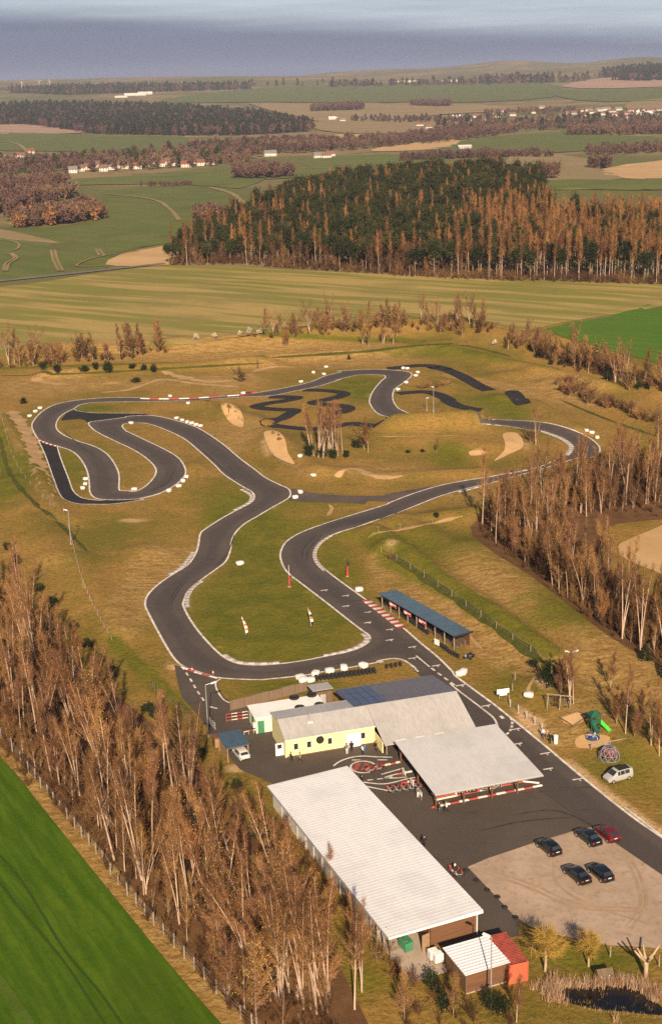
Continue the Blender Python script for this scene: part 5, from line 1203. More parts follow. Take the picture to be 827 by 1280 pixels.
marshal(361.6, 733.5, 4.8, 'red padded pole with a white tip at the left edge of the straight'); marshal(434, 720.5, 4.0, 'red padded post with a black board on the grass right of the straight', True)
def feather(px, py, h, lean, label, cols):
    g = G(px, py); t = empty('feather_flag', g, 0, label, 'flag'); MB().disc((0, 0, 0), .3, .06, 10).build('base', M_rubber, t)
    pts = [(lean*(k/8)**1.5, 0, h*k/8) for k in range(9)]; MB().tube(pts, .03, 5, .015).build('pole', M_white, t)
    f = MB()
    for k in range(1, 8):
        f.m = k % len(cols); a, b = pts[k], pts[k+1]; w0, w1 = .55*math.sin(math.pi*(k/8)**.7), .55*math.sin(math.pi*min(.98, ((k+1)/8))**.7)
        f.add([(a[0], .01, a[2]), (a[0]+w0, .05*math.sin(k), a[2]), (b[0]+w1, .05*math.sin(k+1), b[2]), (b[0], .01, b[2])], [(0, 1, 2, 3)])
    fo = f.build('sail', cols, t); fo.modifiers.new('thick', 'SOLIDIFY').thickness = .02
M_orange = mat('orange_cloth', (.62, .16, .05), (.5, .12, .04), 3, .7)
feather(388.7, 783.5, 4.2, -.6, 'orange and black feather flag on the infield grass, nearer the straight', [M_orange, M_rubber, M_white]); feather(307.4, 794, 3.8, -.7, 'orange and white feather flag on the infield grass, nearer the left bend', [M_orange, M_white])
for (px, py, lab) in ((240.3, 839, 'red traffic cone on the bottom edge line of the track, left one'), (266.5, 843, 'red traffic cone on the bottom edge line of the track, right one')):
    g = G(px, py); t = empty('traffic_cone', (g.x, g.y, g.z+.08), 0, lab, 'traffic cone', 'traffic cones'); MB().box((0, 0, .03), (.5, .5, .06), 0, .02).build('base', M_red, t); MB().disc((0, 0, .06), .2, .75, 12, .04).build('cone', M_red, t); MB().disc((0, 0, .32), .15, .18, 12, .11).build('stripe', M_white, t)
def rail_barrier(a, b, label, mats, n=5, h=1.0, rails=(0.3, .65, 1.0), name='barrier', cat='barrier'):
    A_, B_ = G(*a), G(*b); t = empty(name, A_, math.atan2(B_.y-A_.y, B_.x-A_.x), label, cat); L_ = (B_-A_).length
    for k in range(n+1): MB().box((L_*k/n, 0, h/2), (.12, .12, h)).build('post', mats[-1], t)
    for z in rails:
        r_ = MB(); q = max(2, int(L_/.8))
        for k in range(q): r_.m = k % (len(mats)-1) if len(mats) > 1 else 0; r_.box((L_*(k+.5)/q, -.08, z*h), (L_/q, .05, .16))
        r_.build('rail', mats, t)
    return t
rail_barrier((283, 903), (310, 899), 'red and white striped barrier across the entrance lane', [M_red, M_line, M_timber2], 4, 1.5, (.25, .62, .98))
rail_barrier((305, 919), (323, 915.5), 'low red and white rail between carport and annexe', [M_line, M_red, M_steel], 3, .7, (.9,))
rail_barrier((262, 905), (269, 912), 'short grey steel fence panel by the tall street lamp', [M_steel, M_steel], 3, 1.3, (.2, .55, .95))
rail_barrier((738, 937), (785, 921.5), 'pale wooden rail fence beside the climbing dome', [M_postw, M_postw], 2, 1.0, (.45, .9), 'rail_fence', 'fence')
def post_fence(pts, label, h=1.3, d=5.0, mt=None, wires=(.5, .95), r=.07, name='post_fence', exact=False):
    p = UP(pts) if exact else resample(UPs(pts, 4), d); A_ = p[0]; t = empty(name, A_, 0, label, 'fence')
    for q in p:
        o = MB(); o.tube([(0, 0, -.1), (random.uniform(-.05, .05), random.uniform(-.05, .05), h*random.uniform(.92, 1.06))], r, 6, r*.9); o.build('post', mt or M_postw, t, loc=Vector(q)-Vector(A_))
    for w in wires:
        o = MB()
        for a, b in zip(p[:-1], p[1:]): o.tube([Vector(a)-Vector(A_)+Vector((0, 0, h*w)), Vector(b)-Vector(A_)+Vector((0, 0, h*w))], .012, 3, cap=False)
        o.build('wire', M_steel, t)
fp = [(5, 55), (38, 95), (62, 125), (85, 155), (105, 178), (122, 200), (142, 222), (160, 245), (180, 270), (200, 292), (222, 320), (243, 348), (265, 372), (285, 396), (305, 420), (328, 456), (350, 485), (377, 518), (403, 550), (430, 578), (455, 608), (485, 640), (515, 672), (545, 705), (575, 738), (605, 768), (640, 808), (673, 845), (711, 882), (745, 910), (785, 950), (-30, 15)]
post_fence(sorted(crop(0, 900, 827/350, fp)), 'long wire fence on pale wooden posts between the green field and the wood', 1.9, wires=(.4, .7, .95), r=.11, exact=True)
post_fence([(476, 690), (520, 716), (580, 757), (640, 800), (688, 832)], 'wire fence on thin posts along the dark ditch behind the shelter', 1.4, 6)
post_fence([(637, 884), (650, 893), (664, 903), (677, 914)], 'fence of grey posts beside the path to the spectators', 1.5, 2.4, M_grey, (.3, .6, .9), .1)
post_fence([(643, 850), (640, 862), (636, 878)], 'short row of old posts below the white sign board', 1.4, 4.0, None, (.8,), .09)
post_fence([(86, 658), (100, 715), (118, 760), (140, 800)], 'low wooden fence down the grass left of the track', .9, 3.0, None, (.85,), .08)
post_fence([(188, 858), (203, 873), (222, 887), (242, 908)], 'dark rail fence along the upper edge of the wood', 1.4, 2.2, M_timber, (.35, .65, .95), .09)
post_fence([(298, 524), (326, 545), (336, 565), (355, 583), (388, 594)], 'wooden fence along the lower side of the sand bank', 1.3, 3.0, M_timber2, (.35, .65, .9), .09)
post_fence([(472, 665), (500, 661), (540, 655), (585, 648)], 'fence of thin posts along the path below the right bend', 1.3, 9, None, (.9,))
post_fence([(2, 520), (20, 580), (55, 625), (80, 640)], 'thin wire fence on the slope at the far left', 1.2, 7, None, (.9,), .06)
post_fence([(762, 1196), (796, 1202), (823, 1208)], 'three thin posts at the lower edge of the gravel by the pollard', 1.6, 6.2, M_postw, (), .09)
post_fence([(352, 1020), (390, 1065), (430, 1112), (480, 1168), (505, 1190)], 'wire fence on dark posts along the wood side of the white hall', 1.7, 4, M_timber2, (.5, .95), .08)
# ------------------------------------------------------------------ playground
pg = lambda pts: crop(600, 620, 827/227, pts)
sheet('sand_pit', poly(pg([(360, 1010), (440, 985), (495, 1000), (420, 1050)]), 2), M_sand, .07, 1.5); sheet('sand_pit', poly(pg([(430, 1115), (460, 1090), (520, 1085), (590, 1100), (560, 1140), (450, 1150)])), M_sand, .07, 1.5)
e = UP(pg([(360, 1012), (420, 1050), (495, 1002), (440, 985)])); t = empty('sand_pit_border', e[0], 0, 'timber border round the upper sand pit', 'border')
for a, b in ((0, 1), (1, 2), (2, 3), (3, 0)):
    o = MB(); o.tube([Vector(e[a])-Vector(e[0])+Vector((0, 0, .12)), Vector(e[b])-Vector(e[0])+Vector((0, 0, .12))], .13, 6); o.build('log', M_timber2, t)
g = G(*pg([(512, 1108)])[0]); t = empty('carousel', g, 0, 'round blue playground carousel on the lower sand pit', 'carousel')
M_pblue = mat('blue_play_paint', (.05, .08, .22), (.04, .06, .16), 2, .5); MB().disc((0, 0, .25), 1.05, .08, 24).build('platform', M_pblue, t); MB().disc((0, 0, 0), .2, .8, 10).build('hub', M_steel, t)
for k in range(6):
    w = k*math.pi/3; o = MB(); o.tube([(.2*math.cos(w), .2*math.sin(w), .75), (.95*math.cos(w), .95*math.sin(w), .8), (1.0*math.cos(w), 1.0*math.sin(w), .3)], .04, 5); o.build('handrail', M_white if k % 2 else M_pblue, t)
MB().torus((0, 0, .8), .95, .04, 24, 5).build('ring', M_pblue, t)
g = G(*pg([(516, 1060)])[0]); M_pgreen = mat('dark_green_play_paint', (.012, .09, .05), (.01, .07, .04), 2, .5); M_lime = mat('lime_plastic', (.10, .62, .06), (.08, .5, .05), 2, .35)
t = empty('play_tower', g, .2, 'dark green play tower with a bright green slide', 'play tower')
for sx in (-.7, .7):
    for sy in (-.7, .7): MB().tube([(sx, sy, 0), (sx, sy, 2.6)], .08, 6).build('post', M_pgreen, t)
bx('platform', (-.8, -.8, 1.2), (.8, .8, 1.32), M_pgreen, t); bx('side_panel', (-.8, -.84, 1.32), (.8, -.78, 2.0), M_pgreen, t); bx('side_panel', (-.84, -.78, 1.32), (-.78, .8, 2.0), M_pgreen, t)
o = MB(); o.add([(-1, -1, 2.5), (1, -1, 2.5), (1, 1, 2.5), (-1, 1, 2.5), (0, 0, 3.3)], [(0, 1, 4), (1, 2, 4), (2, 3, 4), (3, 0, 4), (3, 2, 1, 0)]); o.build('tower_roof', M_pgreen, t); MB().tube([(-.2, -1.9, .3), (-.3, -.9, 1.0), (-.3, -.7, 1.3)], .42, 10).build('tunnel', M_pgreen, t)
p0, p1 = Vector((.85, .1, 1.3)), Vector((2.0, -1.9, .12)); d = (p1-p0); n_ = Vector((-d.y, d.x, 0)).normalized()*.36; o = MB(); o.add([p0-n_, p0+n_, p1+n_, p1-n_], [(0, 1, 2, 3)]); u = Vector((0, 0, .2))
o.add([p0-n_, p1-n_, p1-n_+u, p0-n_+u], [(0, 1, 2, 3)]); o.add([p0+n_, p1+n_, p1+n_+u, p0+n_+u], [(3, 2, 1, 0)]); so_ = o.build('slide', M_lime, t); so_.modifiers.new('t', 'SOLIDIFY').thickness = .06
o = MB(); o.tube([(.85, -.2, 1.3), (.85, -.2, 2.2)], .05, 5); o.tube([(.85, .5, 1.3), (.85, .5, 2.2)], .05, 5); o.tube([(.85, -.2, 2.2), (.85, .5, 2.2)], .05, 5); o.build('slide_gate', mat('ochre_wood', (.5, .36, .1), (.4, .28, .08), 2, .7), t)
g = G(*pg([(585, 1192)])[0]); t = empty('climbing_dome', g, 0, 'red and grey climbing dome of ropes on the playground', 'climbing frame'); M_rope = mat('red_rope', (.42, .08, .06), (.32, .06, .05), 3, .8); M_brope = mat('blue_grey_tube', (.20, .20, .24), (.15, .15, .19), 3, .6)
Rd = 1.65
def dp(i, k, n=10): a = i/4*math.pi/2; w = 2*math.pi*(k+.5*(i % 2))/n; return (Rd*math.cos(a)*math.cos(w), Rd*math.cos(a)*math.sin(w), Rd*1.25*math.sin(a))
fr, rp = MB(), MB()
for i in range(4):
    for k in range(10):
        fr.tube([dp(i, k), dp(i, k+1)], .055, 4, cap=False); fr.tube([dp(i, k), dp(i+1, k)], .055, 4, cap=False); fr.tube([dp(i, k), dp(i+1, k-1 if i % 2 == 0 else k+1)], .055, 4, cap=False)
for k in range(10): rp.tube([dp(0, k), (0, 0, 1.0), dp(1, k+5)], .05, 4, cap=False); rp.tube([dp(2, k), (0, 0, 1.0)], .05, 4, cap=False)
rp.torus((0, 0, 1.0), .7, .07, 14, 5); rp.torus((0, 0, 1.55), .95, .07, 14, 5); fr.build('frame', M_brope, t); rp.build('rope_net', M_rope, t)
a_, b_2 = G(684, 884), G(712, 884); t = empty('swing_frame', a_, math.atan2(b_2.y-a_.y, b_2.x-a_.x), 'wooden swing frame at the foot of the birches by the playground', 'swing'); L_ = (b_2-a_).length
MB().tube([(-.3, 0, 2.4), (L_+.3, 0, 2.4)], .09, 6).build('beam', M_postw, t)
for x in (0, L_*.55, L_):
    for s in (-1, 1): MB().tube([(x, s*.9, 0), (x, 0, 2.45)], .08, 6).build('leg', M_postw, t)
for x in (L_*.28, L_*.78):
    o = MB(); o.tube([(x-.2, 0, 2.4), (x-.2, 0, .5)], .015, 4); o.tube([(x+.2, 0, 2.4), (x+.2, 0, .5)], .015, 4); ro_ = o.build('rope', M_steel, t); MB().box((x, 0, .48), (.5, .2, .05)).build('seat', M_rubber, t)
# bird feeder by the pond
g = G(754, 1226); t = empty('feeding_table', g, .2, 'small roofed wooden feeding table above the pond', 'feeder')
for sx in (-.5, .5):
    for sy in (-.35, .35): MB().tube([(sx, sy, 0), (sx, sy, 1.25)], .06, 5).build('leg', M_white, t)
bx('tray', (-.7, -.5, .7), (.7, .5, .78), M_postw, t); o = MB(); o.add([(-.95, -.7, 1.2), (.95, -.7, 1.2), (.95, 0, 1.7), (-.95, 0, 1.7), (-.95, .7, 1.2), (.95, .7, 1.2)], [(0, 1, 2, 3), (3, 2, 5, 4), (0, 3, 4), (1, 5, 2), (0, 4, 5, 1)]); o.build('roof', M_timber2, t)
# ------------------------------------------------------------------ plants
def leafmat(name, a, b_, c_=None, rnd=.18, sc=.35, trans=0.0, world=False):
    mt, nt, b = new_mat(name); b.inputs['Roughness'].default_value = .85; b.inputs['Specular IOR Level'].default_value = .15
    v = pos(nt)
    o = mixc(nt, ramp(nt, noise(nt, sc, 3, .6, v), .35, .65), a, b_)
    if c_: o = mixc(nt, ramp(nt, noise(nt, sc*.23, 3, .6, v), .48, .66), o, c_)
    h = nd(nt, 'ShaderNodeHueSaturation'); mr = nd(nt, 'ShaderNodeMapRange'); nt.links.new(nd(nt, 'ShaderNodeObjectInfo').outputs['Random'], mr.inputs[0])
    mr.inputs[3].default_value = 1-rnd; mr.inputs[4].default_value = 1+rnd; nt.links.new(mr.outputs[0], h.inputs['Value']); nt.links.new(o, h.inputs['Color'])
    nt.links.new(h.outputs[0], b.inputs['Base Color']); return mt
M_bark = mat('birch_bark', (.50, .355, .265), (.30, .20, .14), 1.3, .8, obj_rand=.15, stretch=(1, 1, .5)); M_bark2 = mat('grey_brown_bark', (.30, .20, .13), (.20, .125, .08), 1.2, .85, obj_rand=.15)
M_twig = leafmat('birch_twigs', (.200, .092, .036), (.130, .060, .026), (.27, .135, .045), .30); M_twig2 = leafmat('brown_twigs', (.20, .095, .048), (.14, .066, .036), (.29, .15, .06), .25)
M_bud = leafmat('yellow_green_buds', (.30, .215, .045), (.20, .15, .035), (.36, .22, .06), .2); M_ever = leafmat('dark_evergreen', (.014, .020, .007), (.024, .030, .009), None, .2); M_pine = leafmat('pine_needles', (.019, .024, .007), (.034, .037, .009), (.056, .049, .013), .25, .12)
M_orange2 = leafmat('russet_twigs', (.29, .132, .045), (.20, .09, .034), (.34, .18, .056), .22); M_purple = leafmat('bare_far_twigs', (.115, .064, .046), (.085, .048, .038), (.145, .088, .050), .1, .03); M_will = leafmat('willow_shoots', (.34, .21, .04), (.24, .145, .03), None, .1); M_blos = leafmat('white_blossom', (.60, .50, .42), (.40, .32, .25), None, .1)
M_reed = leafmat('dry_reeds', (.42, .26, .16), (.31, .18, .10), (.48, .32, .20), .1, 1.2); M_tuft = leafmat('dry_tufts', (.26, .16, .055), (.17, .11, .03), (.12, .10, .022), .1, .12)
M_under = leafmat('undergrowth_twigs', (.10, .048, .023), (.062, .031, .016), (.17, .088, .034), .1, .25); M_thick = leafmat('thicket_twigs', (.15, .073, .028), (.085, .041, .019), (.25, .13, .040), .1, .2)

def slivers(P, D, L, W, rg):
    """thin triangles at points P along D; returns V,F"""
    n = len(P); D = D/np.linalg.norm(D, axis=1)[:, None]; q = rg.normal(size=(n, 3)); S_ = np.cross(D, q); S_ /= np.linalg.norm(S_, axis=1)[:, None]+1e-9
    L = np.broadcast_to(L, (n,))[:, None]; W_ = np.broadcast_to(W, (n,))[:, None]
    V = np.stack([P-S_*W_*.5, P+S_*W_*.5, P+D*L], 1).reshape(-1, 3); return V, np.arange(3*n).reshape(-1, 3)
def branching(rg, h, stems, nb, spread, low, up, r0, lean=.05):
    """trunk and limbs: list of (polyline, radii)"""
    out = []
    for s in range(stems):
        a = rg.uniform(0, 6.28); l = lean*(1+s*1.6)*h; hh = h*rg.uniform(.85, 1.0) if s else h
        pts = [np.array([math.cos(a)*l*(t**1.4)+.10*math.sin(5*t+s)*t, math.sin(a)*l*(t**1.4)+.10*math.cos(4*t+s)*t, hh*t]) for t in np.linspace(0, 1, 8)]
        out.append((pts, list(np.linspace(r0, .02, 8)**1.0), 0))
        for k in range(nb):
            t = low+(1-low)*(k+rg.uniform(0, 1))/nb*.97; i = min(int(t*7), 6); base = pts[i]+(pts[i+1]-pts[i])*(t*7-i)
            w = rg.uniform(0, 6.28); ln = spread*h*(1.12-t)*rg.uniform(.6, 1.2); d = np.array([math.cos(w), math.sin(w), up*rg.uniform(.7, 1.4)]); d /= np.linalg.norm(d)
            bp = [base, base+d*ln*.5, base+d*ln+np.array([0, 0, ln*.18])]
            rb = max(.02, r0*(1-t)*.55); out.append((bp, [rb, rb*.6, .012], 1))
    return out
def tree_meshes(name, seed, h, stems=1, nb=16, spread=.22, low=.35, up=1.2, r0=.16, lean=.05, ntw=1100, tl=(.5, 1.2), tw=.085, tmat=None, bark=None, spr=.45, buds=0, budm=None, droop=.0, trunk_n=6):
    rg = np.random.default_rng(seed); br = branching(rg, h, stems, nb, spread, low, up, r0, lean); mb = MB()
    for pts, rs, lv in br: mb.tube(pts, rs, trunk_n if lv == 0 else 3, cap=False)
    me = bpy.data.meshes.new(name+'_trunk'); me.from_pydata([tuple(v) for v in mb.v], [], mb.f); me.materials.append(bark or M_bark); me.polygons.foreach_set('use_smooth', np.ones(len(me.polygons), dtype=bool))
    seg = [(np.array(p[i]), np.array(p[i+1])) for p, r_, lv in br for i in range(len(p)-1) if lv or i >= 3+len(p)*low*.3]
    ln = np.array([np.linalg.norm(b-a) for a, b in seg]); ch = rg.choice(len(seg), ntw, p=ln/ln.sum()); t = rg.uniform(0, 1, ntw)[:, None]
    A_ = np.array([s[0] for s in seg])[ch]; B_ = np.array([s[1] for s in seg])[ch]; P = A_+(B_-A_)*t+rg.normal(size=(ntw, 3))*.12
    D = (B_-A_)/np.linalg.norm(B_-A_, axis=1)[:, None]+rg.normal(size=(ntw, 3))*spr*1.2+np.array([0, 0, .35-droop])
    V, F = slivers(P, D, rg.uniform(*tl, ntw), tw*rg.uniform(.6, 1.3, ntw), rg); mi = np.zeros(len(F), np.int32)
    if buds:
        ch = rg.integers(0, ntw, buds); P2 = P[ch]+D[ch]*rg.uniform(.2, 1.0, buds)[:, None]*.8; V2, F2 = slivers(P2, rg.normal(size=(buds, 3)), .20, .16, rg); V = np.concatenate([V, V2]); F = np.concatenate([F, F2+ntw*3]); mi = np.concatenate([mi, np.ones(buds, np.int32)])
    cm = np_mesh(name+'_crown', V, F, [tmat or M_twig, budm or tmat or M_orange2], mi)
    return me, cm
def leafy_meshes(name, seed, h, rx, n, mt, z0=.1, size=.35, shape='round', bark=None, r0=.1):
    rg = np.random.default_rng(seed); mb = MB(); mb.tube([(0, 0, 0), (.05, .03, h*.5), (0, 0, h*.9)], [r0, r0*.7, .02], 6, cap=False)
    me = bpy.data.meshes.new(name+'_trunk'); me.from_pydata([tuple(v) for v in mb.v], [], mb.f); me.materials.append(bark or M_bark2)
    nc = max(6, n//40); C_ = rg.normal(size=(nc, 3)); C_ /= np.linalg.norm(C_, axis=1)[:, None]; C_ *= rg.uniform(.35, 1, nc)[:, None]
    ch = rg.integers(0, nc, n); Q = C_[ch]*.78+rg.normal(size=(n, 3))*.20
    if shape == 'cone':
        z = rg.uniform(0, 1, n)**1.35; lay = np.floor(z*9)/9; w = rg.uniform(0, 6.28, n); lob = 1+.25*np.sin(w*3+lay*20); r_ = (1-z)**.8*rx*lob*np.sqrt(rg.uniform(.25, 1, n)); P = np.stack([np.cos(w)*r_, np.sin(w)*r_, h*(z0+(1-z0)*z)], 1); D = np.stack([np.cos(w), np.sin(w), -.15+0*w], 1)+rg.normal(size=(n, 3))*.35
    elif shape == 'pine':
        P = np.stack([Q[:, 0]*rx, Q[:, 1]*rx, h*(.72+.27*Q[:, 2])], 1); D = Q+rg.normal(size=(n, 3))*.5+np.array([0, 0, .3])
    else:
        P = np.stack([Q[:, 0]*rx, Q[:, 1]*rx, h*(z0+(1-z0)*(.5+.5*Q[:, 2]))], 1); P[:, 2] = np.maximum(P[:, 2], .03); D = Q+rg.normal(size=(n, 3))*.6+np.array([0, 0, .3])
    V, F = slivers(P, D, size*rg.uniform(.7, 1.5, n), size*rg.uniform(.5, 1.0, n), rg); return me, np_mesh(name+'_crown', V, F, mt)
BIRCH = [tree_meshes('birch', 10+k, h, st, nb, .25, lo, 1.35, r0, le, 1700, (.5, 1.7), .042, M_twig, M_bark, .42, 120, M_orange2) for k, (h, st, nb, lo, r0, le) in enumerate([(17, 2, 18, .34, .17, .05), (15, 1, 26, .28, .16, .09), (18.5, 1, 30, .36, .19, .06), (16, 2, 18, .34, .16, .08), (14, 3, 14, .30, .14, .09), (12.5, 1, 22, .22, .12, .07), (17.5, 3, 14, .40, .16, .06)])]
SLIM = [tree_meshes('slim', 140+k, h, st, nb, .17, lo, 1.5, r0, le, 1150, (.5, 1.6), .042, tm, M_bark, .42, 140, M_orange2) for k, (h, st, nb, lo, r0, le, tm) in enumerate([(17, 2, 14, .50, .15, .05, M_twig), (15.5, 1, 20, .46, .14, .10, M_twig), (18, 3, 12, .50, .15, .05, M_twig), (16, 2, 14, .44, .13, .08, M_twig2), (14, 3, 10, .42, .12, .08, M_twig), (17, 1, 18, .55, .15, .05, M_twig2)])]
BARE = [tree_meshes('bare', 40+k, h, st, nb, .30, .16, 1.0, r0, .05, 2000, (.5, 1.3), .052, tm, M_bark2, .55, b_, bm_) for k, (h, st, nb, r0, tm, b_, bm_) in enumerate([(10, 2, 14, .13, M_twig2, 200, M_twig), (8, 3, 11, .10, M_twig, 300, M_orange2), (11.5, 1, 22, .16, M_twig2, 500, M_bud), (7, 4, 9, .08, M_twig2, 0, None)])]
SHRUB = [tree_meshes('shrub', 60+k, h, st, 8, .35, .08, 1.1, .05, .12, 700, (.3, .8), .07, tm, M_bark2, .6, b_, bm_, trunk_n=4) for k, (h, st, tm, b_, bm_) in enumerate([(3.2, 5, M_twig2, 80, M_twig), (4.2, 5, M_under, 120, M_bud), (2.4, 6, M_twig, 60, M_orange2)])]
DARKB = [leafy_meshes('bush', 70+k, h, rx, 700, M_ever, .02, .30) for k, (h, rx) in enumerate([(2.6, 1.5), (3.6, 1.5), (1.7, 1.6)])]
CONI = [leafy_meshes('conifer', 80+k, h, rx, 900, M_pine, z0, 1.1, sh, M_bark2, .22) for k, (h, rx, z0, sh) in enumerate([(21, 4.4, .5, 'pine'), (20, 4.4, .5, 'pine'), (19, 4.8, .5, 'pine')])]
SMALLC = [leafy_meshes('fir', 90, 3.6, 1.3, 700, M_ever, .03, .34, 'cone')]
WILL = [tree_meshes('willow', 95+k, 5.6, 1, 26, .62, .34, .55, .20, .02, 1500, (.6, 1.6), .055, M_will, mat('willow_bark', (.42, .30, .19), (.30, .21, .13), 2, .85) if k == 0 else bpy.data.materials['willow_bark'], .5, 0, None, .75) for k in range(2)]
BLOS = [leafy_meshes('blossom', 98, 4.2, 2.2, 420, M_blos, .08, .38)]
TALLB = [tree_meshes('far_birch', 100+k, 22, 1, 18, .15, .40, 1.4, .22, .03, 640, (1.0, 2.6), .15, tm, M_bark, .4, 0, trunk_n=4) for k, tm in enumerate([M_orange2, M_twig, M_twig])]
TALLD = [tree_meshes('far_bare', 110+k, 17, 2, 14, .26, .25, 1.0, .2, .05, 760, (1.0, 2.4), .16, M_under, M_bark2, .5, 0, trunk_n=4) for k in range(2)]
def tree(kind, ms, x, y, sc_, label, group, cat='tree', tilt=.05, z=0, lean=0.0):
    me, cm = ms; t = empty(kind, (x, y, TZ(x, y)-.05+z), 0, label, cat, group); _q = Matrix.Rotation(random.uniform(-tilt, tilt), 3, 'X') @ Matrix.Rotation(random.uniform(-tilt, tilt)-lean, 3, 'Y') @ Matrix.Rotation(random.uniform(0, 6.28), 3, 'Z'); t.rotation_euler = _q.to_euler()
    s = sc_ if isinstance(sc_, tuple) else (sc_, sc_, sc_*random.uniform(.92, 1.08)); t.scale = s
    link('trunk', me, t); link('crown', cm, t); return t
def inpoly(q, poly):
    x, y = q[:, 0], q[:, 1]; r = np.zeros(len(q), bool)
    for k in range(len(poly)):
        x1, y1, x2, y2 = poly[k, 0], poly[k, 1], poly[k-1, 0], poly[k-1, 1]
        if y1 != y2: r ^= ((y1 > y) != (y2 > y)) & (x < (x2-x1)*(y-y1)/(y2-y1)+x1)
    return r
def scatter(polypx, d, jit=.42, world=False, seed=1):
    P = np.asarray(polypx) if world else UP(polypx); P = P[:, :2]; rg = np.random.default_rng(seed); lo, hi = P.min(0), P.max(0)
    g = np.stack(np.meshgrid(np.arange(lo[0], hi[0], d), np.arange(lo[1], hi[1], d*.95)), -1); g[1::2, :, 0] += d/2; g = g.reshape(-1, 2); g = g+rg.uniform(-jit, jit, g.shape)*d
    return g[inpoly(g, P)]
def topx(x, y, z):
    d = np.array([x, y, z])-CP; w = d@_F; return 413.5+FPX*(d@_Rt)/w, 640-FPX*(d@_Up)/w
def line_pts(pts, d, jit, seed=1):
    p = resample(UPs(pts, 4), d)[:, :2]; return p+np.random.default_rng(seed).normal(size=p.shape)*jit
def mass(name, temps, pts, smin, smax, kind='stuff', seed=3, zs=(.9, 1.15), z0=-.1):
    """many plants nobody could count, joined into one mesh; temps = [(V, F, material)...]"""
    rg = np.random.default_rng(seed); n = len(pts)
    if not n: return
    mats = []; Vs, Fs, Ms = [], [], []; off = 0; ch = rg.integers(0, len(temps), n)
    for ti, tp in enumerate(temps):
        q = pts[ch == ti]
        if not len(q): continue
        z = T(q[:, 0], q[:, 1])+z0; a = rg.uniform(0, 6.28, len(q)); s = rg.uniform(smin, smax, len(q)); sz = s*rg.uniform(*zs, len(q))
        for V, F, mt in tp:
            if mt not in mats: mats.append(mt)
            X = V[None, :, 0]*np.cos(a)[:, None]-V[None, :, 1]*np.sin(a)[:, None]; Y = V[None, :, 0]*np.sin(a)[:, None]+V[None, :, 1]*np.cos(a)[:, None]
            W_ = np.stack([X*s[:, None]+q[:, :1], Y*s[:, None]+q[:, 1:2], V[None, :, 2]*sz[:, None]+z[:, None]], -1).reshape(-1, 3)
            f = (F[None]+(np.arange(len(q))*len(V))[:, None, None]).reshape(-1, 3)+off
            Vs.append(W_); Fs.append(f); Ms.append(np.full(len(f), mats.index(mt), np.int32)); off += len(W_)
    return tag(link(name, np_mesh(name, np.concatenate(Vs), np.concatenate(Fs), mats, np.concatenate(Ms))), kind=kind)
def tpl(meshes, frac=1.0):
    """numpy template of a (trunk, crown) pair, thinned"""
    out = []
    for me, fr_ in zip(meshes, (1.0, frac)):
        me.calc_loop_triangles(); V = np.zeros(len(me.vertices)*3, np.float32); me.vertices.foreach_get('co', V); V = V.reshape(-1, 3)
        F = np.zeros(len(me.loop_triangles)*3, np.int32); me.loop_triangles.foreach_get('vertices', F); F = F.reshape(-1, 3)
        if fr_ < 1: F = F[:int(len(F)*fr_)]; u = np.unique(F); mp = np.zeros(len(V), np.int32); mp[u] = np.arange(len(u)); V = V[u]; F = mp[F]
        out.append((V, F, me.materials[0]))
    return out
def far_tpl(seed, h, rx, n, mt, size, shape='round'):
    me, cm = leafy_meshes('far', seed, h, rx, n, mt, .08 if shape == 'round' else .1, size, shape); return [tpl((me, cm))[1]]
# --- leaf litter, undergrowth
M_litter = soil('leaf_litter', (.15, .075, .032), (.095, .048, .022), (.05, .027, .015), .3)
LW = [(-60, 880), (0, 932), (50, 985), (110, 1048), (200, 1160), (300, 1275), (330, 1320), (560, 1330), (555, 1262), (520, 1215), (480, 1190), (420, 1125), (345, 1030), (300, 985), (262, 955), (225, 910), (190, 872), (120, 815), (60, 750), (0, 690), (-60, 640)]
RW = [(585, 655), (612, 690), (660, 722), (705, 757), (760, 800), (830, 842), (900, 885), (900, 560), (840, 552), (760, 575), (735, 590), (690, 605), (640, 612)]
def soft(name, pts, mt, lvl): return sheet(name, poly(pts, 3), mt, lvl, 2.5)
soft('leaf_litter', [(-60, 905), (0, 945-14), (110, 1043), (200, 1152), (300, 1268), (345, 1320), (470, 1330), (440, 1240), (390, 1150), (330, 1060), (270, 985), (215, 925), (140, 865), (60, 800), (-60, 700)], M_litter, .035)
soft('leaf_litter', [(588, 658), (612, 687), (660, 718), (705, 752), (760, 795), (830, 836), (900, 880), (900, 790), (790, 735), (750, 690), (770, 655), (900, 640), (900, 575), (760, 590), (690, 612), (640, 618)], M_litter, .036)
sheet('bare_field', poly([(768, 690), (800, 668), (900, 640), (900, 745), (820, 715)], 2), M_tan, .05, 4)
UT = [[(v_, f_, M_under) for v_, f_, m_ in tpl(SHRUB[k], .4)] for k in range(3)]
mass('undergrowth', UT, np.concatenate([scatter([(-60, 890), (0, 945), (60, 1010), (110, 1060), (200, 1172), (290, 1275), (330, 1320), (430, 1330), (420, 1240), (350, 1130), (270, 1030), (200, 950), (120, 880), (40, 820), (-60, 740)], 2.3), scatter([(592, 662), (660, 716), (705, 750), (760, 793), (830, 834), (900, 878), (900, 800), (780, 740), (730, 690), (690, 640), (640, 625)], 2.6), scatter([(690, 640), (900, 650), (900, 590), (760, 595), (700, 612)], 3.2)]), .35, .85)
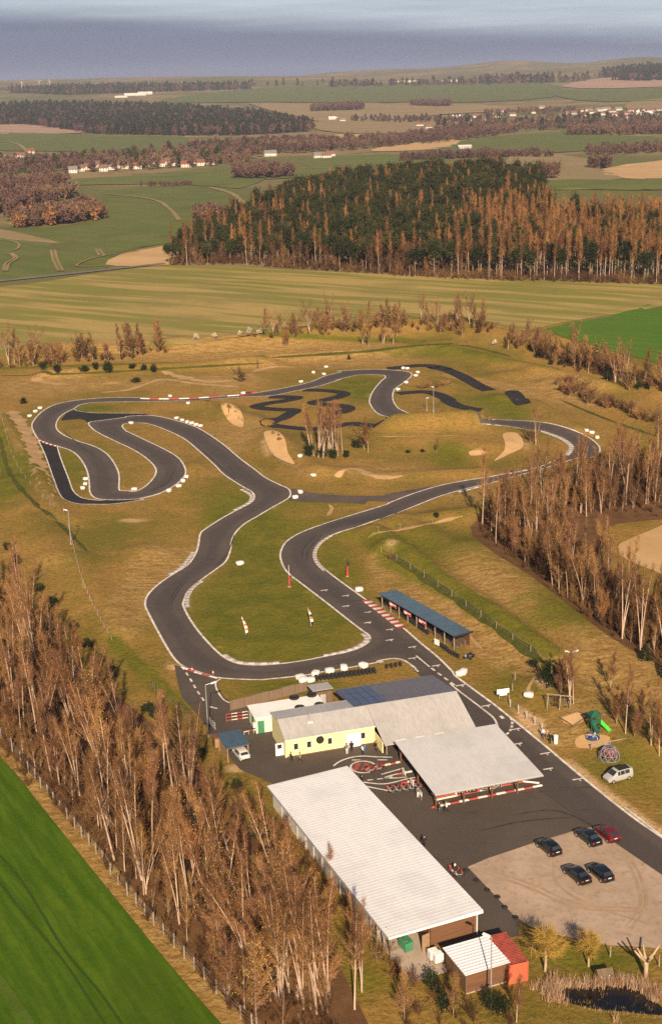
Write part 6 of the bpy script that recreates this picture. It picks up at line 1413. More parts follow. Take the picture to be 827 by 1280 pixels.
# --- the wood on the left
used = {}
def wood(poly_, d, pick, seed, world=False):
    for x, y in scatter(poly_, d, seed=seed, world=world): pick(x, y)
LBASE = [(-50, 722), (0, 735), (60, 797), (110, 860), (160, 918), (215, 980), (265, 1030), (325, 1090), (380, 1155), (415, 1220), (440, 1300), (330, 1300), (290, 1262), (240, 1195), (200, 1150), (150, 1090), (110, 1040), (50, 975), (0, 925), (-50, 885)]
def pick_left(x, y):
    px, py = topx(x, y, 0)
    sc_ = random.uniform(.72, 1.12); edge_ = (py-(760+px*.93))   # shorter towards the track side
    if edge_ < 40: sc_ *= .86
    if random.random() < .60: tree('birch_tree', random.choice(BIRCH+SLIM+SLIM), x, y, sc_, 'slender bare birch with a pale trunk among many in the wood beside the green field', 'birches in the wood by the green field', tilt=.09, lean=.07)
    else: tree('bare_tree', BARE[random.randrange(4)], x, y, sc_*1.2, 'bushy bare brown tree among the birches in the wood beside the green field', 'bare brown trees in the wood by the green field', lean=.05)
wood(LBASE, 4.5, pick_left, 5)
THK = [[(v_, f_, M_thick if i_ else m_) for i_, (v_, f_, m_) in enumerate(tpl(q_, .5))] for q_ in (BARE[3], BARE[1], BIRCH[5])]
mass('thicket', THK, scatter(LBASE, 3.4, seed=77), .45, .8)
for k, (px, py) in enumerate([(372, 1252), (380, 1262), (388, 1248), (362, 1245), (396, 1268), (410, 1255), (350, 1262), (404, 1240)]):
    g = G(px, py); tree('birch_tree', SLIM[(0, 2, 5, 3, 2, 0, 4, 2)[k]], g.x, g.y, random.uniform(.85, 1.0), 'tall leaning white birch in the clump at the bottom end of the wood', 'birches at the bottom of the wood', tilt=.10, lean=.09)
for k, (px, py, w) in enumerate([(443, 1262, 'left'), (452, 1240, 'right')]):
    g = G(px, py); tree('birch_tree', BIRCH[(2, 0)[k]], g.x, g.y, .72, 'thin white birch standing apart between the wood and the white tanks, %s one' % w, 'thin birches below the hall', tilt=.03)
g = G(280, 1185); tree('bare_tree', BARE[2], g.x, g.y, 1.25, 'greenish budding tree with a wide crown at the lower edge of the wood', None)
g = G(425, 1105); tree('bare_tree', tree_meshes('small_bare', 131, 6, 1, 16, .30, .3, 1.2, .10, .03, 500, (.4, 1.0), .03, M_twig2, M_bark2), g.x-1, g.y, .95, 'small bare tree standing in front of the white hall roof', None)
DB = [(12, 672), (25, 690), (52, 722), (70, 742), (95, 772), (112, 792), (130, 815), (145, 832), (188, 872), (196, 880), (206, 892), (240, 915), (255, 930), (262, 985), (330, 1030), (352, 1058), (300, 975)]
for k, (px, py) in enumerate(DB):
    g = G(px-3, py+16); tree('evergreen_bush', DARKB[k % 3], g.x, g.y, random.uniform(.65, .95), 'dark evergreen bush in the row behind the wood, %s' % (ordinal(k, len(DB))), 'dark bushes behind the wood', 'bush')
hd_ = [(300, 1010), (320, 1035), (345, 1060), (370, 1085), (395, 1110), (420, 1135), (450, 1165), (475, 1192), (500, 1210), (520, 1225)]
for k, (px, py) in enumerate(hd_):
    g = G(px-4, py+10); tree('shrub', SHRUB[k % 3], g.x, g.y, random.uniform(.6, .9), 'bare shrub in the row along the white hall, %s' % ordinal(k, len(hd_)), 'shrubs along the white hall', 'shrub')
for k, (px, py, lab) in enumerate([(540, 1238, 'dark bush beside the white tanks below the shed'), (556, 1262, 'dark bush at the bottom left of the brown shed'), (613, 1262, 'dark bush at the foot of the lamp post by the shed'), (625, 1268, 'dark bush right of the lamp post by the shed')]):
    g = G(px, py); tree('evergreen_bush', DARKB[(1, 0, 1, 0)[k]], g.x, g.y, .75, lab, None, 'bush')
for k, (px, py, lab) in enumerate([(566, 1272, 'thin budding tree at the bottom edge left of the lamp post'), (645, 1278, 'small white birch at the bottom edge below the red container'), (505, 1275, 'bushy bare tree at the bottom edge below the white hall')]):
    g = G(px, py); tree('bare_tree' if k != 1 else 'birch_tree', BARE[2] if k != 1 else BIRCH[5], g.x, g.y, .5, lab, None)
# --- the wood on the right
def pick_right(lab, grp):
    def f(x, y):
        if random.random() < .74: tree('birch_tree', random.choice(SLIM*3+BIRCH), x, y, random.uniform(.72, 1.02), 'slender bare birch '+lab, 'birches '+grp, tilt=.06)
        else: tree('bare_tree', BARE[random.randrange(4)], x, y, random.uniform(.8, 1.1), 'bushy bare tree '+lab, 'bare trees '+grp)
    return f
wood([(596, 658), (625, 690), (660, 714), (705, 748), (760, 791), (830, 832), (880, 860), (880, 815), (800, 765), (745, 720), (712, 680), (660, 655), (630, 645)], 4.4, pick_right('in the long wood above the grassy bank on the right', 'in the wood above the bank'), 8)
mass('thicket', THK, scatter([(645, 640), (690, 652), (760, 640), (880, 628), (880, 590), (800, 595), (735, 602), (690, 618)], 2.9, seed=79), .5, .95)
mass('thicket', THK, scatter([(600, 655), (660, 710), (705, 744), (760, 787), (830, 828), (880, 855), (880, 825), (800, 775), (745, 730), (712, 690), (660, 660), (630, 650)], 2.6, seed=78), .5, 1.0)
wood([(640, 640), (690, 655), (760, 640), (880, 628), (880, 585), (800, 590), (735, 598), (690, 615)], 5.0, pick_right('in the wood below the right hand hairpin', 'in the wood below the hairpin'), 9)
row = line_pts([(700, 480), (740, 500), (800, 522), (870, 545)], 3.4, 1.6, 4)
for x, y in row: tree('bare_sapling', SHRUB[random.randrange(3)], x, y, random.uniform(.8, 1.4), 'reddish bare sapling in the scrub row on the slope at the right', 'saplings on the right slope', 'sapling')
for k, (px, py) in enumerate([(527, 492), (536, 491), (546, 491), (556, 489)]):
    g = G(px, py-6); tree('bare_sapling', SHRUB[2], g.x, g.y, .9, 'bare sapling in the little group inside the black bumps, %s' % ordinal(k, 4), 'saplings by the black bumps', 'sapling')
CL_ = [(392, 570), (398, 572), (404, 573), (410, 571), (416, 572), (422, 570), (428, 568), (400, 566), (412, 564), (420, 563), (406, 568), (388, 566)]
for k, (px, py) in enumerate(sorted(CL_)):
    g = G(px, py); tree('birch_tree', SLIM[k % 6], g.x, g.y, .88, 'bare birch in the tight clump in the middle of the circuit', 'birches in the central clump', tilt=.08)
for k, (px, py, sc_) in enumerate([(402, 572, 1.1), (416, 573, 1.1), (385, 570, 1.2), (455, 562, 1.6), (445, 560, 1.0), (432, 572, .8)]):
    g = G(px, py); tree('shrub', DARKB[0] if k != 3 else SHRUB[1], g.x, g.y, sc_, ('dark shrub at the foot of the central birch clump, '+ordinal(k, 6)) if k < 3 else ('rounded shrub right of the central birch clump, '+('largest', 'next to the clump', 'lowest')[k-3]), 'shrubs at the central clump', 'shrub')
for px, py, ms, sc_, lab in ((460, 566, BIRCH[5], .78, 'single white birch right of the central clump'), (669, 556, SLIM[2], .62, 'forked white birch inside the right hand hairpin'), (662, 552, SHRUB[1], 1.2, 'dark shrub left of the forked birch in the hairpin'), (545, 566, BIRCH[5], .35, 'tiny birch alone on the mound'), (302, 478, SHRUB[1], 1.5, 'round bare bush behind the back straight'), (322, 463, BIRCH[5], .35, 'thin sapling behind the round bush'),
                          (436, 449, SMALLC[0], .55, 'small dark conifer alone on the bank behind the circuit'), (545, 647, DARKB[0], .5, 'small dark bush by the path fence below the right bend'), (666, 834, DARKB[0], .7, 'small dark bush at the end of the ditch'), (688, 860, DARKB[1], 1.5, 'tall dark bush left of the birches by the swing'), (805, 824, SMALLC[0], .9, 'small dark conifer on the slope at the right'), (832, 846, SMALLC[0], 1.0, 'dark conifer cut by the right picture edge'), (510, 566, DARKB[2], .5, 'low dark bush on the mound, left of two'), (528, 565, DARKB[2], .5, 'low dark bush on the mound, right of two'), (487, 700, SHRUB[0], .6, 'small bare shrub by the right bend')):
    g = G(px, py); tree('birch_tree' if ms in BIRCH else 'conifer' if ms in SMALLC else 'shrub', ms, g.x, g.y, sc_, lab, None, 'tree' if ms in BIRCH or ms in SMALLC else 'bush')
for px, py, ms, sc_, lab in ((711, 878, BIRCH[0], .62, 'white birch behind the swing frame, left of two'), (716, 880, BIRCH[2], .56, 'white birch behind the swing frame, right of two'), (700, 868, BARE[3], .8, 'bushy bare tree behind the swing frame'), (781, 917, BIRCH[2], .62, 'white birch behind the playground, upper one by the slide'), (762, 862, BIRCH[5], .6, 'leaning birch at the top of the playground slope'), (813, 932, BIRCH[0], .66, 'white birch behind the playground, lower one with side branches'), (792, 922, BARE[3], .7, 'bushy bare tree between the playground birches'), (770, 905, BARE[1], .6, 'bushy bare tree behind the play tower'), (823, 945, BIRCH[5], .7, 'small birch at the right edge beside the grey van'), (800, 905, BARE[0], .6, 'dark bare tree on the playground slope'), (840, 950, BARE[1], .8, 'bare tree at the right edge above the grey van')):
    g = G(px, py); tree('birch_tree' if ms in BIRCH else 'bare_tree', ms, g.x, g.y, sc_, lab, None)
# --- hedges of the middle distance
def hedge(pts, d, jit, sets, label, group, smin, smax, kind='shrub', cat='shrub', seed=2):
    for x, y in line_pts(pts, d, jit, seed):
        k, ms = sets[random.randrange(len(sets))]; tree(k, ms, x, y, random.uniform(smin, smax)*(2.0 if k == 'tall_shrub' else 1), label.replace('KIND', k.replace('_', ' ')), group+' ('+k.replace('_', ' ')+')', cat)
mix_ = [('small_tree', BARE[k]) for k in (0, 1, 3, 2, 2)]+[('tall_shrub', SHRUB[k]) for k in (0, 1)]+[('young_birch', BIRCH[5]), ('young_birch', BIRCH[4])]
hedge([(-20, 460), (40, 456), (100, 450), (150, 446), (205, 438)], 3.2, 2.5, mix_, 'KIND in the row along the far left edge of the circuit land', 'row at the far left', .9, 1.3, cat='tree')
hedge([(335, 418), (400, 414), (450, 408), (520, 405), (610, 410)], 1.9, 3.4, mix_, 'KIND in the row between the circuit bank and the stubble field', 'row behind the bank', .6, 1.05, cat='tree', seed=3)
hedge([(452, 432), (470, 431), (490, 430)], 3.0, 1.2, mix_[7:], 'KIND in the small group on the crest of the bank', 'group on the bank crest', .6, .8, cat='tree')
hedge([(640, 430), (680, 440), (720, 458), (770, 472), (850, 492)], 1.8, 2.8, mix_+[('evergreen_bush', DARKB[1])]*2, 'KIND in the hedge beside the bright green field', 'hedge at the green field', .6, 1.1, cat='tree', seed=5)
for k, (px, py) in enumerate([(245, 426), (268, 424), (300, 420), (312, 419), (324, 420), (66, 444), (618, 432)]):
    g = G(px, py); tree('blossoming_shrub', BLOS[0], g.x, g.y, random.uniform(.5, .75), 'white blossoming shrub at the stubble field edge, %s' % ordinal(sorted([245, 268, 300, 312, 324, 66, 618]).index(px), 7), 'blossoming shrubs', 'shrub')
for k, (px, py) in enumerate([(55, 463), (72, 466), (105, 464), (120, 462), (135, 466), (165, 460), (180, 463), (192, 466), (170, 478), (30, 505)]):
    g = G(px, py); tree('evergreen_bush', DARKB[k % 3], g.x, g.y, random.uniform(.9, 1.4), 'dark low bush on the rough ground at the upper left, %s' % ordinal(sorted([55, 72, 105, 120, 135, 165, 180, 192, 170, 30]).index(px), 10), 'dark bushes at the upper left', 'bush')
mass('hedge_undergrowth', UT, np.concatenate([line_pts([(325, 421), (400, 417), (450, 411), (520, 408), (612, 413)], 1.6, 1.6, 41), line_pts([(636, 428), (680, 440), (720, 458), (770, 472), (860, 494)], 1.5, 1.8, 42), line_pts([(-20, 462), (40, 458), (100, 452), (150, 448), (205, 440)], 1.8, 1.6, 43), line_pts([(700, 480), (740, 500), (800, 522), (870, 545)], 2.2, 1.2, 44)]), .5, 1.1, seed=45)
mass('undergrowth', UT, np.concatenate([scatter([(745, 850), (790, 860), (840, 890), (850, 950), (800, 925), (765, 890)], 3.2, seed=46), scatter([(690, 850), (712, 846), (722, 882), (694, 886)], 1.8, seed=47), scatter([(480, 1200), (560, 1245), (640, 1268), (650, 1300), (520, 1300), (470, 1260)], 2.6, seed=48), scatter([(300, 995), (340, 1025), (430, 1115), (490, 1180), (478, 1186), (415, 1122), (330, 1040), (292, 1000)], 1.7, seed=49)]), .3, .7, seed=50)
# --- willows, pollard, pond
for k, (px, py, sc_) in enumerate([(681, 1214, 1.05), (735, 1208, .82)]):
    g = G(px, py); tree('willow_tree', WILL[k], g.x, g.y, sc_, 'small golden willow between container and pond, '+('larger, nearer the red container' if k == 0 else 'smaller, nearer the pond'), 'willows by the pond')
g = G(806, 1222); t = empty('pollard_tree', g, .3, 'pollarded bare tree with thick cut limbs beside the pond', 'tree'); mb = MB(); mb.tube([(0, 0, 0), (.03, 0, 1.2), (0, 0, 2.3)], [.30, .26, .28], 9); mb.build('trunk', bpy.data.materials['willow_bark'], t, True)
for a_, l_ in ((.0, 2.2), (3.0, 2.0), (1.4, 1.7), (-1.6, 1.8), (2.2, 1.6)):
    mb = MB(); mb.tube([(0, 0, 2.2), (math.cos(a_)*l_*.4, math.sin(a_)*l_*.4, 2.2+l_*.35), (math.cos(a_)*l_*.75, math.sin(a_)*l_*.75, 2.3+l_*.8)], [.2, .14, .11], 7); mb.build('limb', bpy.data.materials['willow_bark'], t, True)
fp_ = lambda pts: crop(640, 1120, 827/187, pts)
mt, nt, b = new_mat('pond_water'); b.inputs['Base Color'].default_value = (.006, .006, .006, 1); b.inputs['Roughness'].default_value = .12; bump(nt, b, noise(nt, 1.5, 3, .5, pos(nt)), .08, .05)
POND = fp_([(235, 500), (300, 505), (440, 505), (560, 495), (620, 495), (700, 530), (770, 575), (830, 620), (840, 660), (740, 655), (640, 645), (500, 630), (420, 620), (300, 590), (240, 560)])
sheet('pond_water', poly(POND, 3), mt, .06, 1.5)
def blades(seed, n, h, r, w):
    rg = np.random.default_rng(seed); P = np.column_stack([rg.normal(size=(n, 2))*r, np.zeros(n)]); D = np.column_stack([rg.normal(size=(n, 2))*.22, np.ones(n)]); return slivers(P, D, h*rg.uniform(.6, 1.2, n), w, rg)
RT = [[(*blades(k, 26, 1.5, .25, .07), M_reed)] for k in range(3)]
pp = poly(POND, 4)[:, :2]; pc = pp.mean(0)
rim = np.concatenate([pp+(pp-pc)*s+RNG.normal(size=pp.shape)*.25 for s in (.05, .09, .13)]); extra = np.concatenate([scatter(fp_([(70, 490), (150, 475), (225, 520), (230, 570), (150, 560), (90, 530)]), 1.0), scatter(fp_([(650, 490), (830, 520), (860, 610), (800, 590), (700, 520)]), .9), scatter(fp_([(470, 480), (550, 470), (560, 500), (480, 505)]), .6), scatter(fp_([(530, 680), (740, 685), (740, 705), (540, 705)]), 1.0)])
low = rim[:, 1] < pc[1]-.5
mass('reeds', RT, np.concatenate([rim[~low], extra]), .7, 1.2); mass('reeds', RT, rim[low][::2], .2, .34, seed=9)
# --- dry tufts over the rough ground
GT = [[(*blades(20+k, 12, .42, .22, .07), M_tuft)] for k in range(3)]
tp = np.concatenate([scatter([(430, 690), (690, 850), (830, 1010), (860, 1000), (860, 890), (600, 690), (520, 650)], 1.9, .5), scatter([(300, 1270), (200, 1160), (100, 1045), (0, 935), (20, 925), (120, 1030), (215, 1140), (320, 1265)], .9, .5), scatter([(440, 1200), (560, 1290), (820, 1290), (820, 1240), (680, 1235), (520, 1230)], 1.5, .5), scatter([(-20, 520), (30, 560), (60, 690), (160, 830), (230, 880), (160, 700), (60, 640)], 3.0, .5), scatter([(0, 470), (330, 455), (560, 430), (700, 460), (827, 520), (827, 500), (560, 415), (300, 432), (0, 455)], 4.0, .5), scatter([(330, 600), (430, 540), (640, 530), (640, 560), (500, 600)], 2.6, .5)])
mass('grass_tufts', GT, tp, .5, 1.3)
# ------------------------------------------------------------------ the wood in the middle distance
MF = [(208, 331), (250, 333), (300, 330), (400, 338), (500, 345), (600, 350), (700, 352), (827, 356), (900, 358), (900, 290), (760, 285), (690, 288), (672, 240), (600, 229), (520, 233), (420, 242), (335, 266), (262, 296), (215, 318)]
pts = scatter(MF, 6.2, seed=21); PX = np.array([topx(x, y, TZ(x, y)) for x, y in pts])
front = PX[:, 1] > (PX[:, 0]-208)/690*26+331-13.5
birchy = (PX[:, 0] > 600+RNG.normal(size=len(PX))*25) & (PX[:, 1] > 272+RNG.normal(size=len(PX))*6)
rnd_ = RNG.random(len(pts)); isb = np.where(birchy, rnd_ < .78, rnd_ < .10); isd = (~isb) & np.where(front, rnd_ < .66, rnd_ < .16)
fb = []
def tap(x, y): return .62+.38*min(1, max(0, (topx(x, y, 0)[0]-215)/190))
for (x, y), f_, b_, d_ in zip(pts, front, isb, isd):
    if not f_: continue
    if (random.random() < .06 and not b_) or b_: fb.append((x, y))
    elif d_: tree('bare_tree', TALLD[random.randrange(2)], x, y, random.uniform(.7, 1.0)*tap(x, y), 'dark bare tree along the near edge of the wood beyond the stubble', 'bare trees at the edge of the wood')
    else: tree('conifer', CONI[random.randrange(3)], x, y, random.uniform(.8, 1.05)*tap(x, y), 'dark conifer along the near edge of the wood beyond the stubble', 'conifers at the edge of the wood')
r_ = ~front
_lf = PX[:, 0] < 360+RNG.normal(size=len(PX))*30; CT = [tpl(m_, .5) for m_ in CONI]
mass('conifer_wood', CT, pts[r_ & ~isb & ~isd & ~_lf], .78, 1.14, seed=31); mass('conifer_wood', CT, pts[r_ & ~isb & ~isd & _lf], .5, .85, seed=34); mass('birch_wood', [tpl(m_, .8) for m_ in TALLB], np.concatenate([pts[r_ & isb], np.array(fb)]), .85, 1.1, seed=32); mass('bare_wood', [tpl(m_, .8) for m_ in TALLD], pts[r_ & isd], .8, 1.15, seed=33)
mass('undergrowth', UT, scatter([(208, 332), (300, 331), (400, 339), (500, 346), (600, 351), (700, 353), (900, 359), (900, 352), (700, 346), (500, 338), (300, 324), (230, 322)], 3.6), .8, 1.5)
# ------------------------------------------------------------------ far woods, copses and hedgerows
FB = [far_tpl(200+k, 15, 5.5, 150, M_purple, 2.3) for k in range(3)]; FC = [far_tpl(210+k, 19, 4.2, 110, M_pine, 3.0, 'cone') for k in range(2)]; FR = [far_tpl(220, 14, 5, 150, M_twig2, 2.2)]
def far(name, pts, d, mix, smin=.8, smax=1.2, seed=1): mass(name, mix, scatter(pts, d, seed=seed), smin, smax, seed=seed)
far('far_wood', [(-60, 158), (-60, 136), (60, 134), (150, 135), (230, 138), (310, 145), (360, 152), (392, 160), (385, 165), (320, 169), (230, 170), (120, 168), (40, 156)], 17, FC+FC+FB, 1.0, 1.4, 2)
far('far_wood', [(10, 116), (80, 113), (250, 110), (315, 110), (315, 112), (200, 115), (80, 119)], 24, FC+FC+FB, 1.2, 1.7, 3)
far('copse', [(388, 136), (452, 134), (454, 138), (390, 140)], 13, FB, 1.0, 1.3, 4); far('copse', [(514, 131), (563, 131), (564, 134), (515, 133)], 14, FB, 1.0, 1.3, 5)
far('village_trees', [(-60, 206), (60, 202), (150, 198), (230, 192), (310, 190), (330, 196), (300, 206), (200, 212), (100, 216), (-60, 225)], 21, FB+FB+FC[:1], .7, 1.2, 6)
far('village_trees', [(230, 186), (330, 180), (440, 178), (500, 174), (560, 166), (640, 160), (650, 166), (560, 178), (470, 186), (400, 192), (300, 193)], 19, FB, .8, 1.2, 7)
far('village_trees', [(540, 158), (640, 154), (700, 148), (830, 146), (900, 146), (900, 154), (760, 156), (680, 164), (560, 166)], 30, FB+FC[:1], .8, 1.2, 8)
far('copse', [(705, 165), (760, 161), (900, 158), (900, 166), (780, 169), (712, 170)], 15, FB, .9, 1.2, 9)
far('copse', [(15, 276), (60, 270), (110, 266), (130, 270), (128, 276), (70, 282), (20, 286)], 8, FB+FR, .75, 1.1, 10); far('copse', [(-60, 258), (0, 254), (60, 246), (96, 242), (94, 247), (40, 262), (-60, 275)], 10, FB, .8, 1.2, 11)
far('copse', [(-60, 236), (20, 232), (60, 226), (90, 230), (60, 240), (-60, 250)], 12, FB, .8, 1.1, 12); far('copse', [(292, 218), (330, 216), (364, 218), (364, 222), (320, 224), (292, 223)], 9, FB, .8, 1.1, 13); far('copse', [(242, 277), (262, 274), (285, 274), (286, 279), (262, 282), (244, 281)], 7, FR+FB, .7, .95, 14)
far('hedgerow', [(500, 199), (600, 194), (690, 195), (690, 197), (600, 197), (500, 202)], 10, FB, .5, .8, 15); far('hedgerow', [(730, 190), (900, 183), (900, 188), (740, 195)], 12, FB, .6, .9, 16); far('copse', [(672, 222), (696, 220), (698, 224), (676, 226)], 9, FB, .8, 1.0, 17); far('hedgerow', [(176, 232), (240, 231), (240, 233), (176, 234)], 7, FB, .25, .4, 18)
far('far_wood', [(765, 101), (800, 95), (900, 93), (900, 99), (800, 102)], 26, FC+FC+FB, 1.4, 2.1, 19); far('far_wood', [(450, 107), (540, 104), (640, 102), (740, 99), (740, 102), (640, 106), (520, 108)], 45, FB+FC, 1.0, 1.7, 20); far('hedgerow', [(600, 142), (720, 138), (720, 141), (610, 146)], 22, FB, .7, 1.0, 21); far('hedgerow', [(440, 149), (520, 150), (600, 150), (600, 153), (500, 154), (440, 152)], 22, FB+FC[:1], .6, 1.0, 22)
far('copse', [(605, 210), (624, 208), (626, 212), (608, 213)], 7, FB, .6, .9, 23); far('copse', [(735, 208), (760, 206), (762, 210), (738, 212)], 8, FB, .6, .9, 24)
far('distant_forest', [(-60, 113), (100, 109), (300, 107), (500, 104), (700, 97), (900, 90), (900, 91.5), (700, 98.5), (500, 105), (300, 108.5), (-60, 115)], 60, FC+FB, .9, 1.7, 25)
far('far_wood', [(742, 97), (770, 90), (800, 87), (830, 89), (900, 92), (900, 98), (800, 99)], 34, FC+FC+FB, 1.4, 2.0, 51)
far('far_wood', [(600, 101), (680, 99), (690, 103), (610, 105)], 34, FC+FB, 1.2, 1.8, 52); far('far_wood', [(410, 107), (470, 105), (480, 108), (415, 110)], 34, FC+FB, 1.0, 1.5, 53)
hv, hf = [], []
for ring, dist in enumerate((12200, 13000, 13900)):
    for k in range(121):
        px = -300+k*12; a_ = math.atan2(px-413.5, FPX)-ROLL*0; x_ = dist*math.sin(a_); y_ = dist*math.cos(a_)
        hgt = (95, 92, 40)[ring]+(0, .55, .2)[ring]*(34*math.sin(px/118+1)+22*math.sin(px/47)+10*math.sin(px/19)+70*math.exp(-((px-655)/70)**2)+45*math.exp(-((px-30)/60)**2))
        hv.append((x_, y_, hgt if ring != 0 else 20))
for r_ in range(2):
    for k in range(120): hf.append((r_*121+k, r_*121+k+1, (r_+1)*121+k+1, (r_+1)*121+k))
tag(mesh_obj('hills', hv, [f[::-1] for f in hf], soil('wooded_hills', (.06, .05, .035), (.09, .075, .04), (.045, .04, .03), .004), smooth=True), kind='structure')
# ------------------------------------------------------------------ villages
M_hw = [mat('house_white', (.60, .55, .49), (.50, .46, .41), .5, .85), mat('house_cream', (.60, .50, .38), (.5, .42, .32), .5, .85), mat('house_grey', (.42, .38, .34), (.35, .32, .29), .5, .85)]
M_hr = [mat('red_roof_tiles', (.20, .062, .042), (.15, .05, .036), .8, .8), mat('brown_roof_tiles', (.17, .09, .06), (.13, .07, .05), .8, .8), mat('grey_roof_slate', (.17, .155, .15), (.13, .12, .12), .8, .8), mat('pale_roof_sheet', (.62, .58, .54), (.52, .49, .46), .8, .7)]
HP = {}
def house(px, py, w, rz, wall, roof, label, cat='house', hh=5.0, dd=9.0, group=None):
    key = (round(w), wall, roof, hh)
    g = G(px, py)
    if key in HP: o = copy_tree(HP[key]); tag(o, label, cat, group)
    else:
        o = empty('house' if cat == 'house' else cat.replace(' ', '_'), (0, 0, 0), 0, label, cat, group); rh = dd*.42 if cat == 'house' else 1.6
        m_ = MB(); m_.box((0, 0, hh/2), (w, dd, hh)); m_.add([(-w/2, -dd/2, hh), (-w/2, dd/2, hh), (-w/2, 0, hh+rh-.15), (w/2, -dd/2, hh), (w/2, dd/2, hh), (w/2, 0, hh+rh-.15)], [(0, 2, 1), (3, 4, 5)]); m_.build('wall', M_hw[wall], o)
        r2_ = MB(); e = .5
        for s in (-1, 1): r2_.add([(-w/2-e, s*(dd/2+e), hh-.3), (w/2+e, s*(dd/2+e), hh-.3), (w/2+e, 0, hh+rh), (-w/2-e, 0, hh+rh), (-w/2-e, s*(dd/2+e), hh-.6), (w/2+e, s*(dd/2+e), hh-.6), (w/2+e, 0, hh+rh-.3), (-w/2-e, 0, hh+rh-.3)], [(0, 1, 2, 3), (7, 6, 5, 4), (0, 4, 5, 1), (1, 5, 6, 2), (3, 2, 6, 7), (0, 3, 7, 4)])
        ro_ = r2_.build('roof', M_hr[roof], o); MB().box((w*.2, dd*.1, hh+rh), (.8, .8, 1.8)).build('chimney', M_hr[1], ro_)
        for k in range(max(2, int(w/3))):
            for z in ((1.4, 3.7) if hh > 4 else (1.5,)):
                x = -w/2+w*(k+.5)/max(2, int(w/3)); MB().box((x, -dd/2-.05, z), (1.1, .12, 1.3)).build('window', M_glass, o)
        HP[key] = o
    o.location = (g.x, g.y, g.z-.1); o.rotation_euler = (0, 0, rz); return o
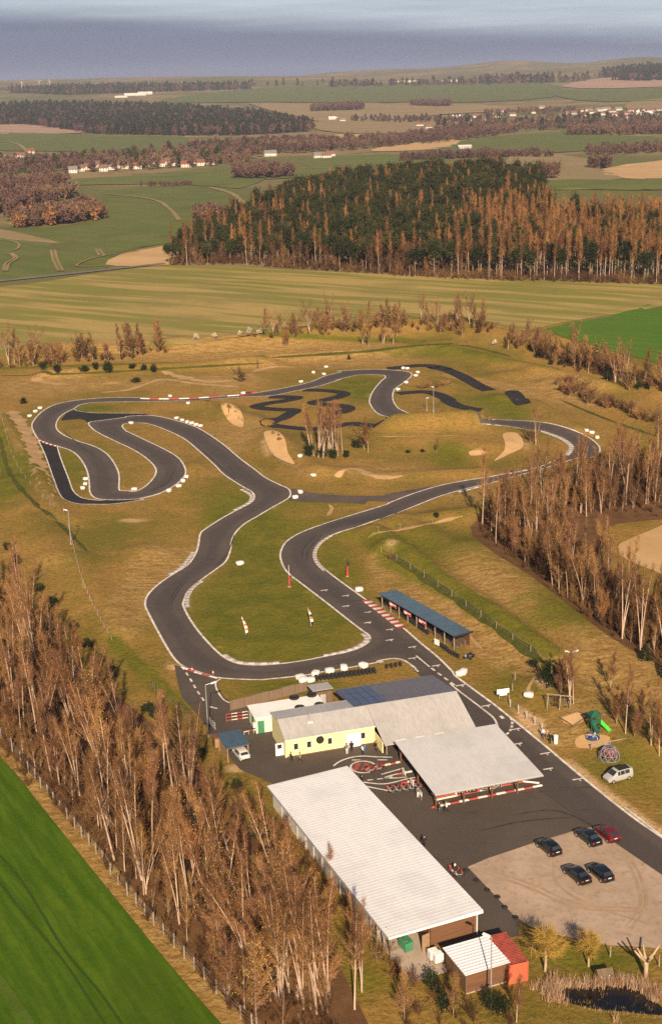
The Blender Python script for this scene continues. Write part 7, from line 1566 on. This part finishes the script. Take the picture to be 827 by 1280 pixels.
HL = [('village at the far left', [(14, 202, 12, .1, 0, 1), (22, 197, 11, .2, 0, 0), (52, 205, 11, .1, 0, 1), (8, 206, 13, .2, 0, 1), (3, 200, 11, .3, 0, 2), (33, 198, 12, -.2, 0, 1), (40, 192, 10, .1, 1, 0)]),
      ('village left of the bare copse', [(130, 214, 11, .1, 0, 1), (172, 211, 11, .2, 0, 0), (182, 208, 11, .1, 1, 1), (192, 204, 11, .2, 0, 1), (212, 205, 12, .1, 0, 1), (92, 216, 11, .1, 0, 2), (101, 214, 10, .3, 0, 1), (112, 212, 12, .0, 1, 1), (120, 209, 10, .2, 2, 1), (138, 212, 12, .1, 0, 2), (148, 210, 12, -.1, 0, 1), (156, 211, 10, .2, 1, 1), (164, 205, 10, .1, 2, 2), (201, 208, 11, .3, 0, 0), (222, 207, 15, .1, 0, 0), (233, 209, 14, .1, 1, 0), (243, 204, 16, .0, 1, 2), (252, 207, 13, .2, 0, 0), (262, 206, 13, .1, 1, 0), (270, 203, 12, -.2, 0, 0)]),
      ('hamlet right of the bare copse', [(338, 195, 18, .1, 0, 2), (398, 198, 14, .2, 0, 2), (408, 198, 13, .0, 0, 1), (413, 196, 12, .2, 0, 1), (415, 150, 18, .1, 0, 3), (428, 152, 14, .1, 0, 2)]),
      ('distant village in the middle', [(524, 158, 16, .1, 0, 0), (536, 161, 16, .2, 0, 1), (584, 152, 17, .1, 0, 1), (602, 151, 16, .1, 0, 0), (622, 147, 16, .2, 1, 1), (640, 145, 16, .1, 0, 1), (655, 150, 16, .1, 0, 2), (665, 142, 16, .1, 0, 0), (455, 149, 16, .1, 0, 2), (418, 148, 16, .1, 0, 1), (570, 148, 20, .1, 0, 3), (580, 147, 18, .2, 0, 1), (594, 147, 17, .1, 0, 1), (560, 160, 16, .1, 1, 1), (548, 162, 16, .1, 0, 0), (612, 142, 16, .2, 0, 1), (630, 140, 16, .2, 1, 0), (676, 136, 17, .2, 1, 2)]),
      ('village at the far right', [(700, 147, 18, .1, 0, 1), (706, 143, 17, .2, 1, 1), (724, 140, 18, .1, 0, 0), (735, 139, 18, 0, 0, 1), (757, 138, 20, .1, 0, 2), (768, 145, 18, .2, 0, 1), (788, 140, 18, .1, 1, 0), (800, 139, 18, .1, 0, 1), (812, 140, 20, .2, 0, 0), (824, 139, 20, .1, 0, 1), (740, 142, 22, .1, 0, 1), (748, 139, 20, .2, 0, 2), (752, 144, 20, .0, 0, 0), (764, 141, 20, .1, 1, 1), (772, 138, 18, .1, 0, 2), (783, 144, 26, .1, 0, 1), (793, 143, 26, .1, 0, 3), (806, 144, 30, .1, 0, 3), (818, 143, 24, .0, 0, 2), (778, 148, 20, .2, 0, 0), (730, 146, 18, .1, 1, 0), (717, 143, 18, .1, 2, 1)])]
RN = ('red', 'brown', 'grey', 'pale'); WN = ('white', 'cream', 'grey')
for vname, hs in HL:
    hs = sorted(hs)
    for i, (px, py, w, rz, wl, rf) in enumerate(hs): house(px, py, w, rz, wl, rf, f'{WN[wl]} house, {RN[rf]} roof, {ordinal(i, len(hs))} in the {vname}', group='houses in the '+vname)
house(580, 186.5, 20, .1, 2, 3, 'lone grey barn in the green field before the dark wood', 'barn', 5, 12); house(170, 119.5, 90, .05, 0, 3, 'long pale factory hall on the far hills at the left', 'factory', 9, 40); house(182, 118, 60, .05, 0, 3, 'short white factory block beside the long far hall', 'factory', 10, 38); house(152, 122, 50, .05, 0, 3, 'low white shed below the long far factory', 'factory', 6, 26)
for i, (px, w) in enumerate([(468, 28), (499, 40), (513, 50), (520, 44), (554, 40), (568, 40), (620, 36), (650, 40)]): house(px, 104.6-(px-468)*.021, w, .05, 0, 3, f'pale building on the skyline hill, {ordinal(i, 8)}', 'building', 9, 24, 'buildings on the skyline')
house(320, 190, 14, .2, 2, 0, 'dark barn with red roof behind the bare copse', 'barn', 4, 10)
for i, px in enumerate((28, 50, 63)):
    g = G(px, 112.2-.02*px); t = empty('wind_turbine', g, 0, 'tiny white wind turbine on the left skyline, '+('leftmost', 'middle', 'rightmost')[i], 'wind turbine', 'turbines on the skyline'); t.scale = (.55, .55, .55); MB().tube([(0, 0, 0), (0, 0, 62)], 1.6, 8, 1.0).build('tower', M_white, t); hb_ = MB().box((0, -1.5, 63), (3, 6, 3), 0, .6).build('nacelle', M_white, t)
    for k in range(3): a_ = k*2.094+i; MB().tube([(0, -4.8, 63), (26*math.sin(a_), -4.8, 63+26*math.cos(a_))], 1.2, 5, .4).build('blade', M_white, t)
bpy.context.view_layer.update()
